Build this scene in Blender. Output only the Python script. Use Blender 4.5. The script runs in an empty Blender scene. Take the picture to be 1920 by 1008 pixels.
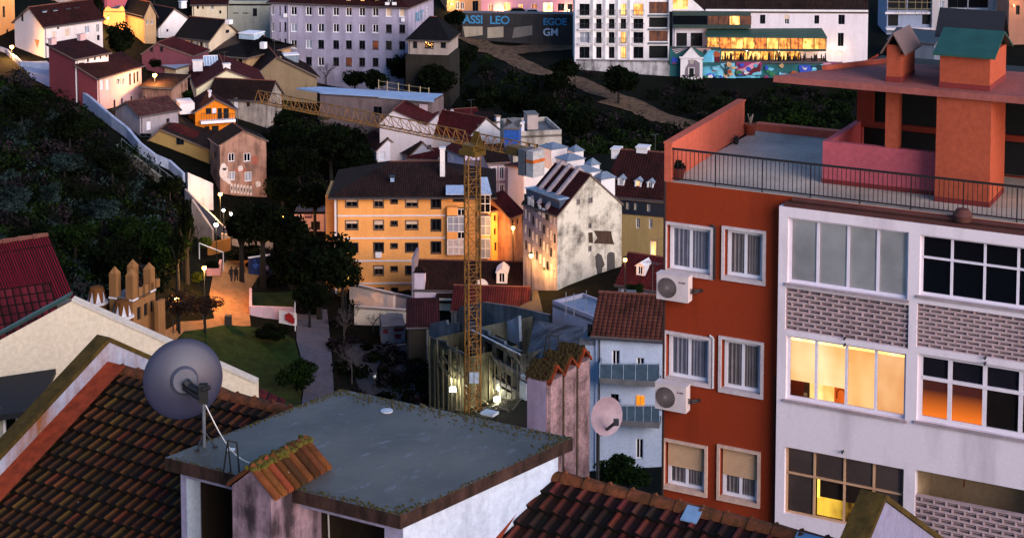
import bpy, math, random
import numpy as np
from mathutils import Vector, Matrix
from math import radians, sin, cos, tan, pi, sqrt
random.seed(7)
V = Vector
SC = bpy.context.scene
COL = SC.collection
Z = V((0, 0, 1))
# ------------------------------------------------------------------ camera model
F = 3200.0; PIT = radians(5.0); HZ = -430.0; CAM = V((0, 0, 60))
Y0 = HZ + F * tan(PIT); cp, sp = cos(PIT), sin(PIT)
def ray(px, py):
    u = (px - 960) / F; v = (Y0 - py) / F
    return V((u, cp + v * sp, -sp + v * cp))
def atY(px, py, Y):
    r = ray(px, py); return CAM + r * (Y / r.y)
def atZ(px, py, z):
    r = ray(px, py); return CAM + r * ((z - 60) / r.z)
def plane(px, py, P, n):
    r = ray(px, py); return CAM + r * ((P - CAM).dot(n) / r.dot(n))
cam = bpy.data.cameras.new('camera'); camo = bpy.data.objects.new('camera', cam); COL.objects.link(camo)
camo.location = CAM; camo.rotation_euler = (pi / 2 - PIT, 0, 0)
cam.sensor_width = 36; cam.lens = F / 1920 * 36; cam.shift_y = -(504 - Y0) / 1920
cam.clip_start = .5; cam.clip_end = 3000; SC.camera = camo
# ------------------------------------------------------------------ terrain
CP = [(300,620,3),(450,500,1),(590,600,.5),(590,750,-.5),(480,750,-.5),(430,620,.5),(700,600,0),(850,770,-.5),(700,500,0),(950,530,3),(1000,600,5),
(1100,545,7),(930,400,5),(1160,880,18),(1090,800,14),(960,780,6),(960,290,6),(1100,270,5),(870,170,8),(1080,125,8),(1250,140,7),(900,75,10),(980,25,12),
(1440,200,6),(1600,150,7),(1900,60,10),(620,135,8),(500,100,12),(560,200,8),(560,320,5),(560,440,2),(450,350,5),(430,240,10),(250,220,12),(180,210,13),
(100,110,16),(0,90,17),(0,0,22),(330,100,14),(450,60,14),(450,10,18),(0,200,16),(0,350,13),(0,480,12),(150,480,9),(150,350,10.5),(150,250,13),
(300,500,5),(300,400,6),(350,350,6.5),(370,500,3),(100,600,15),(230,640,4),(400,440,2.5),(1240,420,5),(1300,280,5)]
XY = [(atZ(x, y, z).x, atZ(x, y, z).y, z) for x, y, z in CP]
XY += [(-35,35,38),(0,35,36),(35,35,38),(-40,75,27),(0,70,24),(35,75,27),(-50,110,18),(-15,110,12),(20,110,16),(50,120,17),(60,160,14),(80,220,10),
(0,420,24),(200,420,30),(-200,420,35),(-150,250,25),(150,250,12),(100,300,9),(0,0,45),(-80,0,45),(80,0,45),(0,-40,48)]
A = np.array(XY); n_ = len(A)
def U_(r2): return np.where(r2 > 1e-9, .5 * r2 * np.log(r2 + 1e-12), 0)
K = U_(((A[:, None, :2] - A[None, :, :2]) ** 2).sum(-1)) + np.eye(n_) * 60
Pm = np.c_[np.ones(n_), A[:, :2]]
WT = np.linalg.solve(np.block([[K, Pm], [Pm.T, np.zeros((3, 3))]]), np.r_[A[:, 2], 0, 0, 0])
GX = np.arange(-240, 241, 3.); GY = np.arange(-40, 521, 3.)
gx, gy = np.meshgrid(GX, GY)
q = np.c_[gx.ravel(), gy.ravel()]
GZ = (U_(((q[:, None] - A[None, :, :2]) ** 2).sum(-1)) @ WT[:n_] + WT[n_] + q @ WT[n_ + 1:]).reshape(gx.shape)
GZ = np.clip(GZ, -4, 60)
def ter(x, y):
    fx = min(max((x + 240) / 3, 0), len(GX) - 1.001); fy = min(max((y + 40) / 3, 0), len(GY) - 1.001)
    i, j = int(fx), int(fy); a, b = fx - i, fy - j
    z00, z10, z01, z11 = GZ[j, i], GZ[j, i + 1], GZ[j + 1, i], GZ[j + 1, i + 1]
    if a >= b: return float(z00 + a * (z10 - z00) + b * (z11 - z10))
    return float(z00 + a * (z11 - z01) + b * (z01 - z00))
def gh(px, py, h=0., y0=80.):
    r = ray(px, py); Y = y0; P = CAM
    while Y < 500:
        P = CAM + r * (Y / r.y)
        if P.z - ter(P.x, P.y) <= h: break
        Y += .5
    return P
def onter(P, dz=0.): return V((P.x, P.y, ter(P.x, P.y) + dz))
# ------------------------------------------------------------------ mesh builder
ORG = {}
def lk(o, parent=None, loc=None):
    COL.objects.link(o)
    if parent is not None: o.parent = parent; ORG[o.name] = ORG[parent.name]
    else:
        o.location = loc; ORG[o.name] = V(loc)
    return o
def tag(o, label=None, cat=None, group=None, kind=None):
    if label: o['label'] = label
    if cat: o['category'] = cat
    if group: o['group'] = group
    if kind: o['kind'] = kind
    return o
def empty(name, loc, label, cat, group=None):
    o = bpy.data.objects.new(name, None); o.empty_display_size = .3
    return tag(lk(o, None, loc), label, cat, group)
class MB:
    def __init__(s): s.v = []; s.f = []; s.uv = []; s.mi = []; s.col = []; s.c = (1, 1, 1, 1)
    def poly(s, pts, m=0):
        k = len(s.v); pts = [V(p) for p in pts]
        e = pts[1] - pts[0]; e = e.normalized() if e.length > 1e-9 else V((1, 0, 0))
        nn = V((0, 0, 0))
        for i in range(len(pts)): nn += (pts[i] - pts[0]).cross(pts[(i + 1) % len(pts)] - pts[0])
        nn = nn.normalized() if nn.length > 1e-12 else Z
        g = nn.cross(e)
        s.v += pts; s.f.append(tuple(range(k, k + len(pts)))); s.mi.append(m); s.col.append(s.c)
        s.uv += [((p - pts[0]).dot(e), (p - pts[0]).dot(g)) for p in pts]
    def box(s, o, x, y, z, m=0):
        o, x, y, z = V(o), V(x), V(y), V(z)
        if x.cross(y).dot(z) < 0: o = o + x; x = -x
        a, b, c, d = o, o + x, o + x + y, o + y
        e, f, g, h = a + z, b + z, c + z, d + z
        for q in ((a, b, f, e), (b, c, g, f), (c, d, h, g), (d, a, e, h), (e, f, g, h), (d, c, b, a)): s.poly(q, m)
    def cbox(s, c, sx, sy, sz, m=0, u=V((1, 0, 0))):
        u = V(u).normalized(); n = V((-u.y, u.x, 0)); s.box(V(c) - u * sx / 2 - n * sy / 2, u * sx, n * sy, Z * sz, m)
    def bar(s, p, q, r, n=6, r2=None, m=0, caps=True):
        p, q = V(p), V(q); d = q - p
        if d.length < 1e-6: return
        d.normalize(); a = d.orthogonal().normalized(); b = d.cross(a); r2 = r if r2 is None else r2
        R1 = [p + (a * cos(2 * pi * i / n) + b * sin(2 * pi * i / n)) * r for i in range(n)]
        R2 = [q + (a * cos(2 * pi * i / n) + b * sin(2 * pi * i / n)) * r2 for i in range(n)]
        for i in range(n): j = (i + 1) % n; s.poly((R1[i], R1[j], R2[j], R2[i]), m)
        if caps: s.poly(R1[::-1], m); s.poly(R2, m)
    def path(s, pts, r, n=6, m=0):
        for a, b in zip(pts, pts[1:]): s.bar(a, b, r, n, m=m)
    def lathe(s, c, prof, n=16, ax=Z, m=0):
        ax = V(ax).normalized(); a = ax.orthogonal().normalized(); b = ax.cross(a); c = V(c)
        P = [[c + ax * h + (a * cos(2 * pi * i / n) + b * sin(2 * pi * i / n)) * r for i in range(n)] for r, h in prof]
        for k in range(len(P) - 1):
            for i in range(n):
                j = (i + 1) % n
                s.poly((P[k][i], P[k][j], P[k + 1][j], P[k + 1][i]), m)
    def slab(s, pts, th, m=0, ms=None):
        pts = [V(p) for p in pts]; d = V((0, 0, -th)); ms = m if ms is None else ms
        s.poly(pts, m); s.poly([p + d for p in pts][::-1], ms)
        for i in range(len(pts)):
            a, b = pts[i], pts[(i + 1) % len(pts)]; s.poly((a, a + d, b + d, b), ms)
    def build(s, name, mats, parent=None, loc=None, smooth=False, merge=False):
        if not isinstance(mats, (list, tuple)): mats = [mats]
        if parent is not None: org = ORG[parent.name]
        else: org = V(loc) if loc is not None else V(s.v[0])
        me = bpy.data.meshes.new(name)
        me.from_pydata([tuple(p - org) for p in s.v], [], s.f)
        uv = me.uv_layers.new(name='UVMap')
        uv.data.foreach_set('uv', [c for t in s.uv for c in t])
        me.polygons.foreach_set('material_index', s.mi)
        if any(c != (1, 1, 1, 1) for c in s.col):
            ca = me.color_attributes.new('tint', 'FLOAT_COLOR', 'CORNER')
            ca.data.foreach_set('color', [x for c, f in zip(s.col, s.f) for _ in f for x in c])
        for m in mats: me.materials.append(m)
        if merge:
            import bmesh
            bm = bmesh.new(); bm.from_mesh(me); bmesh.ops.remove_doubles(bm, verts=bm.verts, dist=.0005); bm.to_mesh(me); bm.free()
        if smooth: me.shade_smooth()
        me.update()
        return lk(bpy.data.objects.new(name, me), parent, org)
# ------------------------------------------------------------------ materials
def S(h):
    t = []
    for i in (0, 2, 4):
        c = int(h[i:i + 2], 16) / 255; t.append(c / 12.92 if c < .04045 else ((c + .055) / 1.055) ** 2.4)
    return tuple(t)
def newmat(name):
    m = bpy.data.materials.new(name); m.use_nodes = True; nt = m.node_tree
    return m, nt, nt.nodes['Principled BSDF'], (lambda t: nt.nodes.new('ShaderNode' + t)), nt.links.new
def mixc(nd, ln, fac, a, b, mode='MIX'):
    x = nd('Mix'); x.data_type = 'RGBA'; x.blend_type = mode
    for k, v in ((0, fac), (6, a), (7, b)):
        if hasattr(v, 'is_linked') or hasattr(v, 'links'): ln(v, x.inputs[k])
        elif k == 0: x.inputs[0].default_value = v
        else: x.inputs[k].default_value = (*v[:3], 1)
    return x.outputs[2]
def noise(nd, ln, co, sc, det=5, rough=.6, stretch=None):
    n = nd('TexNoise'); n.inputs['Scale'].default_value = sc; n.inputs['Detail'].default_value = det; n.inputs['Roughness'].default_value = rough
    if stretch:
        mp = nd('Mapping'); mp.inputs['Scale'].default_value = stretch; ln(co, mp.inputs[0]); co = mp.outputs[0]
    ln(co, n.inputs['Vector']); return n.outputs['Fac']
def ramp(nd, ln, f, a, b):
    r = nd('MapRange'); r.inputs[1].default_value = a; r.inputs[2].default_value = b; ln(f, r.inputs[0]); return r.outputs[0]
def bump(nd, ln, h, bs, st, dist=.02):
    b = nd('Bump'); b.inputs['Strength'].default_value = st; b.inputs['Distance'].default_value = dist; ln(h, b.inputs['Height']); ln(b.outputs[0], bs.inputs['Normal'])
MC = {}
EXPO = 3.7; EK = .104
def plaster(col, dirt=None, amt=.45, sc=.5, rough=.92, bp=.25, lo=.45, hi=.75, streak=.6, fine=8., grit=.7):
    key = (col, dirt, amt, sc, rough, bp, lo, hi, streak, grit)
    if key in MC: return MC[key]
    m, nt, bs, nd, ln = newmat('plaster'); c = S(col); dd = S(dirt) if dirt else tuple(x * .35 for x in c)
    tc = nd('TexCoord').outputs['Object']
    n1 = noise(nd, ln, tc, sc, 6, .62); n2 = noise(nd, ln, tc, sc * 2.2, 4, .6, (1, 1, .16)); n3 = noise(nd, ln, tc, fine, 6, .75)
    x = mixc(nd, ln, streak, n1, n2)
    f = ramp(nd, ln, x, lo, hi); mu = nd('Math'); mu.operation = 'MULTIPLY'; ln(f, mu.inputs[0]); mu.inputs[1].default_value = amt
    base = mixc(nd, ln, mu.outputs[0], c, dd)
    g = ramp(nd, ln, n3, .3, .7); mr = nd('MapRange'); mr.inputs[1].default_value = .25; mr.inputs[2].default_value = .75; mr.inputs[3].default_value = grit; mr.inputs[4].default_value = 1.82 - grit; ln(n3, mr.inputs[0])
    cc = nd('CombineColor'); [ln(mr.outputs[0], cc.inputs[i]) for i in range(3)]
    out = mixc(nd, ln, 1., base, cc.outputs[0], 'MULTIPLY')
    ln(out, bs.inputs['Base Color']); bs.inputs['Roughness'].default_value = rough
    bs.inputs['Specular IOR Level'].default_value = .12
    if bp: bump(nd, ln, n3, bs, bp, .03)
    MC[key] = m; return m
def tiles(c1, c2, pitch=.3, row=.4, moss=None, amt=.5):
    key = ('t', c1, c2, pitch, row, moss)
    if key in MC: return MC[key]
    m, nt, bs, nd, ln = newmat('roof_tiles'); uv = nd('TexCoord').outputs['UV']
    b = nd('TexBrick'); b.offset = 0; b.inputs['Scale'].default_value = 1; b.inputs['Brick Width'].default_value = pitch; b.inputs['Row Height'].default_value = row
    b.inputs['Mortar Size'].default_value = .035; b.inputs['Mortar Smooth'].default_value = .6; b.inputs['Bias'].default_value = 0
    b.inputs['Color1'].default_value = (*[x * .55 for x in S(c1)], 1); b.inputs['Color2'].default_value = (*[x * .62 for x in S(c2)], 1); b.inputs['Mortar'].default_value = (.004, .003, .003, 1)
    ln(uv, b.inputs['Vector'])
    tc = nd('TexCoord').outputs['Object']; n1 = noise(nd, ln, tc, .45, 6, .65)
    out = mixc(nd, ln, ramp(nd, ln, n1, .48, .78), b.outputs['Color'], S(moss or '0e0a08'))
    ln(out, bs.inputs['Base Color']); bs.inputs['Roughness'].default_value = .9; bs.inputs['Specular IOR Level'].default_value = .08
    wv = nd('TexWave'); wv.bands_direction = 'X'; wv.inputs['Scale'].default_value = .314 / pitch; ln(uv, wv.inputs['Vector'])
    bump(nd, ln, wv.outputs['Fac'], bs, .6, .06)
    MC[key] = m; return m
def plain(col, rough=.6, metal=0., nz=.25, name='paint', sc=3., spec=.4):
    key = ('p', col, rough, metal, nz, sc)
    if key in MC: return MC[key]
    m, nt, bs, nd, ln = newmat(name); c = S(col)
    n1 = noise(nd, ln, nd('TexCoord').outputs['Object'], sc, 4, .6)
    out = mixc(nd, ln, ramp(nd, ln, n1, .35, .75), c, tuple(x * (1 - nz * 1.6) for x in c))
    ln(out, bs.inputs['Base Color']); bs.inputs['Roughness'].default_value = rough; bs.inputs['Metallic'].default_value = metal
    bs.inputs['Specular IOR Level'].default_value = spec
    MC[key] = m; return m
def emit(col, st, nz=0., sc=1.5, base='201008'):
    key = ('e', col, st, nz, sc)
    if key in MC: return MC[key]
    m, nt, bs, nd, ln = newmat('lit'); c = S(col)
    bs.inputs['Base Color'].default_value = (*S(base), 1); bs.inputs['Emission Strength'].default_value = st * EK
    if nz:
        tc = nd('TexCoord').outputs['Object']; f = noise(nd, ln, tc, sc, 3, .6)
        f2 = noise(nd, ln, tc, sc * 2, 2, .5, (1, 1, .25))
        o = mixc(nd, ln, ramp(nd, ln, mixc(nd, ln, .5, f, f2), .42, .62), tuple(x * (1 - nz) * (1, .7, .4)[i] for i, x in enumerate(c)), c)
        ln(o, bs.inputs['Emission Color'])
    else: bs.inputs['Emission Color'].default_value = (*c, 1)
    MC[key] = m; return m
def vcol(name, rough=.85, mossc='141006', amt=.55, sc=2.2, bp=.3):
    m, nt, bs, nd, ln = newmat(name)
    a = nd('VertexColor'); a.layer_name = 'tint'; tc = nd('TexCoord').outputs['Object']
    f = noise(nd, ln, tc, sc, 6, .7); mu = nd('Math'); mu.operation = 'MULTIPLY'; ln(ramp(nd, ln, f, .48, .72), mu.inputs[0]); mu.inputs[1].default_value = amt
    o = mixc(nd, ln, mu.outputs[0], a.outputs[0], S(mossc)); bs.inputs['Roughness'].default_value = rough; bs.inputs['Specular IOR Level'].default_value = .15
    sp_ = noise(nd, ln, tc, 9., 2, .5)
    o2 = mixc(nd, ln, ramp(nd, ln, sp_, .76, .8), o, S('6c6864')); ln(o2, bs.inputs['Base Color'])
    bump(nd, ln, f, bs, bp, .02); return m
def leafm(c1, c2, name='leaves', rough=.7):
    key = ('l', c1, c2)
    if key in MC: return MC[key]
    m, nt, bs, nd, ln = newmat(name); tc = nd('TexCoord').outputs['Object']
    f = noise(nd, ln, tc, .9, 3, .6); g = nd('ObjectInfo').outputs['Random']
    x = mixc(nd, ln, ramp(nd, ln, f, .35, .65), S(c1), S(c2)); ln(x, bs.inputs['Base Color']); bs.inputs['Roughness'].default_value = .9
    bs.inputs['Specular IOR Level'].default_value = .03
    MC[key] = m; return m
def glass_see():
    m, nt, bs, nd, ln = newmat('clear_glass')
    tr = nd('BsdfTransparent'); gl = nd('BsdfGlossy'); gl.inputs['Roughness'].default_value = .03
    fr = nd('Fresnel'); fr.inputs[0].default_value = 1.28; mx = nd('MixShader'); ln(fr.outputs[0], mx.inputs[0]); ln(tr.outputs[0], mx.inputs[1]); ln(gl.outputs[0], mx.inputs[2])
    ln(mx.outputs[0], nt.nodes['Material Output'].inputs[0]); return m
WHITE = plain('e4e0e2', .55, 0, .1, 'white_frame'); CREAMF = plain('d9b98c', .6, 0, .15)
DKF = plain('1c1e22', .6, 0, .1, 'dark_frame'); STONE = plaster('a89c94', None, .4, 1.)
GLASS = plain('0b0e14', .07, 0, .1, 'window_glass', spec=.6); CURT = plain('8f95a2', .5, 0, .25, 'curtain_glass', 1.2)
CLEAR = glass_see()
BLIND = plain('cbb09a', .8, 0, .12, 'blind'); METAL = plain('3a3c40', .45, .6, .2, 'metal'); BLACK = plain('050506', .9, 0, .1)
LIT = emit('ffc070', 2.2, .6, 1.); LITO = emit('e8803a', .8, .7, 1.); LITD = emit('b86030', .35, .8, 1.); LITW = emit('ffdca0', 2.6, .5, 1.)
BULB = emit('ff9a3c', 60.); BULBW = emit('fff2d8', 40.)
STY = {'d': (WHITE, GLASS, 1), 'k': (DKF, GLASS, 1), 'n': (None, BLACK, 0), 'l': (WHITE, LIT, 1), 'lk': (DKF, LIT, 1), 'o': (WHITE, LITO, 1), 'od': (DKF, LITD, 1),
       's': (WHITE, GLASS, 1), 'S': (WHITE, BLIND, 0), 'g': (WHITE, CURT, 1), 'st': (STONE, GLASS, 1), 'w': (WHITE, plain('c9c8d2', .6, 0, .1), 0), 'lw': (WHITE, LITW, 1), 'ks': (plain('5c4e42', .7), GLASS, 1)}
# ------------------------------------------------------------------ walls, windows, houses
def wallmesh(mb, o, u, W, H, holes, rec=.18, m=0):
    u = V(u).normalized(); nin = V((-u.y, u.x, 0))
    P = lambda s, t: o + u * s + Z * t
    ts = sorted({0, H, *[h[2] for h in holes], *[h[3] for h in holes]})
    for t0, t1 in zip(ts, ts[1:]):
        if t1 - t0 < 1e-5: continue
        cov = sorted((h[0], h[1]) for h in holes if h[2] < t1 - 1e-5 and h[3] > t0 + 1e-5); x = 0
        for s0, s1 in cov + [(W, W)]:
            if s0 > x + 1e-5: mb.poly((P(x, t0), P(s0, t0), P(s0, t1), P(x, t1)), m)
            x = max(x, s1)
    for s0, s1, t0, t1 in holes:
        a, b, c, d = P(s0, t0), P(s1, t0), P(s1, t1), P(s0, t1); q = nin * rec
        for A_, B_ in ((a, b), (b, c), (c, d), (d, a)): mb.poly((A_, B_, B_ + q, A_ + q), m)
def window(root, o, u, r, st, rec=.18, fw=None, name=None, mull=None, sill=False, surround=None, lab=None):
    fm, pm, mu = STY[st] if isinstance(st, str) else st
    if mull is not None: mu = mull
    s0, s1, t0, t1 = r; u = V(u).normalized(); nin = V((-u.y, u.x, 0)); w = s1 - s0; h = t1 - t0
    if fw is None: fw = min(.09, .14 * w)
    P = lambda s, t, d: o + u * s + Z * t + nin * d
    f = MB(); d0 = rec - .07; D = nin * .068
    if fm:
        f.box(P(s0, t0, d0), u * w, D, Z * fw); f.box(P(s0, t1 - fw, d0), u * w, D, Z * fw)
        f.box(P(s0, t0 + fw, d0), u * fw, D, Z * (h - 2 * fw)); f.box(P(s1 - fw, t0 + fw, d0), u * fw, D, Z * (h - 2 * fw))
        for i in range(mu):
            c = s0 + w * (i + 1) / (mu + 1); f.box(P(c - fw * .4, t0 + fw, d0 + .004), u * fw * .8, D * .9, Z * (h - 2 * fw))
        if sill: f.box(P(s0 - .05, t0 - .07, -.07), u * (w + .1), nin * (rec + .05), Z * .069)
        if surround:
            q = surround
            f.box(P(s0 - q, t0 - q, -.035), u * (w + 2 * q), nin * .034, Z * q); f.box(P(s0 - q, t1, -.035), u * (w + 2 * q), nin * .034, Z * q)
            f.box(P(s0 - q, t0, -.035), u * q, nin * .034, Z * h); f.box(P(s1, t0, -.035), u * q, nin * .034, Z * h)
        wo = f.build(name or 'window', fm, root)
    pn = MB(); pn.poly((P(s0, t0, rec - .012), P(s1, t0, rec - .012), P(s1, t1, rec - .012), P(s0, t1, rec - .012)))
    if not fm: return pn.build(name or 'opening', pm, root)
    pn.build('pane', pm, wo)
    if st in ('s', 'ks'):
        b = MB(); hh = h * random.uniform(.3, .6); b.box(P(s0 + .02, t1 - hh, d0 - .05), u * (w - .04), nin * .045, Z * hh); b.build('roller_shutter', BLIND, wo)
    if lab: wo['label'] = lab
    return wo
def roofmesh(mb, kind, a, b, c, d, rise, ov=.35, pk=.5, hp=None, th=.22, m=0, ms=1):
    u = (b - a).normalized(); n = (d - a).normalized(); W = (b - a).length; D = (d - a).length
    if kind == 'gableS':
        d0, d1 = D * pk, D * (1 - pk); q0 = Z * (ov * rise / d0); q1 = Z * (ov * rise / d1)
        f0 = a - u * ov - n * ov - q0; f1 = b + u * ov - n * ov - q0; r0 = a - u * ov + n * d0 + Z * rise; r1 = b + u * ov + n * d0 + Z * rise
        k0 = c + u * ov + n * ov - q1; k1 = d - u * ov + n * ov - q1
        mb.slab((f0, f1, r1, r0), th, m, ms); mb.slab((k0, k1, r0, r1), th, m, ms)
    elif kind == 'gableF':
        roofmesh(mb, 'gableS', d, a, b, c, rise, ov, pk, None, th, m, ms)
    elif kind == 'hip':
        hp = D / 2 if hp is None else hp; q = Z * (ov * rise / (D / 2))
        r0 = a + u * hp + n * D / 2 + Z * rise; r1 = b - u * hp + n * D / 2 + Z * rise
        f0 = a - u * ov - n * ov - q; f1 = b + u * ov - n * ov - q; f2 = c + u * ov + n * ov - q; f3 = d - u * ov + n * ov - q
        for pl in ((f0, f1, r1, r0), (f1, f2, r1), (f2, f3, r0, r1), (f3, f0, r0)): mb.slab(pl, th, m, ms)
    elif kind == 'shedF':
        q = Z * (ov * rise / D)
        mb.slab((a - u * ov - n * ov - q, b + u * ov - n * ov - q, c + u * ov + n * ov + q + Z * rise, d - u * ov + n * ov + q + Z * rise), th, m, ms)
    elif kind == 'shedL':  # low at the left, rising to the right
        q = Z * (ov * rise / W)
        mb.slab((d - u * ov + n * ov - q, a - u * ov - n * ov - q, b + u * ov - n * ov + q + Z * rise, c + u * ov + n * ov + q + Z * rise), th, m, ms)
    elif kind == 'flat':
        mb.slab((a + Z * .02, b + Z * .02, c + Z * .02, d + Z * .02), .3, m, ms)
GUT = plain('4a464a', .6, .2, .2); RTM = plaster('6a4238', '2c1c18', .6, 1.5)
class House: pass
def house(name, label, L, R, yb, roof='gableS', rise=2., d=8., side=None, spx=None, wall=None, rf=None, win=(), cat='house', ov=.35, pk=.5, hp=None,
          root=None, par=0., Yf=None, zb=None, trim=None, rec=.18, th=.22, fm=None, H=None, sill=False, surround=None, group=None, parm=None):
    h = House()
    if Yf is None: Yf = gh(L[0], yb).y
    a = atY(L[0], L[1], Yf)
    b = atZ(R[0], R[1], a.z)
    u = (b - a).normalized(); n = V((-u.y, u.x, 0)); W = (b - a).length
    if spx is not None:
        fw_ = V((0, cp, -sp)); C0 = (b if side == 'R' else a) - CAM; t = (spx - 960) / F
        d = (t * C0.dot(fw_) - C0.x) / (n.x - t * n.dot(fw_)); d = min(max(d, 2.), 40.)
    c = b + n * d; e = a + n * d
    if zb is None: zb = min(ter(p.x, p.y) for p in (a, b, c, e)) - .6
    if H is not None: zb = a.z - H
    H = a.z - zb; g = V((a.x, a.y, zb))
    h.a, h.b, h.c, h.d, h.u, h.n, h.W, h.D, h.H, h.zb = a, b, c, e, u, n, W, d, H, zb
    if root is None: root = empty(name, g, label, cat, group or {'house': 'houses of the hillside town', 'wall': 'walls of the lower park and yard'}.get(cat))
    h.root = root
    o = {'F': g, 'R': V((b.x, b.y, zb)), 'B': V((c.x, c.y, zb)), 'L': V((e.x, e.y, zb))}
    uu = {'F': u, 'R': n, 'B': -u, 'L': -n}; ww = {'F': W, 'R': d, 'B': W, 'L': d}; h.o, h.uu = o, uu
    holes = {'F': [], 'R': [], 'B': [], 'L': []}; todo = []
    for wn in win:
        fc, x0, y0, x1, y1, st = wn[:6]; P = o[fc]; nn = V((uu[fc].y, -uu[fc].x, 0))
        ym, xm = (y0 + y1) / 2, (x0 + x1) / 2
        s0 = (plane(x0, ym, P, nn) - P).dot(uu[fc]); s1 = (plane(x1, ym, P, nn) - P).dot(uu[fc])
        t1 = plane(xm, y0, P, nn).z - P.z; t0 = plane(xm, y1, P, nn).z - P.z
        if s1 < s0 or t0 < .05: t0 = max(t0, .06)
        s0 = max(s0, .08); s1 = min(s1, ww[fc] - .08)
        if s1 - s0 < .15 or t1 - t0 < .15: continue
        clash = any(s0 < k[1] + .01 and s1 > k[0] - .01 and t0 < k[3] + .01 and t1 > k[2] - .01 for k in holes[fc])
        if clash: continue
        if t1 < H - .08: holes[fc].append((s0, s1, t0, t1)); todo.append((fc, (s0, s1, t0, t1), st, rec, wn[6:]))
        else: todo.append((fc, (s0, s1, t0, t1), st, -.02, wn[6:]))
    mb = MB()
    fm = fm or {}; fk = list(fm)
    for fc in 'FRBL': wallmesh(mb, o[fc], uu[fc], ww[fc], H, holes[fc], rec, 1 + fk.index(fc) if fc in fm else 0)
    if roof == 'gableS':
        r0 = a + n * d * pk + Z * (rise - .05); r1 = b + n * d * pk + Z * (rise - .05)
        mb.poly((b, c, r1)); mb.poly((e, a, r0))
    elif roof == 'gableF':
        r0 = a + u * W * pk + Z * (rise - .05); r1 = e + u * W * pk + Z * (rise - .05)
        mb.poly((a, b, r0)); mb.poly((c, e, r1))
    elif roof == 'shedF':
        mb.poly((b, c, c + Z * (rise - .05))); mb.poly((e, a, e + Z * (rise - .05))); mb.poly((c, e, e + Z * (rise - .05), c + Z * (rise - .05)))
    elif roof == 'shedL':
        q = Z * (rise - .05); mb.poly((a, b, b + q)); mb.poly((b, c, c + q, b + q)); mb.poly((c, e, c + q))
    h.wall = mb.build('wall', [wall] + [fm[k] for k in fk], root)
    if rf is not None and roof in ('gableS', 'gableF', 'hip', 'shedF') and W > 3:
        rg = random.Random(int(L[0] * 3 + L[1])); gm = MB(); gz = -Z * (.1 + ov * .5)
        if roof in ('gableS', 'hip', 'shedF'): gm.bar(a - n * (ov + .06) - u * ov + gz, b - n * (ov + .06) + u * ov + gz, .08, 6); gm.bar(a + u * .25 - n * .1 + gz, V((a.x, a.y, zb)) + u * .25 - n * .1, .05, 5)
        else: gm.bar(a - u * (ov + .05) + gz, e - u * (ov + .05) + gz, .08, 6); gm.bar(b + u * (ov + .05) + gz, c + u * (ov + .05) + gz, .08, 6)
        gm.build('gutter', GUT, root); rm = MB(); s0 = .12
        if roof == 'gableS': q0, q1 = a - u * ov + n * d * pk + Z * rise, b + u * ov + n * d * pk + Z * rise
        elif roof == 'gableF': q0, q1 = a - n * ov + u * W * pk + Z * rise, e + n * ov + u * W * pk + Z * rise
        elif roof == 'hip': hq = d / 2 if hp is None else hp; q0, q1 = a + u * hq + n * d / 2 + Z * rise, b - u * hq + n * d / 2 + Z * rise
        else: q0 = q1 = None
        if q0 is not None and (q1 - q0).length > .5:
            k_ = max(2, int((q1 - q0).length / .5))
            for i_ in range(k_): p0_, p1_ = q0.lerp(q1, i_ / k_), q0.lerp(q1, (i_ + 1) / k_); rm.bar(p0_ - Z * .04, p1_ - Z * .04, .13, 6, .1)
            rm.build('ridge_tiles', RTM, root)
            if rg.random() < .55:
                p_ = q0.lerp(q1, rg.uniform(.2, .8)); am = MB(); hh_ = rg.uniform(1.4, 2.4); am.bar(p_, p_ + Z * hh_, .025, 4); dr = V((rg.uniform(-1, 1), rg.uniform(-1, 1), 0)).normalized(); dq = V((-dr.y, dr.x, 0)); am.bar(p_ + Z * hh_ - dr * .5, p_ + Z * hh_ + dr * .5, .015, 4)
                for t_ in (-.45, -.2, .05, .3, .5): am.bar(p_ + Z * hh_ + dr * t_ - dq * .3, p_ + Z * hh_ + dr * t_ + dq * .3, .012, 4)
                am.build('antenna', GUT, root)
    if par:
        pb = MB(); t_ = .25
        for p, w_, l_ in ((a, u, W), (b, n, d), (c, -u, W), (e, -n, d)):
            ni = V((-w_.y, w_.x, 0)); pb.box(p + Z * .03, w_ * (l_ - t_ - .003), ni * t_, Z * par)
        pb.build('parapet', parm or wall, root)
    if rf is not None:
        rb = MB(); roofmesh(rb, roof, a, b, c, e, rise, ov, pk, hp, th)
        h.roof = rb.build('roof', [rf, trim or plaster('6a5a52')], root)
    for fc, r, st, rc, ex in todo:
        window(root, o[fc], uu[fc], r, st, rc, sill=sill, surround=surround, lab=ex[0] if ex else None)
    return h
def G(fc, xs, ys, w, hh, st):
    out = []
    for y in ys:
        for i, x in enumerate(xs):
            s = st if isinstance(st, str) and len(st) <= 2 else random.choice(st)
            out.append((fc, x - w / 2, y - hh / 2, x + w / 2, y + hh / 2, s))
    return out
def hpt(h, px, py, t): return plane(px, py, h.a + h.n * t, h.n)
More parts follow.
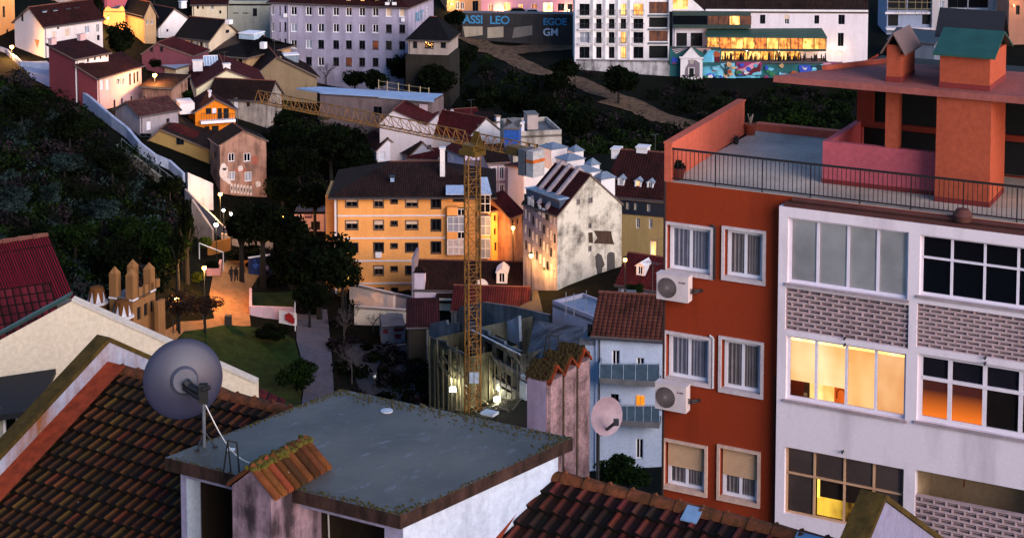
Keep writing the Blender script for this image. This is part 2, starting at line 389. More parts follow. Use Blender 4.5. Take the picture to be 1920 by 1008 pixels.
def hbox(h, x0, y0, x1, y1, t, dep, name, mat, cap=None, parent=None, down=0., roofcap=None):
    ym = (y0 + y1) / 2; p0 = hpt(h, x0, ym, t); p1 = hpt(h, x1, ym, t); zt = hpt(h, (x0 + x1) / 2, y0, t).z; zb = hpt(h, (x0 + x1) / 2, y1, t).z - down
    w = (p1 - p0).dot(h.u); m = MB(); o = V((p0.x, p0.y, zb)); m.box(o, h.u * w, h.n * dep, Z * (zt - zb))
    ob = m.build(name, mat, parent or h.root)
    if cap:
        k = MB(); k.box(V((p0.x, p0.y, zt)) - h.u * .1 - h.n * .1, h.u * (w + .2), h.n * (dep + .2), Z * .14); k.build('cap', cap, ob)
    if roofcap:
        k = MB(); q = V((p0.x, p0.y, zt)); roofmesh(k, 'hip', q, q + h.u * w, q + h.u * w + h.n * dep, q + h.n * dep, .5, .12, .5, min(w, dep) / 2 * .98, .08, 0, 0); k.build('cap', roofcap, ob)
    return ob
def dormer(h, x0, y0, x1, y1, t, dep, wallm, roofm, st='d'):
    ym = (y0 + y1) / 2; p0 = hpt(h, x0, ym, t); p1 = hpt(h, x1, ym, t); zt = hpt(h, (x0 + x1) / 2, y0, t).z; zb = hpt(h, (x0 + x1) / 2, y1, t).z
    w = (p1 - p0).dot(h.u); o = V((p0.x, p0.y, zb)); HH = zt - zb; m = MB()
    ho = (w * .22, w * .78, HH * .12, HH * .86)
    wallmesh(m, o, h.u, w, HH, [ho], .1); wallmesh(m, o + h.u * w, h.n, dep, HH, []); wallmesh(m, o + h.n * dep, -h.n, dep, HH, [])
    q = o + Z * HH; m.poly((q, q + h.u * w, q + h.u * w / 2 + Z * w * .3))
    ob = m.build('dormer', wallm, h.root)
    k = MB(); roofmesh(k, 'gableF', q, q + h.u * w, q + h.u * w + h.n * dep, q + h.n * dep, w * .34, .12, .5, None, .08, 0, 0); k.build('dormer_roof', roofm, ob)
    fm, pm, mu = STY[st]; f = MB(); s0, s1, t0, t1 = ho
    for i in (0, .5, 1): f.box(o + h.u * (s0 + (s1 - s0) * i * .92) + Z * t0 + h.n * .03, h.u * (s1 - s0) * .09, h.n * .05, Z * (t1 - t0))
    pn = f.build('dormer_window', fm or WHITE, ob)
    k = MB(); k.poly((o + h.u * s0 + Z * t0 + h.n * .09, o + h.u * s1 + Z * t0 + h.n * .09, o + h.u * s1 + Z * t1 + h.n * .09, o + h.u * s0 + Z * t1 + h.n * .09)); k.build('dormer_pane', pm, ob)
    return ob
# ------------------------------------------------------------------ palette
WH = plaster('d2cbd2', '8d8288', .5); WH2 = plaster('ddd6d6', '9a8f92', .35); CRM = plaster('d8c6a8', '8a7a64', .45); GRYW = plaster('b2aab8', '6e6470', .75, .35)
PINK = plaster('cfa9a8', '86686c', .4); TAN = plaster('b0906c', '54463a', .5); MAROON = plaster('6f3238', '48262c', .4, .3); OCH = plaster('b08a50', '6f5a3c', .4)
STAIN = plaster('a47c6a', '2c1e19', .85, .5, lo=.42, hi=.62); WEATH = plaster('d4cab8', '463f39', .95, .42, lo=.44, hi=.6, streak=.3)
BLUEW = plaster('b9c4d8', '7d8698', .45); CONC = plaster('6c6a6c', '302f30', .7, .5); DKC = plaster('3c3c40', '181818', .6, .5); ORG_ = plaster('d87a1e', '8a4a14', .25)
YEL = plaster('eaa45e', 'ae6c38', .5, .3); LAV = plaster('c3b6c8', '7c6c74', .55, .5)
RT1 = tiles('381416', '46201c'); RT2 = tiles('251513', '33201c'); RT3 = tiles('561a1c', '682222'); RT4 = tiles('131318', '1c1a1e'); RT5 = tiles('5e2c22', '6e3628'); RT6 = tiles('472c24', '58382c')
SLATE = plain('23242c', .7, 0, .3); CORR = plain('5a1c22', .6, 0, .3); BLUER = plain('8ea2be', .45, 0, .15, sc=.6)
# ------------------------------------------------------------------ upper left quarter
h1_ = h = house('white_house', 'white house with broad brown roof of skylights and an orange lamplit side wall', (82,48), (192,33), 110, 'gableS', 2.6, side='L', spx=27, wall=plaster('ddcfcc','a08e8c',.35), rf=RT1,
  win=[('F',98,58,106,73,'S'),('F',122,53,132,70,'S'),('F',159,48,169,63,'g'),('F',181,45,187,61,'d'),('F',107,49,111,55,'k'),('F',182,66,187,76,'k'),('L',41,24,44,40,'k')], pk=.45)
for x in (80, 100, 124, 140):
    hbox(h, x, 16 + (140 - x) * .09, x + 8, 24 + (140 - x) * .09, h.D * .28, .3, 'skylight', plain('9aa4b8', .3), DKF)
P = plane(70, 82, h.o['L'], V((-h.u.x, -h.u.y, 0))); m = MB(); q = h.n
m.poly([P + q * .6 + Z * .6 - h.u * .04, P - q * .6 + Z * .6 - h.u * .04, P - Z * .7 - h.u * .04]); m.poly([P + q * .45 + Z * .5 - h.u * .05, P - q * .45 + Z * .5 - h.u * .05, P - Z * .45 - h.u * .05], 1)
m.build('sign', [plain('8a5a3a'), plain('c98a50')], h.root)
h2 = house('terraced_house', 'stepped house with a big maroon side wall and two red lean-to roofs', (182,145), (265,121), 208, 'shedF', 1.5, side='L', spx=146, wall=[PINK][0], rf=RT1,
  win=[('F',219,147,226,160,'d'),('F',229,145,235,160,'d'),('F',242,138,246,160,'k'),('F',250,136,254,157,'k'),('F',256,134,260,154,'k'),('F',188,150,194,168,'w'),('F',199,149,205,168,'w'),('F',213,187,217,209,'k'),('F',227,184,231,206,'k'),('F',245,180,249,200,'k'),('F',256,176,260,190,'d')])
m = MB(); m.poly([h2.o['L'] - h2.u * .02, h2.o['F'] - h2.u * .02, h2.a - h2.u * .02, h2.d - h2.u * .02 + Z * 1.3]); m.build('side_wall', MAROON, h2.root)
h2b = house('', '', (141,109), (203,97), 0, 'shedF', 1.5, side='L', spx=92, wall=WH, rf=RT1, Yf=h2.d.y + .1, root=h2.root, zb=h2.zb,
  win=[('F',148,112,158,121,'w'),('F',163,108,167,117,'k'),('F',176,105,180,113,'k'),('F',187,103,190,111,'k'),('F',198,99,202,107,'k')])
m = MB(); m.poly([h2b.o['L'] - h2b.u * .02, h2b.o['F'] - h2b.u * .02, h2b.a - h2b.u * .02, h2b.d - h2b.u * .02 + Z * 1.4]); m.build('side_wall', MAROON, h2.root)
hbox(h2b, 97, 74, 106, 84, h2b.D * .6, .7, 'chimney', PINK, PINK); hbox(h2b, 151, 66, 161, 76, h2b.D * .7, .7, 'chimney', PINK, PINK)
house('ruined_house', 'low peeling grey house just below the glowing lamp beside the pink terrace', (266,160), (322,163), 203, 'shedF', .8, 5, wall=STAIN, rf=RT2, win=[('F',266,181,273,195,'n'),('F',296,182,306,193,'d')])
h = house('shed_house', 'small grey house with a patched red roof and one pale door', (262,215), (334,203), 256, 'gableS', 1.4, 6, wall=plaster('938a90','4a4448',.6), rf=tiles('5a3030','6f4a44'), win=[('F',275,228,283,244,'w'),('F',312,222,318,232,'k')])
h = house('ochre_house', 'long ochre house with mossy wall under a dark roof with one red patch', (262,277), (396,279), 300, 'gableF', 2.7, 9, pk=.3, Yf=226, wall=plaster('9c7f4c','5b4a34',.5,.3), rf=tiles('2a2426','3c2e2c'), win=[('F',263,250,284,257,'k'),('F',331,257,345,271,'k'),('F',300,281,312,288,'k')])
r_ = h.a + h.u * h.W * .3 + Z * 2.75; e_ = h.b + Z * .05; f_ = lambda s, t: r_.lerp(e_, s) + h.n * t; m = MB(); m.slab([f_(.62, 1.), f_(.62, 5.), f_(.08, 5.), f_(.08, 1.)], .03); m.build('red_roof_patch', RT3, h.root)
h = house('orange_house', 'small bright orange house with black shutters and a white edged balcony', (366,208), (441,203), 251, 'gableF', 1.6, side='L', spx=352, wall=ORG_, rf=RT1,
  win=[('F',386,203,396,214,'n'),('F',398,203,405,213,'w'),('F',408,203,416,223,'n'),('F',419,203,429,223,'n'),('F',383,237,393,249,'n'),('F',397,236,410,250,'n'),('F',424,235,439,243,'d')], ov=.3)
hbox(h, 377, 226, 442, 231, -1.1, 1.1, 'balcony', WHITE); m = MB()
for i in range(14):
    P = hpt(h, 378 + i * 4.85, 226, -1.05); m.bar(P, P + Z * 1., .03, 4)
m.bar(hpt(h, 378, 226, -1.05) + Z, hpt(h, 441, 226, -1.05) + Z, .04, 4); m.build('balcony_railing', DKF, h.root)
hbox(h, 337, 194, 365, 214, 1, 4, 'side_annex', WH2); hbox(h, 392, 172, 396, 186, 2, .6, 'chimney', WH, WH)
h = house('graffiti_house', 'tall stained brown house with spray painted faces and letters on its front', (412,270), (499,262), 362, 'gableF', 1.6, side='L', spx=394, wall=STAIN, rf=RT2,
  win=[('F',428,287,440,303,'d'),('F',457,287,470,303,'d'),('F',429,322,441,338,'g'),('F',459,322,472,340,'g'),('L',400,285,404,296,'n')], ov=.25, th=.15)
def wallart(h, mats, shapes, off=.03):
    # painted shapes on the front wall: (material index, [(px,py)...]) each a layer proud of the last
    m = MB()
    for i, (k, pts) in enumerate(shapes): m.poly([hpt(h, x, y, -off - .004 * i) for x, y in pts][::-1] if False else [hpt(h, x, y, -off - .004 * i) for x, y in pts], k)
    return m.build('mural', mats, h.root)
PW, PG, PR, PBL = plain('d8c8be', .9), plain('3a2a28', .9), plain('a05a48', .9), plain('120c0c', .9)
def blob(cx, cy, rx, ry, n=12, a=0, jit=.12, rng=random.Random(3)):
    return [(cx + rx * cos(2 * pi * i / n + a) * (1 + rng.uniform(-jit, jit)), cy + ry * sin(2 * pi * i / n + a) * (1 + rng.uniform(-jit, jit))) for i in range(n)]
wallart(h, [PW, PG, PR, PBL], [(0, blob(420,322,8,16)), (1, blob(421,317,4,2.5)), (2, blob(452,318,10,5)), (0, blob(451,316,5,6)), (0, [(416,334),(426,332),(434,342),(430,346)])] +
  [(0, [(432+i*6,345+i*.8),(436+i*6,343+i*.8),(437+i*6,361+i*.8),(433+i*6,362+i*.8)]) for i in range(7)] + [(3, [(433.4+i*6,350+i*.8),(435.4+i*6,349+i*.8),(435.6+i*6,356+i*.8),(434+i*6,357+i*.8)]) for i in range(7)] + [(2, blob(478,300,6,9)), (0, blob(484,345,5,6))])
h = house('gable_house', 'cream gabled house with red roof, white chimney and glass rooflight', (368,164), (500,158), 196, 'gableF', 2.5, 14, wall=plaster('d4c8a8','8c8266',.35), rf=RT3, win=[('F',390,170,396,178,'k')], pk=.43, ov=.2)
hbox(h, 362, 116, 380, 134, 8, 1.4, 'chimney', WH2, WH2); hbox(h, 419, 122, 432, 150, 1.5, 1., 'chimney', WH2, WH2)
m = MB(); q = hpt(h, 383, 124, 9)
for i in range(6): m.bar(q + h.u * i * .42, q + h.u * i * .42 + h.n * 1.6 + Z * 1.3, .05, 4); m.bar(q + h.u * i * .42 + h.n * 1.6 + Z * 1.3, q + h.u * i * .42 + h.n * 3.2, .05, 4)
m.bar(q + h.n * 1.6 + Z * 1.3, q + h.u * 2.1 + h.n * 1.6 + Z * 1.3, .05, 4); rl = m.build('rooflight', WHITE, h.root)
m = MB(); m.poly([q, q + h.u * 2.1, q + h.u * 2.1 + h.n * 1.6 + Z * 1.28, q + h.n * 1.6 + Z * 1.28]); m.build('rooflight_glass', plain('8fa4bc', .2), rl)
h = house('maroon_house', 'squat maroon gabled house behind the dark round tree', (266,100), (362,104), 130, 'gableF', 1.8, 6, wall=plaster('70404a','4a2c34',.4), rf=RT3, win=[('F',282,88,287,97,'k'),('F',301,87,306,97,'k')], pk=.3, ov=.15)
m = MB(); P = hpt(h, 308, 118, -.6)
house('small_shed', 'tiny glass topped shed beneath the maroon gabled house', (301,120), (330,127), 137, 'shedF', .4, 3, wall=CRM, rf=BLUER, H=1.8)
h = house('villa', 'cream villa with six tall windows, dark roof and a small gable vent', (333,66), (392,72), 112, 'gableS', 2.6, side='R', spx=446, wall=plaster('c6b49c','7c6e60',.45), rf=RT4, ov=.5,
  win=[('F',337,71,343,88,'n'),('F',347,73,352,87,'o'),('F',357,75,361,90,'n'),('F',365,78,371,95,'d'),('F',374,79,380,94,'n'),('F',383,80,389,96,'d'),('R',423,56,429,62,'k')])
hbox(h, 422, 38, 430, 46, 2, .9, 'rooflight', WHITE)
h = house('tan_house', 'tan house with a wide black hipped roof and a row of five tall shutters', (392,98), (462,104), 138, 'hip', 2.2, side='R', spx=545, wall=plaster('b8946e','6a543e',.45), rf=RT4, ov=.7,
  win=[('F',393,100,399,118,'k'),('F',413,103,420,122,'k'),('F',427,106,433,124,'k'),('F',437,107,442,126,'k'),('F',447,110,454,132,'k')])
hbox(h, 448, 64, 476, 74, 4, 3, 'rooflight', plain('a8bccc', .4), WHITE); hbox(h, 487, 80, 495, 92, 4, .9, 'vent', WHITE)
h = house('brown_roof_house', 'house with sweeping dark brown roof, thin chimney and shadowed tan gable', (468,148), (594,142), 178, 'gableF', 3.4, 12, wall=plaster('7c6a54','4c4034',.5), rf=RT2, pk=.4, ov=.5)
hbox(h, 518, 109, 527, 140, .8, .8, 'chimney', TAN, TAN); hbox(h, 533, 104, 560, 118, 5, 2, 'rooflight', plain('6c7886', .4), WHITE)
h = house('low_house', 'low house with brown patched roof and peeling whitewashed wall above the crane arm', (392,181), (500,186), 208, 'gableS', 2.2, 6, wall=plaster('a49890','4c4440',.85,.5,lo=.42,hi=.6), rf=RT2, win=[('F',440,184,446,204,'w'),('F',462,190,468,200,'k')])
house('long_house', 'long cream house with a red roof and tiny scattered windows at the top edge', (360,7), (425,6), 40, 'gableS', 2., 8, wall=CRM, rf=RT1, win=[('F',369,12,373,17,'k'),('F',379,12,382,17,'k'),('F',395,10,401,18,'d'),('F',352,14,356,19,'k'),('F',411,20,415,26,'k')])
house('pale_warehouse', 'pale stained warehouse wall left of the grey apartment block', (427,8), (508,8), 58, 'flat', 0, 8, wall=plaster('a4a294','6a685e',.55), rf=CONC, par=.5, win=[('F',437,24,447,26,'k'),('F',455,24,466,26,'k'),('F',474,16,482,31,'k')])
h = house('white_gable_house', 'white gabled house with black roof and a row of small shuttered windows', (297,50), (366,42), 72, 'gableF', 2.8, 12, wall=WH2, rf=RT4, pk=.42, ov=.3, win=[('F',312,55,316,60,'k')])
hbox(h, 340, 4, 350, 16, 3, .8, 'chimney', WH2, WH2)
m = MB()
h = house('tan_cottage', 'tan walled cottage with black roof next to the glowing orange chapel', (233,18), (270,27), 52, 'gableS', 2., side='R', spx=292, wall=TAN, rf=RT4, win=[('R',275,38,279,46,'d'),('R',283,38,287,46,'d')])
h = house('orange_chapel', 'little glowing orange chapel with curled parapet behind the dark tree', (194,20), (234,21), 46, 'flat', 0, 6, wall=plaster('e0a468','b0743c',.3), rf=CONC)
m = MB(); m.poly([hpt(h, x, y, -.02) for x, y in ((195,21),(198,15),(203,12),(210,17),(222,17),(228,11),(232,14),(234,21))]); m.build('curved_parapet', h.wall.data.materials[0], h.root)
house('pink_house', 'pink house wall with red roof at the very top left', (196,-6), (263,-10), 18, 'gableS', 1.6, 6, wall=plaster('b05a62','8a444c',.3), rf=RT3)
house('red_side_house', 'narrow red house with whitewashed lower wall next to the slim dark tree', (152,6), (178,0), 22, 'gableS', 1.6, 6, wall=plaster('a8a0a0','787070',.4), rf=RT3, win=[('F',160,9,164,15,'k')])
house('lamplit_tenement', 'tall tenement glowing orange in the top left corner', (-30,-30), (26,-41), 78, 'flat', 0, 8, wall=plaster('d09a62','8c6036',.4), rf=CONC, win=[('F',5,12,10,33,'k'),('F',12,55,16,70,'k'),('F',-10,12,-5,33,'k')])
# ------------------------------------------------------------------ grey block and the long roof
cx = [551,579,602,630,654,679,704,729,754]; wl = []
pat = ['dddddddSS', 'gddddddkk', 'dgkkkkokk', 'kkdkokkkk']
for r, y in enumerate((20, 51, 82, 114)):
    for c, x in enumerate(cx):
        st = pat[r][c]; dy = (x - 505) * .014
        wl.append(('F', x - 5.6, y - 8 + dy, x + 5.6, y + 8 + dy, 'od' if st == 'o' else st))
    for x, w in ((511, 5), (525, 2.5), (535, 4)): wl.append(('F', x - w / 2, y - 9, x + w / 2, y + 8, 'd' if w > 4 else 'k'))
gb = house('apartment_block', 'big grey lavender apartment block with four rows of stained windows', (506,1), (765,11), 128, 'hip', 3.4, side='R', spx=813, wall=plaster('a49cb0','5e5664',.7,.3,lo=.42,hi=.68), rf=RT1, win=wl, ov=.5, sill=True)
for x0, st in ((646,'l'),(672,'lk'),(700,'k'),(610,'d'),(570,'k'),(724,'d')): dormer(gb, x0, -6, x0 + 15, 6, .7, 3, RT2, RT2, st)
for x in (722, 735): hbox(gb, x, 5, x + 7, 10, -.45, .4, 'air_conditioner', WHITE)
hbox(gb, 752, 34, 757, 41, -.4, .38, 'air_conditioner', WHITE); hbox(gb, 531, 26, 537, 33, -.4, .38, 'air_conditioner', WHITE)
m = MB(); P = hpt(gb, 541, 6, -.12); m.bar(P, P - Z * gb.H, .1, 6); m.build('downpipe', plain('b8b4c0'), gb.root)
R_ = gb.o['R']
def gtext(s, parent, P, u, size, mat, lab=None):
    c = bpy.data.curves.new('graffiti', 'FONT'); c.body = s; c.size = size; c.extrude = .02; c.offset = .02 * size; c.space_character = .95; c.materials.append(mat)
    t_ = bpy.data.objects.new('graffiti', c); COL.objects.link(t_); bpy.context.view_layer.update(); me = bpy.data.meshes.new_from_object(t_.evaluated_get(bpy.context.evaluated_depsgraph_get())); bpy.data.objects.remove(t_); me.materials.clear(); me.materials.append(mat); o = bpy.data.objects.new('graffiti', me); lk(o, parent); u = V(u).normalized()
    o.matrix_local = Matrix.Translation(V(P) - ORG[parent.name]) @ Matrix(((u.x, 0, u.y, 0), (u.y, 0, -u.x, 0), (0, 1, 0, 0), (0, 0, 0, 1)))
    return o
nn = gb.u; Pq = plane(779, 42, R_ + nn * .05, nn); gtext('RUT', gb.root, Pq, gb.n, 2.2, plain('4a7f9c', .8)); gtext('S', gb.root, plane(798, 30, R_ + nn * .05, nn), gb.n, 2.2, plain('b8b8c0', .8))
h = house('annex_house', 'small house with dark pyramid roof tucked against the grey block', (765,71), (840,73), 96, 'hip', 2.9, 8, Yf=gb.b.y - 9, H=2.6, wall=plaster('9a8c84','574c48',.6), rf=RT4, ov=.4, hp=2.6, win=[('F',774,76,782,91,'k'),('F',796,77,813,92,'k'),('F',826,77,836,91,'k')])
m = MB(); m.box(V((h.a.x - .3, h.a.y, h.zb - 9)) - h.n * .4, h.u * (h.W + .6), h.n * 8, Z * 8.99); m.build('terrace_base', plaster('2a2622', '0c0b0a', .8, .6), h.root)
h = house('flat_roof_hall', 'hall with a pale blue flat roof and patched brown timber walls', (600,176), (811,188), 244, 'flat', 0, 5, wall=plaster('6e5e5e','3c3236',.7,.5), rf=BLUER, win=[('F',700,200,716,216,'k'),('F',755,207,770,216,'w'),('F',772,208,786,217,'w')], ov=.6)
m = MB(); m.slab([atZ(x, y, h.a.z + .12) for x, y in ((556,165),(600,172),(814,189),(814,184.5),(690,168.5),(600,162.5))], .25); m.build('roof_sheet', BLUER, h.root)
hbox(h, 786, 196, 801, 246, -.15, .6, 'corner_pier', plaster('b8a2a8','7c6c72',.5))
m = MB()
for x, y0, y1 in ((710,154,168),(726,150,171),(747,153,174),(767,161,177),(788,164,181),(804,167,183)):
    P = hpt(h, x, y1, 5); m.bar(P, P + Z * 1.5, .07, 5)
for k in (.5, 1.3): m.bar(hpt(h, 710, 168, 5) + Z * k, hpt(h, 804, 183, 5) + Z * k, .025, 4)
m.build('roof_railing', plain('a8946c', .7), h.root)
# ------------------------------------------------------------------ middle cluster behind the crane
h = house('barn_house', 'wide pinkish white gable end directly behind the middle of the crane arm', (712,230), (797,233), 300, 'gableF', 1.9, 9, wall=plaster('cdbfc0','8e8084',.3), rf=RT3, pk=.3, ov=.12, th=.15)
h = house('cottage', 'cottage with deep red roof and large clean white gable to its right', (873,260), (940,244), 292, 'gableF', 2.4, 12, wall=WH2, rf=RT3, pk=.55, ov=.2)
h = house('row_house', 'row house with long red ridge and small white dormer gable behind the cottage', (800,240), (908,232), 262, 'gableS', 1.7, 8, wall=WH, rf=RT3, ov=.2)
hbox(h, 838, 209, 849, 226, .9, .9, 'chimney', WH, WH, roofcap=RT2); hbox(h, 921, 213, 925, 226, 2, .8, 'chimney', WH, WH)
m = MB(); q = [hpt(h, 801, 237, -1.5), hpt(h, 836, 226, -1.5), hpt(h, 820, 214, -1.5)]; m.poly(q); m.slab([q[0] + h.n * -.1, q[1] + h.n * -.1, q[1] + h.n * 3, q[0] + h.n * 3], .1, 1); m.build('small_gable', [WH2, RT1], h.root)
h = house('chimney_house', 'narrow white house with banded chimney beside the row house', (912,228), (938,226), 258, 'shedF', .6, 4, wall=WH, rf=RT2, win=[('F',917,232,921,243,'k')])
hbox(h, 931, 219, 938, 243, -.3, .8, 'chimney', WH2, plain('8a6a4c'))
h = house('maroon_roof_cottage', 'small white cottage with steep maroon roof above the yellow block ridge', (706,280), (753,276), 306, 'gableF', 1.5, 6, wall=WH, rf=RT1, pk=.45, ov=.25, win=[('F',711,284,722,300,'w')])
hbox(h, 755, 267, 767, 302, -.2, .9, 'chimney', WH, DKF)
house('grey_cottage', 'plain grey gabled cottage right of the steep maroon roof', (768,290), (816,284), 312, 'gableF', 1.6, 6, wall=plaster('9a98a4','6c6a74',.4), rf=RT2, ov=.2, win=[('F',800,272,808,279,'k')])
house('terrace_house', 'white terrace strip with red roof wedge behind the yellow block', (767,296), (816,297), 316, 'shedF', .5, 4, wall=WH2, rf=RT3)
PLY = h = house('plastered_house', 'tall bare plaster house with rough parapets and two slim windows', (962,256), (1053,252), 330, 'flat', 0, 9, wall=plaster('b0a69c','57504a',.8,.4,lo=.44,hi=.64), rf=CONC, par=.6, win=[('F',990,270,994,284,'k'),('F',1005,270,1009,287,'k'),('F',1022,268,1026,278,'k')])
hbox(h, 973, 231, 983, 259, .2, 1., 'chimney', WH, WH); hbox(h, 989, 216, 1009, 243, 2, 2.4, 'chimney', plaster('a89894'), CONC); hbox(h, 965, 228, 975, 245, 3, 2, 'chimney', TAN, TAN)
h = house('blue_penthouse', 'blue painted rooftop room with a grey pyramid roof', (945,239), (972,240), 262, 'hip', .9, 4, wall=plain('1f4f9c', .6), rf=CONC, ov=.1, zb=PLY.zb + 4, Yf=PLY.a.y - 1.5)
for i, (x0, x1, y0, y1) in enumerate(((1010,1024,232,239), (1022,1040,234,244))):
    m = MB(); P0, P1 = atY(x0, y1, 238 - i), atY(x1, y1, 238 - i); zz = P0.z - 7
    m.box(V((P0.x, P0.y, zz)), V((P1.x - P0.x, 0, 0)), V((0, 2.5, 0)), Z * (P0.z - zz)); m.box(P0 - V((.1, .1, 0)), V((P1.x - P0.x + .2, 0, 0)), V((0, 2.7, 0)), Z * .3, 1)
    tag(m.build('water_tank', [plain('7fa6c4', .5), plain('c8dcec', .4)], None, V((P0.x, P0.y, zz))), ('small pale blue', 'larger sky blue')[i] + ' water tank behind the bare plaster house', 'water tank')
h = house('pilaster_house', 'pinkish town house with stone framed paired windows right behind the crane mast', (916,302), (951,300), 388, 'gableS', 1.4, 7, wall=plaster('a5919a','645660',.5), rf=RT2, win=[('F',922,314,930,338,'d'),('F',937,313,945,336,'d'),('F',922,346,930,366,'d'),('F',937,346,945,366,'d')], surround=.12)
house('white_party_wall_house', 'blank white party wall between pilaster house and the weathered tenement', (952,308), (982,316), 392, 'shedL', .3, 9, wall=WH2, rf=RT3)
house('white_chimney_house', 'slim white house with red sloping roof behind the tall white chimney', (838,276), (872,290), 340, 'gableS', 1.4, 6, wall=LAV, rf=RT3, win=[('F',845,284,851,298,'w')])
# ------------------------------------------------------------------ yellow apartment block
wl = []
for r, y in enumerate((380, 422, 464, 507)):
    for x, w, hh, st in ((659.5,22,16,'ks' if r < 2 else 'k'),(710,17,17,'ks' if r != 2 else 'k'),(739,11,8,'k'),(772,22,16,'ks' if r < 2 else 'k'),(817.5,17,21,'k')):
        wl.append(('F', x - w / 2, y - hh / 2 - (3 if hh == 8 else 0), x + w / 2, y + hh / 2 - (3 if hh == 8 else 0), st))
wl += [('F',705,540,719,551,'k'),('F',735,540,745,551,'k'),('F',851,370,868,377,'k')]
Y_ = yb = house('yellow_apartment_block', 'yellow orange four storey apartment block with white bands and brown hipped roof', (628,362), (919,361), 556, 'hip', 2.3, 12, wall=YEL, rf=tiles('34221e','442c26',.25,.35), win=wl, ov=.75, hp=6, surround=.1, trim=plain('2a2420', .8))
for y in (404.5, 446.5, 489, 531):
    hbox(yb, 629, y - 1.6, 836, y + 1.2, -.06, .058, 'band', WH2)
hbox(yb, 627.6, 363, 631.5, 552, -.05, .048, 'corner_quoin', WH2)
hbox(yb, 825, 280, 834, 332, 3, .8, 'chimney', WH2, WH2); hbox(yb, 732, 333, 739, 341, 1.4, .6, 'skylight', plain('8aa0c0', .3), DKF)
hbox(yb, 704, 474, 715, 483, -.45, .43, 'air_conditioner', WHITE)
hbox(yb, 870, 284, 902, 300, 3, 3, 'roof_room', LAV, LAV)
hbox(yb, 611, 366, 629, 552, 2.2, 7, 'side_wing', YEL)
# glazed loggias on the right bay
m = MB(); q = [hpt(yb, 836, 347, .3), hpt(yb, 872, 347, .3), hpt(yb, 872, 363, -1.3), hpt(yb, 836, 363, -1.3)]; m.slab([q[3], q[2], q[1], q[0]], .15); m.build('awning_roof', plain('9fb0cc', .5), yb.root)
m = MB(); q = [hpt(yb, 901, 332, .3), hpt(yb, 914, 332, .3), hpt(yb, 922, 363, -1.3), hpt(yb, 901, 363, -1.3)]; m.slab([q[3], q[2], q[1], q[0]], .15); m.build('awning_roof', plain('9fb0cc', .5), yb.root)
hbox(yb, 838, 389, 858, 404, -.9, .88, 'loggia_wall', YEL); hbox(yb, 838, 435, 858, 448, -.9, .88, 'loggia_wall', YEL)
for x0, y0, x1, y1, nx, ny, mt in ((839,406,871,434,3,2,CURT),(839,449,871,477,3,2,plain('c4b4b0',.5)),(858,392,872,404,2,1,GLASS),(858,435,872,447,2,1,GLASS),(900,406,919,441,2,2,CURT),(900,448,919,484,2,2,CURT),(900,366,919,398,2,2,GLASS)):
    h_ = hbox(yb, x0, y0, x1, y1, -.85, .83, 'glazed_loggia', mt); f = MB()
    P = hpt(yb, x0, y1, -.88); w = (hpt(yb, x1, y1, -.88) - P).dot(yb.u); H_ = hpt(yb, x0, y0, -.88).z - P.z
    for i in range(nx + 1): f.box(P + yb.u * (w * i / nx - .03), yb.u * .06, yb.n * .04, Z * H_)
    for i in range(ny + 1): f.box(P + Z * (H_ * i / ny - .03) - yb.n * .002, yb.u * w, yb.n * .04, Z * .06)
    f.build('frame', WHITE, h_)
rg = random.Random(5); gm = MB()
for k in range(26):
    t = rg.uniform(.3, yb.D - .3) if yb.D > 1 else .5; z0 = rg.uniform(.3, .75) * yb.H; A0 = yb.o['F'] + yb.n * min(t, yb.D - .2) + Z * z0 - yb.u * .02
    B0 = A0 + yb.n * rg.uniform(-.6, .6) + Z * rg.uniform(-.7, .7); gm.bar(A0, B0, .035, 4)
gm.build('graffiti', plain('c8c4c0'), yb.root)
# ------------------------------------------------------------------ weathered tenement with the bare gable wall
wl = []
for r in range(4):
    for k in range(9):
        f = k / 8; x = 986 + f * 54; y = 372 + f * 43 + r * (32 - 3 * (1 - f)); wl.append(('L', x - 2., y - 8.5, x + 2., y + 8.5, 'd' if (r + k) % 3 else 'k'))
wt = house('weathered_tenement', 'weathered tenement with a bare peeling gable wall and rows of street windows', (1045,402), (1166,380), 546, 'gableF', 3.7, side='L', spx=981, wall=WEATH, rf=tiles('42181c','52201f'), ov=.15, th=.2, rec=.12, fm={'L': plaster('8c8490', '3c3640', .8, .5, lo=.4, hi=.62)},
  win=wl + [('F',1081,372,1087,384,'st'),('F',1103,369,1111,381,'st'),('F',1103,417,1110,429,'st'),('F',1103,460,1110,472,'st')])
m = MB(); m.poly([wt.o['L'] - wt.u * .03, wt.o['F'] - wt.u * .03 + wt.n * .1, wt.a - wt.u * .03 + wt.n * .1, wt.d - wt.u * .03])
def patch(h, pts, mat, name='bare_patch', off=-.02):
    m = MB(); m.poly([hpt(h, x, y, off) for x, y in pts]); return m.build(name, mat, h.root)
BR = plaster('4c3a30', '1c1512', .8, 1.5)
patch(wt, [(1113,432),(1146,433),(1148,446),(1152,458),(1113,456),(1120,446)], BR); patch(wt, [(1103,436),(1111,435),(1112,456),(1104,454)], BR)
gp = plaster('56504e', '2a2726', .6, 1.)
patch(wt, [(1138,478),(1141,473),(1147,472),(1152,474),(1153,480),(1153,538),(1138,538)], gp, 'blocked_arch'); patch(wt, [(1116,480),(1121,474),(1128,478),(1134,496),(1128,505),(1121,510),(1117,500)], gp, 'bare_patch', -.025); patch(wt, [(1119,505),(1130,500),(1127,530),(1122,534)], gp, 'bare_patch', -.03)
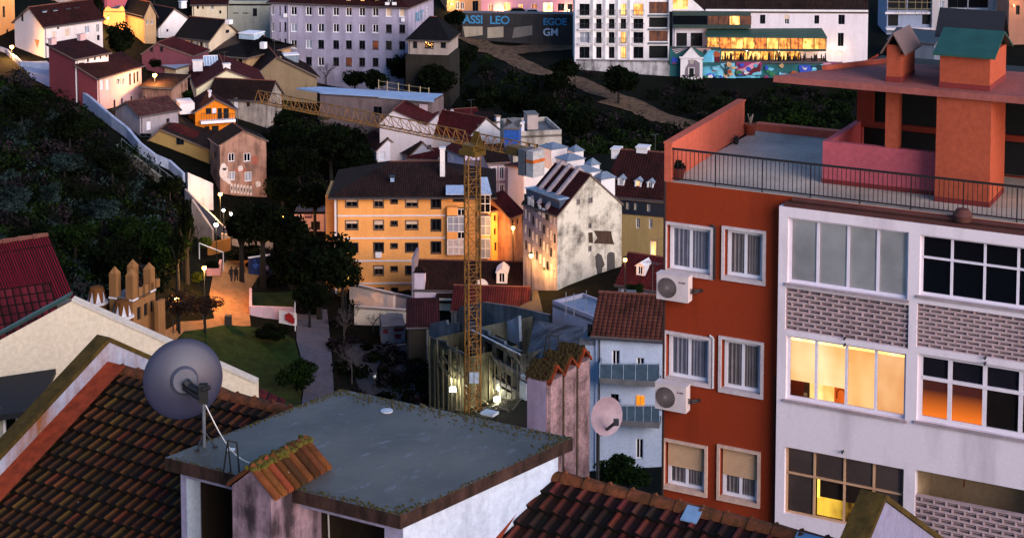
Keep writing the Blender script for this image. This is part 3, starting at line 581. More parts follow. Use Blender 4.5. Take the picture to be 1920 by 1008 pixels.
for t in (.3, .56, .8):
    m = MB(); q = wt.a + wt.n * wt.D * t; r = q + wt.u * wt.W * .5 + Z * 3.7; mb = q + wt.u * wt.W
    for A0, B0 in ((q, r), (r, mb)): m.box(A0 + Z * .02, B0 - A0, wt.n * .35, Z * .45)
    m.build('fire_wall', plain('9c8c90', .8, 0, .3), wt.root)
for t in np.linspace(.05, .9, 9):
    m = MB(); q = wt.a + wt.n * wt.D * t + wt.u * .5 + Z * .45; m.box(q, wt.u * 1.5, wt.n * .8, Z * .95); m.box(q + Z * .95 - wt.u * .1 - wt.n * .1, wt.u * 1.7, wt.n * 1., Z * .1, 1); m.build('dormer', [plain('3c4658', .6), plain('8ea4bc', .45)], wt.root)
for x0, x1, y0, y1, t, dp in ((1079,1126,322,352,2.5,2.2),(1064,1096,298,330,8,2.2),(1034,1064,277,300,15,2.4),(1127,1153,332,372,1.2,1.3),(1077,1094,281,310,12,1.2),(1108,1124,306,336,4.5,1)):
    hbox(wt, x0, y0, x1, y1, t, dp, 'chimney', WH2, None, roofcap=plain('6c7888', .6), down=1.)
house('street_house', 'orange lit street house squeezed between the yellow block and the dark lane', (921,394), (951,388), 505, 'gableS', 1.2, 7, wall=plaster('d09a58','8c5c30',.4), rf=RT3, ov=.2, win=[('F',926,404,930,414,'k'),('F',938,402,942,412,'k'),('F',926,428,930,440,'k'),('F',939,426,943,438,'k'),('F',927,454,931,470,'k'),('F',940,452,944,468,'k')])
house('lane_house', 'small dark lane house with red roof just left of the weathered tenement', (955,404), (979,396), 500, 'gableS', 2., 6, wall=STAIN, rf=RT3, ov=.3, win=[('F',960,412,964,422,'k'),('F',969,410,973,420,'k')])
# ------------------------------------------------------------------ mansard and small houses on the right
wl = [('F',x - 3, 378 + (x - 1200) * .04, x + 3, 396 + (x - 1200) * .04, 'd') for x in (1178,1193,1199,1217,1225)] + [('F',x - 3.5, 409 + (x - 1200) * .04, x + 3.5, 428 + (x - 1200) * .04, 'd') for x in (1196,1202,1220,1226)] + [('F',1219,452,1231,486,'l')]
h = house('mansard_house', 'dark blue banded town house with maroon mansard roof and white dormers', (1130,362), (1250,372), 500, 'hip', 4., 9, wall=plaster('9c8458','5c4c34',.4), rf=tiles('3a1a1c','46201f'), win=wl, ov=.3, hp=.8)
hbox(h, 1165, 370, 1250, 404, -.08, .075, 'blue_storey', plain('18202e', .5)) if False else None
m = MB(); A0, B0 = hpt(h, 1130, 366, -.22), hpt(h, 1250, 373, -.22); m.box(V((A0.x, A0.y, A0.z - 2.6)), h.u * (B0 - A0).dot(h.u), h.n * .02, Z * .001)
dk = plain('161e2c', .5, 0, .3); m = MB(); zt = h.a.z - .25; zl = hpt(h, 1200, 403, 0).z
holes = []
for x in (1178,1193,1199,1217,1225):
    s0 = (hpt(h, x - 4, 388, 0) - h.a).dot(h.u); s1 = (hpt(h, x + 4, 388, 0) - h.a).dot(h.u); holes.append((s0, s1, .5, zt - zl - .5))
holes = [(s0, s1, a_, b_) for s0, s1, a_, b_ in holes]
mm = []; [mm.append(k) for k in sorted(holes) if not mm or k[0] > mm[-1][1] + .02]
wallmesh(m, V((h.a.x, h.a.y, zl)) - h.n * .12, h.u, h.W, zt - zl, mm, .12); m.build('blue_storey', dk, h.root)
hbox(h, 1146, 281, 1160, 298, 4, 1.4, 'chimney', WH2, WH2); hbox(h, 1193, 278, 1213, 293, 4.2, 1.4, 'chimney', WH2, WH2)
for x, st in ((1158,'g'),(1190,'l'),(1213,'d')): dormer(h, x, 338 + (x - 1190) * .12, x + 12, 352 + (x - 1190) * .12, .9, 2.5, WH2, plain('7c8898', .6), st)
h = house('pink_cottage', 'dusky pink cottage with one lit square window', (1166,424), (1210,430), 487, 'shedL', -1., 6, wall=plaster('a4525c','70363e',.35), rf=RT3, win=[('F',1187,447,1198,467,'l')]) if False else house('pink_cottage', 'dusky pink cottage with one lit square window', (1168,424), (1212,432), 487, 'gableF', 1., 6, wall=plaster('a4525c','70363e',.35), rf=RT3, pk=.2, ov=.15, win=[('F',1187,447,1198,467,'l')])
hbox(h, 1213, 437, 1219, 486, -.3, .28, 'door_jamb', WHITE)
h = house('red_roof_house', 'low house with plain maroon roof and small white dormer below the pink cottage', (1160,528), (1236,540), 552, 'gableS', 2.3, 6, wall=WH, rf=tiles('521a20','5c2024'))
dormer(h, 1193, 497, 1208, 516, .7, 2, WH2, WH2)
# ------------------------------------------------------------------ dormer house in front of the yellow block
h = house('dormer_house', 'lilac house with long brown tiled roof and one ornate white dormer', (772,541), (1003,546), 592, 'gableS', 2.2, 7.5, wall=LAV, rf=tiles('2e1c1a','3c2420',.24,.34), ov=.1, win=[])
dormer(h, 931, 509, 951, 531, .8, 2.4, WH2, WH2)
hbox(h, 776, 508, 796, 542, -.05, 1.2, 'chimney', LAV, None, roofcap=RT2); hbox(h, 772, 484, 777, 575, -.12, 4.2, 'fire_wall', plaster('7c7480'))
hbox(h, 818, 561, 852, 582, -1.2, 1.18, 'bay', CRM); m = MB(); A0 = hpt(h, 816, 560, -1.4); B0 = hpt(h, 854, 560, -1.4); m.slab([A0 - Z * .35, B0 - Z * .35, B0 + h.n * 1.4 + Z * .2, A0 + h.n * 1.4 + Z * .2], .12); m.build('bay_roof', RT2, h.root)
def mini_dish(px, py, P, r, label, face=V((-.5, -1, .35)), parent=None, mat=None):
    f = V(face).normalized(); e = empty('satellite_dish', P, label, 'satellite dish') if parent is None else parent
    m = MB(); m.lathe(P, [(.001, 0), (r * .35, r * .03), (r * .7, r * .11), (r, r * .24), (r * 1.02, r * .24), (r * .7, r * .08), (.001, -.03 * r)], 18, f); m.build('dish', mat or plain('b4b2ba', .5), e, smooth=True)
    m = MB(); q = P + f * r * 1.1 - Z * r * .15; m.bar(P - Z * r * .8 + f * .1 * r, q, .03 * max(1, r), 5); m.cbox(q - Z * .06, .12 * r + .05, .12 * r + .05, .15 * r + .05); m.build('feed_arm', METAL, e)
    m = MB(); m.bar(P - f * .03, P - f * .25 * r - Z * .05, .05, 6); m.bar(P - f * .25 * r, P - f * .25 * r - Z * 1.1 * r, .04, 6); m.build('bracket', METAL, e); return e
P = hpt(h, 902, 537, -.5); mini_dish(0, 0, P, .8, 'small pale dish at the eave of the lilac dormer house', V((.5, -1, .4)))
P = hpt(h, 1002, 524, -.3); mini_dish(0, 0, P, .6, 'small round dish on the right corner of the lilac dormer house', V((.6, -1, .2)))
# ------------------------------------------------------------------ pink mural hut behind park trees
h = house('pink_hut', 'low pink hut with a striped sign and an arched opening behind the park trees', (552,397), (609,397), 432, 'flat', 0, 5, wall=PINK, rf=CONC, win=[('F',583,415,600,431,'n')])
hbox(h, 571, 400, 585, 409, -.06, .055, 'sign', plain('5a3450', .7)); hbox(h, 572, 402.5, 584, 404.5, -.07, .02, 'sign_stripe', plain('c8a8b4')); 
# ------------------------------------------------------------------ far hill: pink house, graffiti wall, white flats, restaurant
h = house('lamplit_pink_house', 'long pink house washed by warm wall lights above the graffiti wall', (902,-30), (1078,-34), 24, 'flat', 0, 8, wall=plaster('c08a9c','8c5c6c',.3), rf=CONC,
  win=[('F',916,8,925,25,'o'),('F',944,5,957,20,'l'),('F',972,8,981,19,'l'),('F',996,7,1008,21,'o'),('F',1018,5,1037,26,'lw'),('F',1046,7,1058,21,'k'),('F',1064,8,1074,24,'k')])
LPH = h
def wall_light(hh, px, py, off, pw, r=.09, bulb=None, col=(1, .55, .2), name='wall_light'):
    P = hpt(hh, px, py, -off); e = MB(); e.cbox(P - Z * .1, .16, off * 2, .2, u=hh.u); b = e.build(name, METAL, hh.root)
    k = MB(); k.lathe(P - hh.n * .05 + Z * .12, [(.001, -r), (r, 0), (.001, r)], 10); k.build('bulb', bulb or BULB, b); plight(P - hh.n * .5, pw, col, parent=b); return b
def plight(P, pw, col=(1, .5, .16), r=.12, parent=None):
    l = bpy.data.lights.new('lamp_light', 'POINT'); l.energy = pw * LK; l.color = col; l.shadow_soft_size = r
    o = bpy.data.objects.new('lamp_light', l); COL.objects.link(o)
    if parent is not None: o.parent = parent; o.location = P - ORG[parent.name]
    else: o.location = P
    return o
LK = .16
for x in (936, 990, 1066): wall_light(h, x, 20, .35, 420)
h = house('ochre_villa', 'ochre lit villa with tall shuttered windows left of the pink house', (838,-20), (902,-22), 22, 'flat', 0, 8, wall=plaster('b0805c','6c4c38',.4), rf=CONC, win=[('F',855,4,862,18,'d'),('F',864,4,871,18,'d'),('F',886,2,897,24,'k')])
wall_light(h, 832 + 14, 8, .4, 400)
h = house('graffiti_wall', 'dark retaining wall sprayed with big blue letters below the pink house', (866,25), (1078,27), 72, 'flat', 0, 3, wall=plaster('3c3838','141214',.7,.5), rf=CONC, cat='wall')
GB = plain('3a84b0', .8); GW = plain('b8c4d8', .8)
for s, x, y, sz, mt in (('ASSI', 868, 44, 2.1, GB), ('LEO', 918, 45, 2.1, GB), ('EGOE', 1018, 47, 1.75, GB), ('GM', 1018, 67, 1.9, GW)):
    gtext(s, h.root, hpt(h, x, y, -.05), h.u, sz * 1.02, mt)
patch(h, [(868,50),(905,50),(905,66),(872,70)], plaster('a89a88', '4c4238', .6)); patch(h, [(914,52),(944,50),(944,70),(914,72)], plaster('a89a88', '4c4238', .6)); patch(h, [(964,52),(998,48),(998,66),(960,72)], plaster('7a726c'))
def car(px, py, label, col, flip=1, ln=4.3):
    P = gh(px, py); P = onter(P); u = LPH.u * flip; n = V((-u.y, u.x, 0))
    r = empty('parked_car', P, label, 'car', 'cars parked on the terrace'); m = MB()
    prof = [(-2.1,.3),(2.1,.3),(2.15,.75),(1.2,.95),(.6,1.42),(-1.2,1.45),(-1.9,.98),(-2.15,.9)]
    L_ = [P + u * x - n * .82 + Z * z for x, z in prof]; R_ = [p + n * 1.64 for p in L_]
    m.poly(L_); m.poly(R_[::-1])
    for i in range(len(L_)): j = (i + 1) % len(L_); m.poly((L_[j], L_[i], R_[i], R_[j]))
    m.build('body', plain(col, .3, .3), r)
    m = MB(); W_ = [(.95,.98),(.5,1.36),(-1.1,1.38),(-1.65,1.0)]
    for s in (-.83, .83): m.poly([P + u * x + n * s + Z * z for x, z in W_])
    m.build('side_windows', GLASS, r)
    for x in (-1.3, 1.35):
        for s in (-.86, .7):
            w = MB(); c = P + u * x + n * s + Z * .33; w.bar(c, c + n * .16, .33, 12); w.build('wheel', BLACK, r)
    for s in (-.6, .45):
        w = MB(); w.box(P + u * 2.14 + n * s + Z * .62, u * .03, n * .2, Z * .13); w.build('headlight', plain('c8c8d0', .3), r)
    return r
car(999, 31, 'pale parked van with dark glass on the terrace under the pink house', 'a8b4c8'); car(966, 29, 'dark parked car behind the pale van on the terrace', '16181c', -1)
# white apartment block
cs = ((1096,19),(1123,10),(1147,10.5),(1169,10),(1197,18.5)); wl = []
rows = ((-18,22,'dkkkl'),(18.5,22,'dkkll'),(45,19,'kkkdd'),(71,21,'gkklk'),(99,22,'kkkld')); stm = {'d':'k','k':'k','l':'lk','g':'g'}
for y, hh, pt in rows:
    for (x, w), s in zip(cs, pt): wl.append(('F', x - w / 2, y - hh / 2, x + w / 2, y + hh / 2, 'lk' if s == 'l' else s if s == 'g' else 'k'))
wl += [('F',1217,-20,1252,-2,'k'),('F',1217,4,1252,26,'od'),('F',1217,33,1252,52,'n'),('F',1217,58,1252,78,'od'),('F',1217,86,1252,110,'n')]
wa = house('white_apartments', 'white wavy fronted apartment block with dark balconies and a few lit rooms', (1078,-40), (1256,-40), 124, 'flat', 0, 9, wall=WH2, rf=CONC, win=wl, rec=.5)
for y, hh, pt in rows[1:4]:
    for (x, w) in cs:
        hbox(wa, x - w / 2 - 2.5, y + hh / 2 + .8, x + w / 2 + 2.5, y + hh / 2 + 2.8, -.55, .54, 'balcony_slab', WH2); m = MB()
        for i in range(9):
            P = hpt(wa, x - w / 2 - 2 + (w + 4) * i / 8, y + hh / 2, -.5); m.bar(P, P + Z * .95, .025, 4)
        A0, B0 = hpt(wa, x - w / 2 - 2, y + hh / 2, -.5) + Z * .95, hpt(wa, x + w / 2 + 2, y + hh / 2, -.5) + Z * .95; m.bar(A0, B0, .04, 4); m.bar(A0, A0 + wa.n * .5, .03, 4); m.bar(B0, B0 + wa.n * .5, .03, 4); m.build('balcony_railing', DKF, wa.root)
for xa, xb in ((1106,1117),(1129,1141),(1153,1163.5),(1175,1187)):
    m = MB(); A0 = hpt(wa, xa, 60, -.004); w = (hpt(wa, xb, 60, -.004) - A0).dot(wa.u); zb_ = wa.zb + 1.2; N_ = 36; Ht = wa.a.z - zb_
    for i in range(N_):
        f0 = .5 + .5 * abs(sin(pi * i / N_ * 6.3)); f1 = .5 + .5 * abs(sin(pi * (i + 1) / N_ * 6.3)); b0 = .06 + .3 * f0; b1 = .06 + .3 * f1
        z0, z1 = zb_ + Ht * i / N_, zb_ + Ht * (i + 1) / N_; p = V((A0.x, A0.y, 0)); c = p + wa.u * w / 2
        m.poly((p + Z * z0, c - wa.n * b0 + Z * z0, c - wa.n * b1 + Z * z1, p + Z * z1)); m.poly((c - wa.n * b0 + Z * z0, p + wa.u * w + Z * z0, p + wa.u * w + Z * z1, c - wa.n * b1 + Z * z1))
    m.build('wavy_pier', WH2, wa.root)
for y in (28, 54, 80): hbox(wa, 1216, y, 1253, y + 3, -.3, .29, 'balcony_slab', plain('5c6068', .7))
h = house('garden_wall', 'stained white garden wall along the foot of the white apartments', (1080,112), (1256,115), 127, 'flat', 0, .5, wall=plaster('b4aeb0','3c3c3c',.85,.5,lo=.42,hi=.6), rf=CONC, cat='wall', Yf=wa.a.y - 3)
# restaurant
GRN = plain('1e3430', .6, 0, .25); GRN2 = plain('27443c', .55, 0, .25)
rs = house('restaurant', 'long white restaurant with brown roof, green awnings and glowing glazed terraces', (1262,20), (1628,22), 134, 'gableS', 4.2, side='R', spx=1662, wall=plaster('d6ccd2','9c9298',.35), rf=tiles('2e2222','3a2a28'), ov=.04,
  win=[('F',1407+18,28,1407+28,45,'k'),('F',1471,28,1480,46,'s'),('F',1527,29,1536,45,'k'),('F',1572,28,1584,46,'k'),('F',1268,62,1288,87,'n'),('F',1295,62,1317,87,'n'),('F',1571,62,1582,87,'k')])
m = MB(); q = [hpt(rs, x, y, -.08) for x, y in ((1254,22),(1323,22),(1292,-6),(1254,-20))]; m.poly(q); m.build('gable_front', WH2, rs.root)
m = MB(); q = [hpt(rs, x, y, -.12) for x, y in ((1262,17),(1289,17),(1291,-2),(1284,-8),(1262,-10))]; m.poly(q); m.build('lit_window', LIT, rs.root)
hbox(rs, 1323, 18.5, 1628, 22, -.3, .29, 'gutter', WH2)
hbox(rs, 1262, 23, 1408, 30, -1.6, 1.58, 'green_band', GRN); hbox(rs, 1262, 47, 1408, 53, -1.6, 1.58, 'green_band', GRN)
hbox(rs, 1262, 30.2, 1326, 46.8, -1.3, 1.28, 'dark_glazing', GLASS)
def litstrip(x0, x1, y0, y1, t, dep, n, mats, nm, bars=True, post=DKF):
    b = None
    for i in range(n):
        xa = x0 + (x1 - x0) * i / n; xb = x0 + (x1 - x0) * (i + 1) / n
        m = MB(); m.poly([hpt(rs, xa, y1, t), hpt(rs, xb, y1, t), hpt(rs, xb, y0, t), hpt(rs, xa, y0, t)]); w = m.build(nm, mats[i % len(mats)], rs.root)
        f = MB(); P = hpt(rs, xa, y1, t - .08); H_ = hpt(rs, xa, y0, t - .08).z - P.z; f.box(P - rs.u * .06, rs.u * .12, rs.n * .06, Z * H_)
        if xb == x1 or i == n - 1: f.box(hpt(rs, xb, y1, t - .08) - rs.u * .06, rs.u * .12, rs.n * .06, Z * H_)
        f.build('mullion', post, w)
litstrip(1327, 1408, 30.5, 46.5, -1.3, 0, 4, [LITD, LITD, LIT, LITD], 'lit_glazing')
LR = [emit('ffb050', 2., .8, .9), emit('ff9038', 1.5, .85, 1.1), emit('ffbe60', 2.2, .75, .8)]
m = MB(); q = [hpt(rs, 1408, 52, -.3), hpt(rs, 1541, 53, -.3), hpt(rs, 1551, 70, -3.4), hpt(rs, 1322, 68, -3.4), hpt(rs, 1326, 54, -.3)]; m.slab([q[3], q[2], q[1], q[4]], .25); m.build('green_awning', GRN2, rs.root)
hbox(rs, 1325, 92, 1549, 96, -3.4, 3.38, 'green_band', GRN); litstrip(1326, 1549, 71, 92, -3.1, 0, 10, LR, 'lit_glazing')
litstrip(1352, 1500, 97, 115, -2., 0, 6, [emit('ffc068', 2.6, .9, 1.4), emit('ffa848', 2.2, .9, 1.6)], 'lit_terrace')
hbox(rs, 1340, 115, 1552, 134, -3.6, 3.55, 'terrace_base', plaster('4c4448'))
m = MB(); rg = random.Random(11)
for i in range(60):
    x = rg.uniform(1352, 1548); P = hpt(rs, x, 114.8, -rg.uniform(2.4, 3.3)); hh = rg.uniform(.6, 1.3); m.bar(P, P + Z * hh, .16, 6, .1); m.lathe(P + Z * (hh + .12), [(.001, -.13), (.13, 0), (.001, .13)], 6)
dn = m.build('diners', plain('160e0a', .9), rs.root); dn['kind'] = 'stuff'
for x in (1500, 1533, 1560, 1580): wall_light(rs, x, 95, .5, 110, .12, BULBW, (1, .55, .2))
wall_light(rs, 1400, 97, 2.9, 110, .1, BULBW, (1, .6, .28)); wall_light(rs, 1460, 97, 2.9, 110, .1, BULBW, (1, .6, .28))
# mural terrace wall with painted chapel front
MT = [plain(c, .85, 0, .3, 'mural_paint', .8) for c in ('1d5a5c', '58a8c4', '8a2a5c', '5c1020', '2c4cb0', 'c8c0c4', 'a8502c', '16323c', 'c88a9c', '78c0d8', '2e6e48', 'c8a070')]
mw = house('mural_wall', 'terrace wall covered in bright blue, teal and crimson murals around a painted chapel', (1256,92), (1585,118), 160, 'flat', 0, 2.2, wall=MT[0], rf=CONC, cat='wall', Yf=rs.a.y - 4.5) if False else house('mural_wall', 'terrace wall covered in bright blue, teal and crimson murals under the restaurant', (1256,117), (1582,119), 160, 'flat', 0, 1.5, wall=MT[0], rf=CONC, cat='wall', Yf=rs.a.y - 4.2)
sh = [(1,[(1318,120),(1378,118),(1378,142),(1318,142)]),(9,[(1345,120),(1377,119),(1377,141),(1345,141)]),(2,[(1380,117),(1430,117),(1424,140),(1380,142)]),(3,[(1395,128),(1426,122),(1424,140),(1395,142)]),(8,[(1384,131),(1396,127),(1410,119),(1426,116),(1420,123),(1408,131),(1396,134),(1385,134)]),
 (1,[(1338,146),(1425,143),(1425,152),(1390,158),(1340,151)]),(10,[(1390,148),(1420,144),(1410,152),(1395,155)]),(5,[(1342,147),(1360,145),(1360,151),(1342,151)]),(2,[(1345,147),(1353,146),(1353,150),(1345,150)]),(4,[(1372,146),(1381,145),(1381,151),(1372,151)]),
 (4,[(1498,122),(1520,122),(1526,134),(1515,141),(1500,138)]),(5,[(1504,124),(1508,128),(1514,127),(1510,132),(1506,130)]),(7,[(1520,124),(1544,122),(1540,136),(1525,137)]),(8,[(1543,118),(1580,118),(1560,126),(1548,132)]),(2,[(1556,118),(1580,118),(1565,124)]),(5,[(1543,126),(1550,130),(1556,128),(1552,134),(1546,136),(1541,134)]),(4,[(1552,136),(1580,120),(1590,122),(1585,134)]),
 (7,[(1360,141),(1358,132),(1350,124),(1352,123),(1359,130),(1360,120),(1362,120),(1362,131),(1368,124),(1370,125),(1364,133),(1363,141)]),(6,blob(1368,135,4,5)),(11,blob(1371,140,5,3)),(4,[(1480,150),(1520,148),(1560,150),(1560,158),(1480,158)]),(9,[(1440,148),(1478,146),(1478,157),(1440,157)]),(11,[(1520,150),(1532,149),(1532,157),(1520,157)]),(8,[(1552,150),(1566,149),(1562,156),(1554,157)])]
rg = random.Random(21)
for i in range(70):
    x = rg.uniform(1322, 1585); y = rg.uniform(121, 157); sh.insert(rg.randrange(len(sh)), (rg.choice([1, 9, 2, 4, 5, 6, 8, 10, 11, 1, 9, 4]), blob(x, y, rg.uniform(2.5, 8), rg.uniform(1.5, 5), 7, rg.random(), .35, rg)))
wallart(mw, MT, sh, .02)
ch = house('painted_chapel', 'small white chapel front with grey stone doorway under painted sun rays', (1276,109), (1317,110), 145, 'gableF', 2.1, 1.2, wall=WH2, rf=MT[0], ov=.1, th=.1, Yf=mw.a.y - 1.6, win=[('F',1292,128,1301,145,'n')], zb=mw.zb, cat='chapel')
patch(ch, [(1283,145),(1285,128),(1291,119),(1290,113),(1304,113),(1312,118),(1312,145),(1302.5,145),(1302.5,127),(1290.5,127),(1290.5,145)], plaster('7c7078','4c444c',.6,1.2), 'stone_doorway')
m = MB(); P = hpt(ch, 1297, 116, -.05); m.lathe(P, [(.001, .01), (.28, .01), (.4, .04), (.42, .0)], 14, -ch.n); m.build('oval_window', STONE, ch.root)
hbox(ch, 1274, 107, 1319, 110, -.15, .14, 'cornice', WH2)
h = house('sun_mural_wall', 'upper mural panel of sun rays and coloured circles left of the terrace glazing', (1256,88), (1352,90), 118, 'flat', 0, .6, wall=MT[0], rf=CONC, cat='wall', Yf=mw.a.y - .3, zb=mw.a.z - .3)
sh = [(5 if i % 2 else (6 if i % 4 else 3), [(1297, 93), (1297 + 42 * cos(a), 96 - 20 * sin(a)), (1297 + 42 * cos(a + .18), 96 - 20 * sin(a + .18))]) for i, a in enumerate(np.linspace(-.75, .05, 5))]
sh = []
for i in range(7):
    a0, a1 = pi + .05 + i * .11, pi + .13 + i * .11
    sh.append((5 if i % 2 else 3, [(1292,90), (1292 + 32 * cos(a0), 90 - 17 * sin(a0)), (1292 + 32 * cos(a1), 90 - 17 * sin(a1))][::-1])); a0, a1 = -.05 - i * .11, -.13 - i * .11
    sh.append((5 if i % 2 else 6, [(1303,90), (1303 + 30 * cos(a0), 90 - 17 * sin(a0)), (1303 + 30 * cos(a1), 90 - 17 * sin(a1))]))
sh += [(1, [(1318,117),(1318,108),(1330,94),(1350,96),(1350,117)]), (9, [(1334,117),(1336,100),(1341,100),(1341,117)]), (3, [(1339,117),(1339,106),(1350,106),(1350,117)]), (6, blob(1344,102,6,6)), (7, blob(1322,97,4,4)), (2, blob(1264,116,3.5,5) ), (4, [(1258,117),(1262,106),(1270,110),(1272,117)])]
wallart(h, MT, sh, .02)
# upper right corner
h = house('scaffolded_house', 'grey building site with dark open floors and bare poles in the top right', (1664,-30), (1755,-30), 66, 'flat', 0, 8, wall=plaster('8890a4','5c6070',.5), rf=CONC, win=[('F',1661+4,-6,1700,19,'n'),('F',1702,-6,1745,19,'n'),('F',1661+4,27,1684,49,'n'),('F',1729,27,1747,46,'n')])
m = MB()
for x in (1685, 1697, 1716, 1728, 1738): P = hpt(h, x, 28, -1); m.bar(P, P + Z * 5, .06, 5)
m.bar(hpt(h, 1662, 16, -1), hpt(h, 1750, 17, -1), .06, 5); m.bar(hpt(h, 1662, 4, -1), hpt(h, 1750, 5, -1), .06, 5); m.build('scaffold', plain('8a7a5c', .7), h.root)
hbox(h, 1660, 23, 1752, 27, -.5, .48, 'ledge', WH); hbox(h, 1662, 53, 1750, 57, -1.2, 1.18, 'ledge', WH)
h = house('balcony_house', 'pale house with glazed balcony right behind the big chimney cap', (1749,-30), (1892,-30), 66, 'flat', 0, 8, wall=plaster('b8aeb0','7c7478',.4), rf=CONC, win=[('F',1761,2,1770,20,'g'),('F',1777,-8,1814,15,'k'),('F',1816,-8,1853,15,'k'),('F',1860,2,1868,20,'g')])
hbox(h, 1777, 16, 1814, 24, -.5, .48, 'balcony_front', WH2); hbox(h, 1816, 16, 1853, 24, -.5, .48, 'balcony_front', WH2)
h = house('lamplit_corner_house', 'orange lit corner house at the far right edge', (1893,-30), (1960,-30), 85, 'flat', 0, 8, wall=plaster('a0705c','6c4438',.4), rf=CONC, win=[('F',1905,10,1912,28,'k')])
wall_light(h, 1900.5, 11, .5, 260)
house('low_grey_house', 'low grey roof just visible behind the terracotta chimneys', (1668,72), (1752,80), 110, 'gableS', 1.5, 8, wall=plaster('6c7480'), rf=plain('31404a', .7))
# ------------------------------------------------------------------ red apartment building (near, right)
RU = V((.886, -.463, 0)).normalized(); RN = V((-RU.y, RU.x, 0)); R0 = atY(1243, 600, 44.)
def rpl(px, py, t=0.): return plane(px, py, R0 + RN * t, RN)
def rst(px, py, t=0.): P = rpl(px, py, t) - R0; return P.dot(RU), P.z + R0.z
RED = plaster('863118', '4e1c0e', .65, .3, .9, .3, .47, .74, .75, 10., .84); RSAL = plaster('b8523c', '8a3a2c', .4, .5, .9, .3); WPAN = plaster('d6cad2', '7c6e76', .5, .5, .88, .2, .5, .74, .75, 10., .86)
zT = rpl(1250, 340).z; Gd = R0.z - 14; red = empty('red_apartment_building', V((R0.x, R0.y, Gd)), 'red apartment building with white framed bays, brick screens and rooftop terrace', 'apartment building')
DEP = 7.4; WID = 16.; g0 = V((R0.x, R0.y, Gd)); zTop = zT
wr = [(1251,425,1333,512),(1359,433,1431,524),(1246,630,1330,714),(1353,640,1427,735),(1242,832,1322,917),(1350,844,1421,938)]
holes = []
for x0, y0, x1, y1 in wr:
    ym, xm = (y0 + y1) / 2, (x0 + x1) / 2; s0, s1 = rst(x0, ym)[0], rst(x1, ym)[0]; t1, t0 = rst(xm, y0)[1] - Gd, rst(xm, y1)[1] - Gd; holes.append((max(s0, .1), s1, t0, t1))
# bays: holes in the white frame
tF = -.28; zF = rpl(1460, 386, tF).z; sF = rst(1458, 600, tF)[0]
def rrect(x0, y0, x1, y1, t=tF):
    ym, xm = (y0 + y1) / 2, (x0 + x1) / 2; return (rst(x0, ym, t)[0], rst(x1, ym, t)[0], rst(xm, y1, t)[1] - Gd, rst(xm, y0, t)[1] - Gd)
bl = dict(w1=rrect(1478,408,1703,552), s1=rrect(1470,538,1704,632), lit=rrect(1471,625,1695,779), r3=rrect(1465,832,1692,985))
sa, sb = bl['w1'][0] - .02, bl['w1'][1]; sc_ = rst(1722, 600, tF)[0]; sd = sc_ + (sb - sa) + .35
def lev(y, x, t=tF): return rst(x, y, t)[1] - Gd
L1a, L1b = lev(410, 1500), lev(533, 1500); L2a, L2b = lev(540, 1500), lev(622, 1500); L3a, L3b = lev(632, 1500), lev(752, 1500); L4a, L4b = lev(842, 1500), lev(968, 1500)
M1a, M1b = lev(444, 1760), lev(558, 1760); M2a, M2b = lev(572, 1760), lev(656, 1760); M3a, M3b = lev(668, 1760), lev(795, 1760); M4a, M4b = lev(888, 1760), lev(1002, 1760)
mb = MB(); wallmesh(mb, g0, RU, sF + .3, zT - Gd, holes, .2); wallmesh(mb, g0 + RU * (sF + .3), RU, WID - sF - .3, zT - Gd, [(.3, WID - sF - .8, 2., zF - Gd - .06)], .5)
wallmesh(mb, g0 + RU * WID, RN, DEP, zT - Gd, []); wallmesh(mb, g0 + RU * WID + RN * DEP, -RU, WID, zT - Gd, []); wallmesh(mb, g0 + RN * DEP, -RN, DEP, zT - Gd, [])
mb.build('wall', RED, red)
m = MB(); m.slab([g0 + Z * (zT - Gd + .004) + RU * .02 + RN * .02, g0 + Z * (zT - Gd + .004) + RU * (WID - .02) + RN * .02, g0 + Z * (zT - Gd + .004) + RU * (WID - .02) + RN * (DEP - .02), g0 + Z * (zT - Gd + .004) + RU * .02 + RN * (DEP - .02)], .2)
m.build('terrace_floor', plaster('b8a89a', '62564e', .6, .35, .85, .2, .42, .7, .1), red)
CUR = [plain('86828e', .9, 0, .2), plain('807474', .9, 0, .2)]
def curtain(parent, o, s0, s1, t0, t1, dep, mat, amp=.035, n=26):
    m = MB(); nin = RN; pr = None
    for i in range(n + 1):
        s = s0 + (s1 - s0) * i / n; d = dep + amp * sin(i * 1.3) + amp * .4 * sin(i * .7 + 1); c = o + RU * s + nin * d
        if pr is not None: m.poly((pr + Z * t0, c + Z * t0, c + Z * t1, pr + Z * t1))
        pr = c
    return m.build('curtain', mat, parent, smooth=False)
DARKI = plain('0a090b', .9)
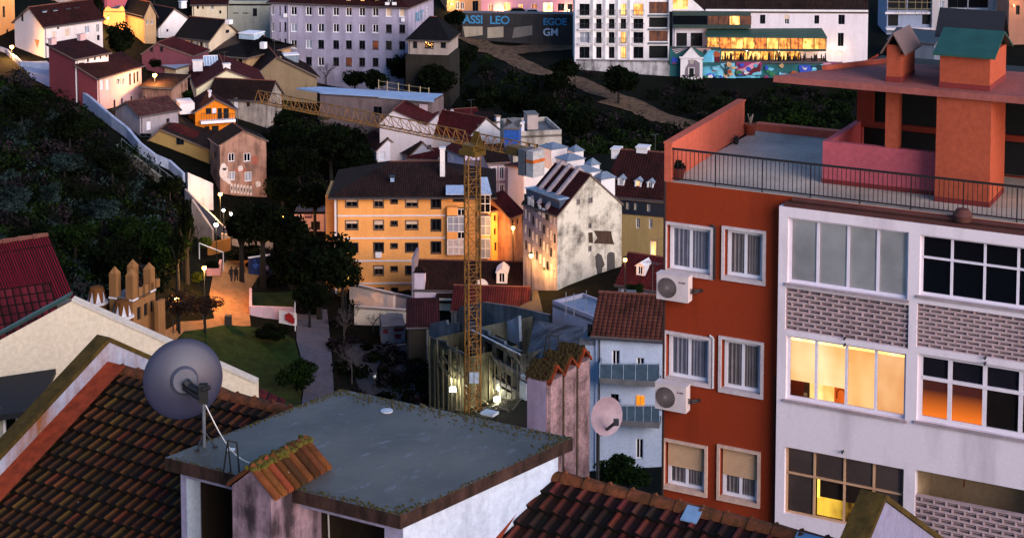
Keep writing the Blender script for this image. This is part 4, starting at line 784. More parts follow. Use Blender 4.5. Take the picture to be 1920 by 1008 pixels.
for k, (s0, s1, t0, t1) in enumerate(holes):
    w = window(red, g0, RU, (s0 + .03, s1 - .03, t0 + .03, t1 - .03), (plain('d4d0d8', .5, 0, .08), CLEAR, 1), .2, .085, 'window')
    m = MB(); q = .075
    for a_, b_, c_, d_ in ((s0 - q, s1 + q, t0 - q, t0), (s0 - q, s1 + q, t1, t1 + q), (s0 - q, s0, t0, t1), (s1, s1 + q, t0, t1)): m.box(g0 + RU * a_ + Z * c_ - RN * .06, RU * (b_ - a_), RN * .058, Z * (d_ - c_))
    m.box(g0 + RU * (s0 + .004) + Z * (t0 + .004) - RN * .06, RU * (s1 - s0 - .008), RN * .2, Z * .03); m.build('surround', plaster('c4a494' if k > 3 else 'c0b2b4', '7c6c68', .5, 2.), w)
    mid = (s0 + s1) / 2
    for a_, b_ in ((s0 - .1, mid - .03), (mid + .03, s1 - .1)): curtain(w, g0, a_, b_, t0 + .05, t1, .19, CUR[k % 2 if k < 4 else 1], .012)
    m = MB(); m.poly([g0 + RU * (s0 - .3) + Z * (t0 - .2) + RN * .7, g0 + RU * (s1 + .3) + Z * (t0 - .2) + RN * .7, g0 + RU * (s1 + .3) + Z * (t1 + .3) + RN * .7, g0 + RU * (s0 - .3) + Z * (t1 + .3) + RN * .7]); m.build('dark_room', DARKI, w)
    if k > 3:
        m = MB(); hh = (t1 - t0) * .56; nS = 14
        for i in range(nS): m.box(g0 + RU * (s0 + .04) + Z * (t1 - hh * (i + 1) / nS + .006) + RN * .09, RU * (s1 - s0 - .08), RN * .03, Z * (hh / nS - .008))
        m.box(g0 + RU * (s0 + .05) + Z * (t1 - hh) + RN * .106, RU * (s1 - s0 - .1), RN * .01, Z * hh); m.build('roller_shutter', plain('c09a78', .7, 0, .1), w)
    if k in (0, 2):
        m = MB(); m.path([g0 + RU * (s1 + .12) + Z * (t0 - .05) - RN * .05, g0 + RU * (s1 + .12) + Z * (t1 + .08) - RN * .05, g0 + RU * (s1 + .02) + Z * (t1 + .14) - RN * .05], .03); m.build('conduit', plain('b8b4b8') if k else METAL, red)
# white frame
fo = g0 + RN * tF; fW = WID - sF
fh = []
def add(s0, s1, t0, t1): fh.append((s0 - sF, s1 - sF, t0, t1)); return (s0, s1, t0, t1)
h_w1 = add(sa, sb, L1b, L1a); h_s1 = add(sa - .04, sb + .04, L2b, L2a - .03); h_l = add(sa, sb, L3b, L3a); h_r3 = add(sa, sb, L4b, L4a)
h_w2 = add(sc_, sd, M1b, M1a); h_s2 = add(sc_ - .04, sd + .04, M2b, M2a - .02); h_m3 = add(sc_, sd, M3b, M3a); h_m4 = add(sc_, sd, M4b - 1.2, M4a)
m = MB(); wallmesh(m, fo + RU * sF + Z * 0, RU, fW, zF - Gd, fh, .26); P = fo + RU * sF
m.poly((P, P + Z * (zF - Gd), P + Z * (zF - Gd) - RN * (tF - .26), P - RN * (tF - .26))); m.poly((P + Z * (zF - Gd), P + RU * fW + Z * (zF - Gd), P + RU * fW + Z * (zF - Gd) + RN * .26, P + Z * (zF - Gd) + RN * .26)); m.build('bay_front', WPAN, red)
m = MB(); m.box(g0 + RU * (sF + .12) + Z * (zF - Gd - .02) - RN * .26, RU * (fW - .2), RN * .24, Z * .12); m.bar(g0 + RU * (sF + .3) + Z * (zF - Gd + .16) - RN * .12, g0 + RU * (sF + 8) + Z * (zF - Gd + .16) - RN * .12, .06, 8); m.lathe(g0 + RU * (sF + 4.55) + Z * (zF - Gd + .1) - RN * .14, [(.001, 0), (.2, .05), (.24, .2), (.15, .34), (.001, .38)], 24); m.build('gutter_pipe', plain('4a2420', .8), red)
def bayw(hole, cols, rows, mat, pane, fw=.07, dep=.12, skip=()):
    s0, s1, t0, t1 = hole; w = s1 - s0; h = t1 - t0; f = MB(); O = fo + RU * s0 + Z * t0 + RN * dep
    f.box(O, RU * w, RN * .07, Z * fw); f.box(O + Z * (h - fw), RU * w, RN * .07, Z * fw); ts = [0] + rows + [1]
    for c in cols: f.box(O + RU * (w * c - fw * .5 if 0 < c < 1 else (0 if c == 0 else w - fw)) + Z * fw + RN * .003, RU * fw, RN * .075, Z * (h - 2 * fw))
    for r in rows: f.box(O + Z * (h * r - fw * .4) + RU * fw - RN * .012, RU * (w - 2 * fw), RN * .08, Z * fw * .85)
    wo = f.build('bay_window', mat, red)
    for i, (c0, c1) in enumerate(zip(cols, cols[1:])):
        p = MB(); e = RN * (.03 + .012 * (i % 2)); p.poly((O + RU * w * c0 + e, O + RU * w * c1 + e, O + RU * w * c1 + Z * h + e, O + RU * w * c0 + Z * h + e)); p.build('pane', pane if not isinstance(pane, list) else pane[i % len(pane)], wo)
    return wo
WFR = plain('d0c8d4', .45, 0, .08); CQ = [0, .245, .5, .745, 1]
w = bayw(h_w1, CQ, [], WFR, CLEAR)
def board(parent, hole, c0, c1, r0, r1, dep, mat, name):
    s0, s1, t0, t1 = hole; w_ = s1 - s0; h_ = t1 - t0; p = MB(); O = fo + RN * dep; p.poly((O + RU * (s0 + w_ * c0) + Z * (t0 + h_ * r0), O + RU * (s0 + w_ * c1) + Z * (t0 + h_ * r0), O + RU * (s0 + w_ * c1) + Z * (t0 + h_ * r1), O + RU * (s0 + w_ * c0) + Z * (t0 + h_ * r1))); return p.build(name, mat, parent)
for i in range(4): board(w, h_w1, CQ[i] + (.01 if i else -.03), CQ[i + 1] - .01, 0, 1, .185, plain('e2d6d0', .9, 0, .3, 'blind', .6), 'roller_blind')
w = bayw(h_l, CQ, [], WFR, CLEAR)
LB = [emit('f8cc96', 1.02, .22, .5), emit('f9d09c', 1.08, .2, .5), emit('f6c486', .98, .22, .5), emit('efb47c', .86, .25, .6)]
for i in range(4):
    board(w, h_l, CQ[i] + (.005 if i else -.03), CQ[i + 1] - .005, .9, 1, .21, emit('ffe2a4', 2., .1, 1.), 'lit_gap'); board(w, h_l, CQ[i] + (.005 if i else -.03), CQ[i + 1] - .005, .27 if i < 2 else 0, .9, .21, LB[i], 'lit_blind')
board(w, h_l, -.03, .115, 0, .27, .36, emit('ffe0a8', 1.4, .3), 'lit_wall'); board(w, h_l, .115, .17, .02, .27, .36, plain('5a3418', .7), 'wooden_screen'); board(w, h_l, .17, .38, 0, .27, .36, emit('ffd890', 1.3, .3), 'lit_wall'); board(w, h_l, .38, .5, 0, .27, .36, emit('d8601c', .9, .3), 'red_screen'); board(w, h_l, .02, .15, 0, .07, .35, plain('c8a878'), 'table_edge')
m = MB(); O = fo + RN * .33; s0, s1, t0, t1 = h_l; x0 = s0 + (s1 - s0) * .405; pts = [O + RU * (x0 + .0) + Z * (t0 + .12), O + RU * x0 + Z * (t0 + .3), O + RU * (x0 + .05) + Z * (t0 + .36), O + RU * (x0 + .14) + Z * (t0 + .37), O + RU * (x0 + .2) + Z * (t0 + .32), O + RU * (x0 + .2) + Z * (t0 + .24)]; m.path(pts, .012); m.build('tap', BLACK, w)
BW = plain('b89070', .6, 0, .15); w = bayw(h_r3, CQ, [.6], BW, CLEAR, .055)
dk1 = plain('7a625a', .8, 0, .3, 'dim_blind', .8)
for i in range(4): board(w, h_r3, CQ[i] + (.01 if i else -.03), CQ[i + 1] - .01, .6, 1, .2, dk1, 'roller_blind')
board(w, h_r3, -.03, .25, 0, .6, .2, dk1, 'roller_blind'); board(w, h_r3, .75, 1, 0, .6, .2, dk1, 'roller_blind'); board(w, h_r3, .25, .75, .28, .6, .33, plain('3c2c24', .8), 'roller_blind')
board(w, h_r3, .25, .75, 0, .3, .35, emit('eab840', 1.05, .95, .9), 'lit_room'); board(w, h_r3, .252, .275, .26, .6, .32, emit('f4cc58', 1.5, 0), 'lit_gap')
C3 = [0, .345, .69, 1]; w = bayw(h_w2, [0, .22, .45, .68, .9, 1], [.62], WFR, GLASS, .06); w = bayw(h_m3, [0, .225, .47, .72, .95, 1], [.63], plain('d4cad2', .45, 0, .08), CLEAR, .1)
dk2 = plain('241c2a', .8, 0, .3)
LO = newmat('lit_orange_blind'); m_, nt_, bs_, nd_, ln_ = LO; t_ = nd_('TexCoord'); sx = nd_('SeparateXYZ'); ln_(t_.outputs['UV'], sx.inputs[0]); rr = nd_('ValToRGB'); rr.color_ramp.elements[0].color = (*S('e8701a'), 1); rr.color_ramp.elements[1].color = (*S('3a1610'), 1); rr.color_ramp.elements[0].position = .05; rr.color_ramp.elements[1].position = .75; ln_(sx.outputs[1], rr.inputs[0]); ln_(rr.outputs[0], bs_.inputs['Emission Color']); bs_.inputs['Emission Strength'].default_value = 1.0 * EK; bs_.inputs['Base Color'].default_value = (.02, .01, .01, 1)
CC = [0, .225, .47, .72, .95, 1]
for i in range(5):
    board(w, h_m3, CC[i] - (0 if i else .1), CC[i + 1], .63, 1, .24, dk2, 'dark_blind'); board(w, h_m3, CC[i] - (0 if i else .1), CC[i + 1], 0, .63, .24, m_ if i < 2 else plain('24140f', .8) if i < 3 else dk2, 'lit_blind' if i < 2 else 'dark_blind')
w = board(red, h_w2, 0, .2, .1, .6, .3, plain('3a3430', .8, 0, .5, 'curtain_grey', .7), 'curtain')  # grey curtain panel in the lower left of the bay
# open loggia bottom right: screen and inner room
def screen(hole, pitch, nrow, name='breeze_block_screen', depth=.16, lab=None):
    s0, s1, t0, t1 = hole; w_ = s1 - s0; h_ = t1 - t0; m = MB(); rh = h_ / nrow; O = fo + RN * .05; b = .022
    for r in range(nrow + 1): m.box(O + RU * s0 + Z * (t0 + r * rh - b if 0 < r < nrow else t0 + (0 if r == 0 else h_ - b)), RU * w_, RN * depth, Z * (2 * b if 0 < r < nrow else b))
    for r in range(nrow):
        x = (pitch / 2 if r % 2 else pitch); x = x if r % 2 else pitch * 1.
        x = pitch * (.5 if r % 2 else 1.)
        xs = [0]
        while x < w_: xs.append(x); x += pitch
        for x in xs[1:]: m.box(O + RU * (s0 + x - .02) + Z * (t0 + r * rh + b) + RN * .002, RU * .04, RN * depth, Z * (rh - 2 * b))
        m.box(O + RU * s0 + Z * (t0 + (r + .56) * rh - .008) + RN * .03, RU * w_, RN * (depth - .06), Z * .016)
    return m.build(name, plaster('ae9698', '6c585c', .5, 1.2, .85), red)
SP = (sb - sa) / 10.1
screen(h_s1, SP, 9); screen(h_s2, SP, 10)
m = MB(); hs = (h_m4[0], h_m4[1], M4b - 1.2, lev(938, 1760)); O = fo + RN * .3
screen(hs, SP, 14)
m = MB()
for hh, mt in ((h_s1, 0), (h_s2, 0)):
    s0, s1, t0, t1 = hh; m.poly((O + RU * s0 + Z * t0, O + RU * s1 + Z * t0, O + RU * s1 + Z * t1, O + RU * s0 + Z * t1))
m.build('screen_backing', plain('5a4844', .9, 0, .3, 'backing', 2.), red)
m = MB(); s0, s1, t0, t1 = h_m4; a_ = g0 + RU * s0 + Z * t0; b_ = g0 + RU * s1 + Z * t0; k = RN * 1.3; H_ = Z * (t1 - t0)
m.poly((a_ + k, b_ + k, b_ + k + H_, a_ + k + H_)); m.poly((a_ - RN * .02, a_ + k, a_ + k + H_, a_ - RN * .02 + H_)); m.poly((a_ + H_, b_ + H_, b_ + k + H_, a_ + k + H_)); m.poly((a_, b_, b_ + k, a_ + k)); lg = m.build('loggia', plaster('a48c70', '6c5c48', .4), red)
board(red, (s0, s1, t0, t1), .1, .6, .05, .42, 1.4, emit('e0b848', 1.2, .9, 2.5), 'lit_inner_window')
m = MB(); q = g0 + RU * s0 + RN * 1. + Z * t1; m.path([q + RU * .9 - Z * .75, q + RU * .95 - Z * .35, q + RU * 1.3 - Z * .28, q + RU * 2.2 - Z * .36, q + RU * 3.4 - Z * .4], .02); m.build('wire', plain('7a3a20'), red)
for hh, xx in ((h_s1, .5), (h_l, .5), (h_s2, .48), (h_m3, .48), (h_r3, .5)):  # little spouts below the sills
    c = fo + RU * (hh[0] + (hh[1] - hh[0]) * xx) + Z * ((hh[2] if hh in (h_s1, h_s2) else hh[3]) + (-.12 if hh in (h_s1, h_s2) else .18)); m = MB(); m.bar(c, c - RN * .12 - Z * .02, .025, 6); m.build('water_spout', METAL, red)
for hh in (h_w1, h_l, h_w2, h_m3):
    m = MB(); m.box(fo + RU * (hh[0] - .05) + Z * (hh[2] - .06) - RN * .06, RU * (hh[1] - hh[0] + .1), RN * .2, Z * .058); m.build('sill', plaster('9c8c90', '5c5054', .6, 1.), red)
# drainpipes on the wall
m = MB(); m.bar(g0 + RU * .05 - RN * .05, g0 + RU * .05 - RN * .05 + Z * (zT - Gd), .035, 6); m.build('drainpipe', plain('2a1210', .8), red)
m = MB(); m.bar(g0 + RU * (sF - .12) - RN * .05, g0 + RU * (sF - .12) - RN * .05 + Z * (L3a - 1.2), .025, 6); m.build('drainpipe', plain('3a1a14', .8), red)
# parapets
SAL = plaster('b85a46', '7c3c2e', .5, .6, .9, .25); tl = rpl(1250, 270, 0).z - zT
eP = atZ(1396, 190, zT + tl); PV = V((eP.x - R0.x, eP.y - R0.y, 0)) - RU * .2; m = MB(); m.box(g0 + Z * (zT - Gd + .01) + RU * .003 + RN * .005, RU * .2, PV, Z * (tl - .01)); m.box(g0 + Z * (zT - Gd + tl + .002) - RU * .02, RU * .25, PV * 1.005, Z * .05); m.build('side_parapet', SAL, red)
kq = atZ(1490, 251, zT + .01) - R0; KB_ = min(kq.dot(RN), DEP - .35)
m = MB(); m.box(g0 + Z * (zT - Gd + .01) + RN * KB_ + RU * .01, RU * 9.19, RN * .3, Z * .22); m.build('rear_kerb', SAL, red)
# railing
m = MB(); hr = rpl(1260, 278).z - zT; E0 = g0 + Z * (zT - Gd) + RN * .04 + RU * .12; Lr = WID - .4
m.box(E0 + Z * (hr - .05), RU * Lr, RN * .05, Z * .05); m.box(E0 + Z * .07, RU * Lr, RN * .03, Z * .03)
n_b = int(Lr / .115)
for i in range(n_b + 1): m.box(E0 + RU * (i * Lr / n_b) + RN * .01 + (Z * 0 if i % 11 == 0 else Z * .08), RU * (.03 if i % 11 == 0 else .014), RN * .016, Z * (hr - .06 - (0 if i % 11 == 0 else .08)))
m.build('railing', plain('120c0e', .7), red)
# penthouse
def tpt(px, py, z=None): return atZ(px, py, zT if z is None else z)
def tc(P): d = P - R0; return d.dot(RU), d.dot(RN)
pA, pB = tc(tpt(1537, 346)), tc(tpt(1750, 363)); cA, cB, cC = tc(tpt(1752, 379)), tc(tpt(1846, 387)), tc(tpt(1886, 372))
pt_ = (pA[1] + pB[1]) / 2; ct_ = (cA[1] + cB[1]) / 2
def tp(s, t, z=0.): return g0 + RU * s + RN * t + Z * (zT - Gd + z)
SK = plain('6c1c1c', .8, 0, .2)
def zat(px, py, s, t): P = tp(s, t); return plane(px, py, P, RN).z - zT
hp1 = zat(1537, 264, pA[0], pt_)
m = MB(); m.box(tp(pA[0], pt_), RU * (cA[0] - pA[0] + .1), RN * .18, Z * hp1); m.box(tp(pA[0], pt_ + .183), RU * .18, RN * 3.2, Z * hp1); pw = m.build('penthouse_wall', plaster('a8505a', '7c3a44', .35), red)
m = MB(); m.box(tp(pA[0] - .012, pt_ - .012), RU * (cA[0] - pA[0] + .1), RN * .01, Z * .12); m.build('skirting', SK, red)
# canopy slab
zc = zat(1800, 172, cA[0], ct_); kF = ct_ - .12
KA = plane(1450, 142, tp(0, kF), RN); sK = (KA - R0).dot(RU); zK = KA.z - zT; kT = .17
KB = plane(1900, 172, tp(0, kF), RN)
kp = [tp(sK, kF, zK), tp(WID + 1.5, kF, zK), tp(WID + 1.5, kF + 5.2, zK), tp(pA[0] + .9, kF + 5.2, zK)]
kb = atZ(1672, 116, KA.z); kp[3] = kb; kp[2] = kb + RU * (WID + 1.5 - (kb - R0).dot(RU))
m = MB(); m.slab(kp, kT); m.build('canopy_slab', plaster('92544e', '663833', .6, .6), red)
m = MB(); m.box(kp[0] + (kp[3] - kp[0]) * .4 + Z * .004, (kp[3] - kp[0]) * .6, RU * .12, Z * .12); m.build('canopy_upstand', SAL, red)
zu = zK - kT
# columns, rear wall with a window, dark interior
def col(x0, x1, t, z0, name, mat, dep):
    P0 = plane(x0, 230, tp(0, t), RN); P1 = plane(x1, 230, tp(0, t), RN); s0 = (P0 - R0).dot(RU); s1 = (P1 - R0).dot(RU); m = MB(); m.box(tp(s0, t, z0), RU * (s1 - s0), RN * dep, Z * (zu - z0 - .003)); return m.build(name, mat, red), s0, s1
TCOL = plaster('9c4a34', '6c3022', .45)
col(1660, 1684, pt_ + .003, hp1 + .002, 'pillar', TCOL, .35)
m = MB(); P0 = plane(1607, 200, tp(0, pt_ + 2.9), RN); s0 = (P0 - R0).dot(RU); wallmesh(m, tp(s0, pt_ + 2.9), RU, 8, zu - .004, [(.45, 7.6, zu * .42, zu * .96), (.12, 7.6, .03, zu * .36)], .15); m.poly((tp(s0, pt_ + 2.9), tp(s0, pt_ + 2.9, zu - .004), tp(s0, pt_ + 5, zu - .004), tp(s0, pt_ + 5))); m.build('penthouse_rear_wall', plaster('7c2f22', '5a2018', .4), red)
m = MB(); m.box(tp(s0 + .1, pt_ + 3.2), RU * 7.8, RN * 1.7, Z * (zu - .03)); m.build('dark_room', BLACK, red)  # black block paints in the shade inside, under the canopy
# chimneys
def stack(x0, x1, xr, y0, t, z0, nm, mat):
    P0 = plane(x0, y0, tp(0, t), RN); P1 = plane(x1, y0, tp(0, t), RN); s0 = (P0 - R0).dot(RU); s1 = (P1 - R0).dot(RU); zt = P0.z - zT
    lo, hi = .1, 6.
    for _ in range(40):
        md = (lo + hi) / 2; q = tp(s1, t + md, zt) - CAM; px = 960 + F * q.x / q.dot(V((0, cp, -sp)))
        lo, hi = (md, hi) if px < xr else (lo, md)
    m = MB(); m.box(tp(s0, t, z0), RU * (s1 - s0), RN * lo, Z * (zt - z0)); o = m.build(nm, mat, red)
    k = MB(); k.box(tp(s0 - .012, t - .012, z0 + .004), RU * (s1 - s0 + .024), RN * (lo + .024), Z * .13); k.build('skirting', SK, o)
    return o, s0, s1, zt, lo
big, s0, s1, zt, dp = stack(1755, 1858, 1885, 250, ct_, 0, 'chimney_shaft', TCOL)
big.data.transform(Matrix.Identity(4))
m = MB(); m.box(tp(s0 + .004, ct_ + .004, zt - .02), RU * (s1 - s0 - .008), RN * (dp - .008), Z * (zu - zt - .0)); m.build('chimney_shaft', TCOL, red)
ch1, a0, a1, at, ad = stack(1763, 1857, 1887, 96, ct_ + .25, zK + .003, 'chimney', TCOL)
ch2, b0, b1, bt, bd = stack(1663, 1690, 1716, 84, ct_ + .42, zK + .003, 'chimney', TCOL)
def cap(s0, s1, t0, dep, z, rise, mat, par, ax, o_=.16):
    m = MB(); a, b, c, d = tp(s0, t0, z), tp(s1, t0, z), tp(s1, t0 + dep, z), tp(s0, t0 + dep, z); roofmesh(m, ax, a, b, c, d, rise, o_, .5, None, .05, 0, 0); ob = m.build('chimney_cap', mat, par)
    k = MB(); pp = .04
    k.box(tp(s0 + .1, t0 + .1, z - .02), RU * (s1 - s0 - .2), RN * (dep - .2), Z * .03); k.build('flue', BLACK, par); return ob
cap(a0, a1, ct_ + .25, ad, at + .03, .44, plain('1a443e', .55, 0, .2), ch1, 'gableS', .15); cap(b0, b1, ct_ + .42, bd, bt + .03, .3, plain('5c4a48', .7, 0, .15), ch2, 'gableF', .13)
tq = ct_ + .25 + ad + .5; g0_ = (plane(1764, 40, tp(0, tq), RN) - R0).dot(RU); g1_ = (plane(1872, 40, tp(0, tq), RN) - R0).dot(RU); gz = zat(1815, 58, g0_, tq); m = MB(); m.box(tp(g0_, tq, zK + .003), RU * (g1_ - g0_), RN * .7, Z * (gz - zK)); rc = m.build('chimney', plaster('4c2420'), red)
cap(g0_, g1_, tq, .7, gz + .02, .5, plain('10121c', .7), rc, 'gableS', .12)
# air conditioners
def aircon(x0, y0, x1, y1, label):
    P0 = rpl(x0, (y0 + y1) / 2, -.42); P1 = rpl(x1, (y0 + y1) / 2, -.42); w = (P1 - P0).dot(RU); zt = rpl((x0 + x1) / 2, y0, -.42).z; zb = rpl((x0 + x1) / 2, y1, -.42).z; hh = zt - zb
    o = V((P0.x, P0.y, zb)); e = empty('air_conditioner', o, label, 'air conditioner', 'air conditioners on the red wall'); m = MB(); c_ = plain('c4b4b4', .5, 0, .1)
    m.box(o, RU * w, RN * .3, Z * hh); m.box(o + Z * hh - RU * .01 - RN * .01, RU * (w + .02), RN * .32, Z * .025); m.build('casing', c_, e)
    c = o + RU * w * .34 + Z * hh * .5; m = MB(); r = hh * .4
    m.lathe(c - RN * .004, [(.001, -.002), (r, -.002)], 28, -RN); m.build('fan_opening', plain('201a1a', .8), e); m = MB()
    for k in range(7):
        rr = r * (k + 1) / 7; pts = [c - RN * .015 + (RU * cos(2 * pi * i / 28) + Z * sin(2 * pi * i / 28)) * rr for i in range(29)]; m.path(pts, .005, 4)
    for i in range(10): a = pi * i / 10; d = RU * cos(a) + Z * sin(a); m.bar(c - RN * .012 - d * r, c - RN * .012 + d * r, .004, 4)
    m.build('fan_grille', plain('8a7c7c', .6), e)
    m = MB(); q = o + RU * w * .74 + Z * hh * .76 - RN * .006
    for dx, dz in ((0, .03), (-.018, 0), (.018, 0)): s = .017; m.poly([q + RU * (dx - s) + Z * dz, q + RU * dx + Z * (dz - s), q + RU * (dx + s) + Z * dz, q + RU * dx + Z * (dz + s)])
    m.build('emblem', plain('8a1418', .6), e); m = MB(); q2 = q + RU * .05
    for i in range(4): m.box(q2 + RU * i * .026 - Z * .012, RU * .018, RN * .004, Z * .034)
    m.build('lettering', plain('2a1a1e', .7), e); m = MB()
    for s in (.15, .8): m.box(o + RU * w * s - Z * .04, RU * .04, RN * .42, Z * .035)
    m.build('wall_bracket', METAL, e); m = MB(); q = o + RU * (w + .003) + RN * .15 + Z * hh * .35
    for k in range(3): m.path([q + Z * .05 * k, q + Z * .05 * k + RU * .1, q + Z * (.03 * k + .02) + RU * .2 + RN * .12, q + Z * (.03 * k) + RU * .24 + RN * .26], .016, 5)
    m.build('hoses', plain('1c1a1c', .6), e); return e
aircon(1231, 517, 1290, 564, 'upper pale air conditioner below the top left window of the red wall'); aircon(1228, 722, 1286, 770, 'lower pale air conditioner below the middle left window of the red wall')
# pots on the terrace
def pot(px, py, r, hh, label, col, plant):
    P = tpt(px, py, zT + .01); e = empty('flower_pot', P, label, 'flower pot', 'flower pots on the terrace'); m = MB(); m.lathe(P, [(.001, 0), (r * .72, 0), (r * .92, hh * .8), (r * 1.06, hh * .82), (r * 1.06, hh), (r * .9, hh), (r * .85, hh * .9), (.001, hh * .9)], 18); m.build('pot', plain(col, .8), e); rg = random.Random(int(px)); m = MB()
    if plant == 'bush':
        for i in range(160):
            a = rg.uniform(0, 2 * pi); b = rg.uniform(0, 1.4); d = V((cos(a) * sin(b), sin(a) * sin(b), cos(b) * .8)); c = P + Z * hh + d * r * rg.uniform(.4, 1.05); t = V((rg.gauss(0, 1), rg.gauss(0, 1), rg.gauss(0, 1))).normalized() * .05; s = t.orthogonal().normalized() * .03; m.poly((c - t, c + s, c + t, c - s))
        m.build('plant', leafm('0a0d08', '141a10'), e)
    elif plant == 'stalk':
        for k in range(6): a = rg.uniform(0, 6.28); m.bar(P + Z * hh * .9, P + Z * (hh + rg.uniform(.15, .42)) + V((cos(a), sin(a), 0)) * .1, .012, 4)
        m.build('plant', plain('a09484', .8), e)
    else:
        for k in range(8): a = rg.uniform(0, 6.28); m.bar(P + Z * hh * .9, P + Z * (hh + .08) + V((cos(a), sin(a), 0)) * .08, .01, 4)
        m.build('plant', plain('1a1c14', .9), e)
pot(1270, 335, .22, .3, 'dark red pot with a bushy plant behind the terrace railing corner', '5a1a14', 'bush'); pot(1407, 252, .19, .32, 'terracotta pot with pale dry stalks at the far parapet end', '8a3a22', 'stalk'); pot(1380, 270, .09, .17, 'tiny black pot on the grey terrace by the salmon parapet', '141416', 'tuft')
# ------------------------------------------------------------------ foreground tiled house
E1 = V((.856, -.517, 0)).normalized(); E2 = V((-E1.y, E1.x, 0))
zR = 49.0; A0 = atZ(205, 690, zR); SLP = .47; LEN = 14.47
fg = empty('tiled_house', V((A0.x, A0.y, 36)), 'nearest house with mossy tiled roofs, raised gables and a flat grey slab on top', 'house')
def rp(s, d, n=0.):  # along the ridge, down the slope (plan metres), above the roof plane
    nn = (-E2 * SLP + Z).normalized(); nn = V((-E2.x * SLP, -E2.y * SLP, 1)).normalized()
    return A0 + E1 * s - E2 * d - Z * (d * SLP) + nn * n
def tileroof(name, s0, s1, d0, d1, pal, parent, pw=.205, rl=.30, seed=1):
    rg = random.Random(seed); m = MB(); prof = ((0, .012), (.1, .05), (.24, .062), (.36, .04), (.46, .012), (.98, .008))
    k = sqrt(1 + SLP * SLP); row = 0; d = d0
    while d < d1:
        dn = d + rl / k; off = 0 if row % 2 else 0
        s = s0
        while s < s1:
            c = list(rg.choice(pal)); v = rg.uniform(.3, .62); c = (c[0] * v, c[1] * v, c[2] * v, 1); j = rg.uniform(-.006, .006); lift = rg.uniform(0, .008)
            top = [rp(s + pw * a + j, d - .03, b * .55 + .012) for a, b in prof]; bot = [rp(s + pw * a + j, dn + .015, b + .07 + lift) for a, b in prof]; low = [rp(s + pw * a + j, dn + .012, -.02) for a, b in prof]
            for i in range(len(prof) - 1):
                g_ = (.5, 1.2, 1., .4, .16)[i]; m.c = (c[0] * g_, c[1] * g_, c[2] * g_, 1); m.poly((bot[i], bot[i + 1], top[i + 1], top[i])); m.c = (.006, .005, .004, 1); m.poly((low[i], low[i + 1], bot[i + 1], bot[i]))  # row shadow painted as near-black tile fronts; pans darkened for shade and dirt
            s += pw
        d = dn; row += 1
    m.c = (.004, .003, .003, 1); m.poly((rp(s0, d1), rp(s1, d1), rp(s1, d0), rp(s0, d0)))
    o = m.build(name, TILEM, parent); return o
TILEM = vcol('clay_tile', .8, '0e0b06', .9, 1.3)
PAL1 = [S(c)for c in ('6a3a20', '74421f', '603418', '76401f', '7c4c20', '66481c', '54300f', '76361f', '5c3c12', '6f501e', '4c3018')]
PAL2 = [S(c)for c in ('6e3020', '6a3a22', '5e2a22', '6a2c24', '4e2620', '6e3228', '5a3428', '44241e', '702c2c', '3c2820')]
# slab and stair house geometry
zS = 49.6; sA, sB, sC, sD = (atZ(x, y, zS) for x, y in ((309,857),(640,729),(1074,820),(751,966)))
def ons(P): v = P - A0; return v.dot(E1), -v.dot(E2)
aS, aD = ons(sA); dS, dD = ons(sD); cS, cD = ons(sC)
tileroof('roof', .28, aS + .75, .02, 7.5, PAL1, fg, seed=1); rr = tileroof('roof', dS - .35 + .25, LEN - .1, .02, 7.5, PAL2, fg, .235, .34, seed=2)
m = MB(); m.poly([rp(.2, 0, -.05), rp(LEN, 0, -.05), rp(LEN, 0, -.05) + E2 * 6 - Z * 4.2, rp(.2, 0, -.05) + E2 * 6 - Z * 4.2]); m.build('rear_roof', RT5, fg)
RIDGE = plaster('6a3a24', '2a2412', .8, 3., .85, .4, .42, .62)
def ridgecap(s0, s1, parent):
    m = MB(); s = s0
    while s < s1:
        p, q = rp(s, 0, .0), rp(min(s + .42, s1), 0, .0)
        for i in range(8):
            a0, a1 = pi * i / 8, pi * (i + 1) / 8; f = lambda P, a, r: P + E2 * (r * cos(a)) + Z * (r * .8 * sin(a) + .0)
            m.poly((f(p, a0, .15), f(q, a0, .125), f(q, a1, .125), f(p, a1, .15)))
        m.bar(p + Z * .11, p + Z * .135 + E1 * .05, .03, 5); s += .39
    return m.build('ridge_tiles', RIDGE, parent)
ridgecap(.3, aS + 1.2, fg); ridgecap(cS + .1 - .9, LEN - .05, fg)
FLASH = plaster('8c3a22', '33150e', .7, 2.5, .8, .4, .45, .7)
def strip(pts, w, name, mat, lift=.05):
    m = MB()
    for (s0, d0_), (s1, d1_) in zip(pts, pts[1:]): m.poly((rp(s0, d0_, lift), rp(s0 + w, d0_, lift), rp(s1 + w, d1_, lift), rp(s1, d1_, lift)))
    return m.build(name, mat, fg)
strip([(.0, -.02), (.0, 7.4)], .46, 'flashing', FLASH, .15); 
strip([(dS - .18, -.02), (dS - .18, 7.4)], .55, 'flashing', FLASH, .15)
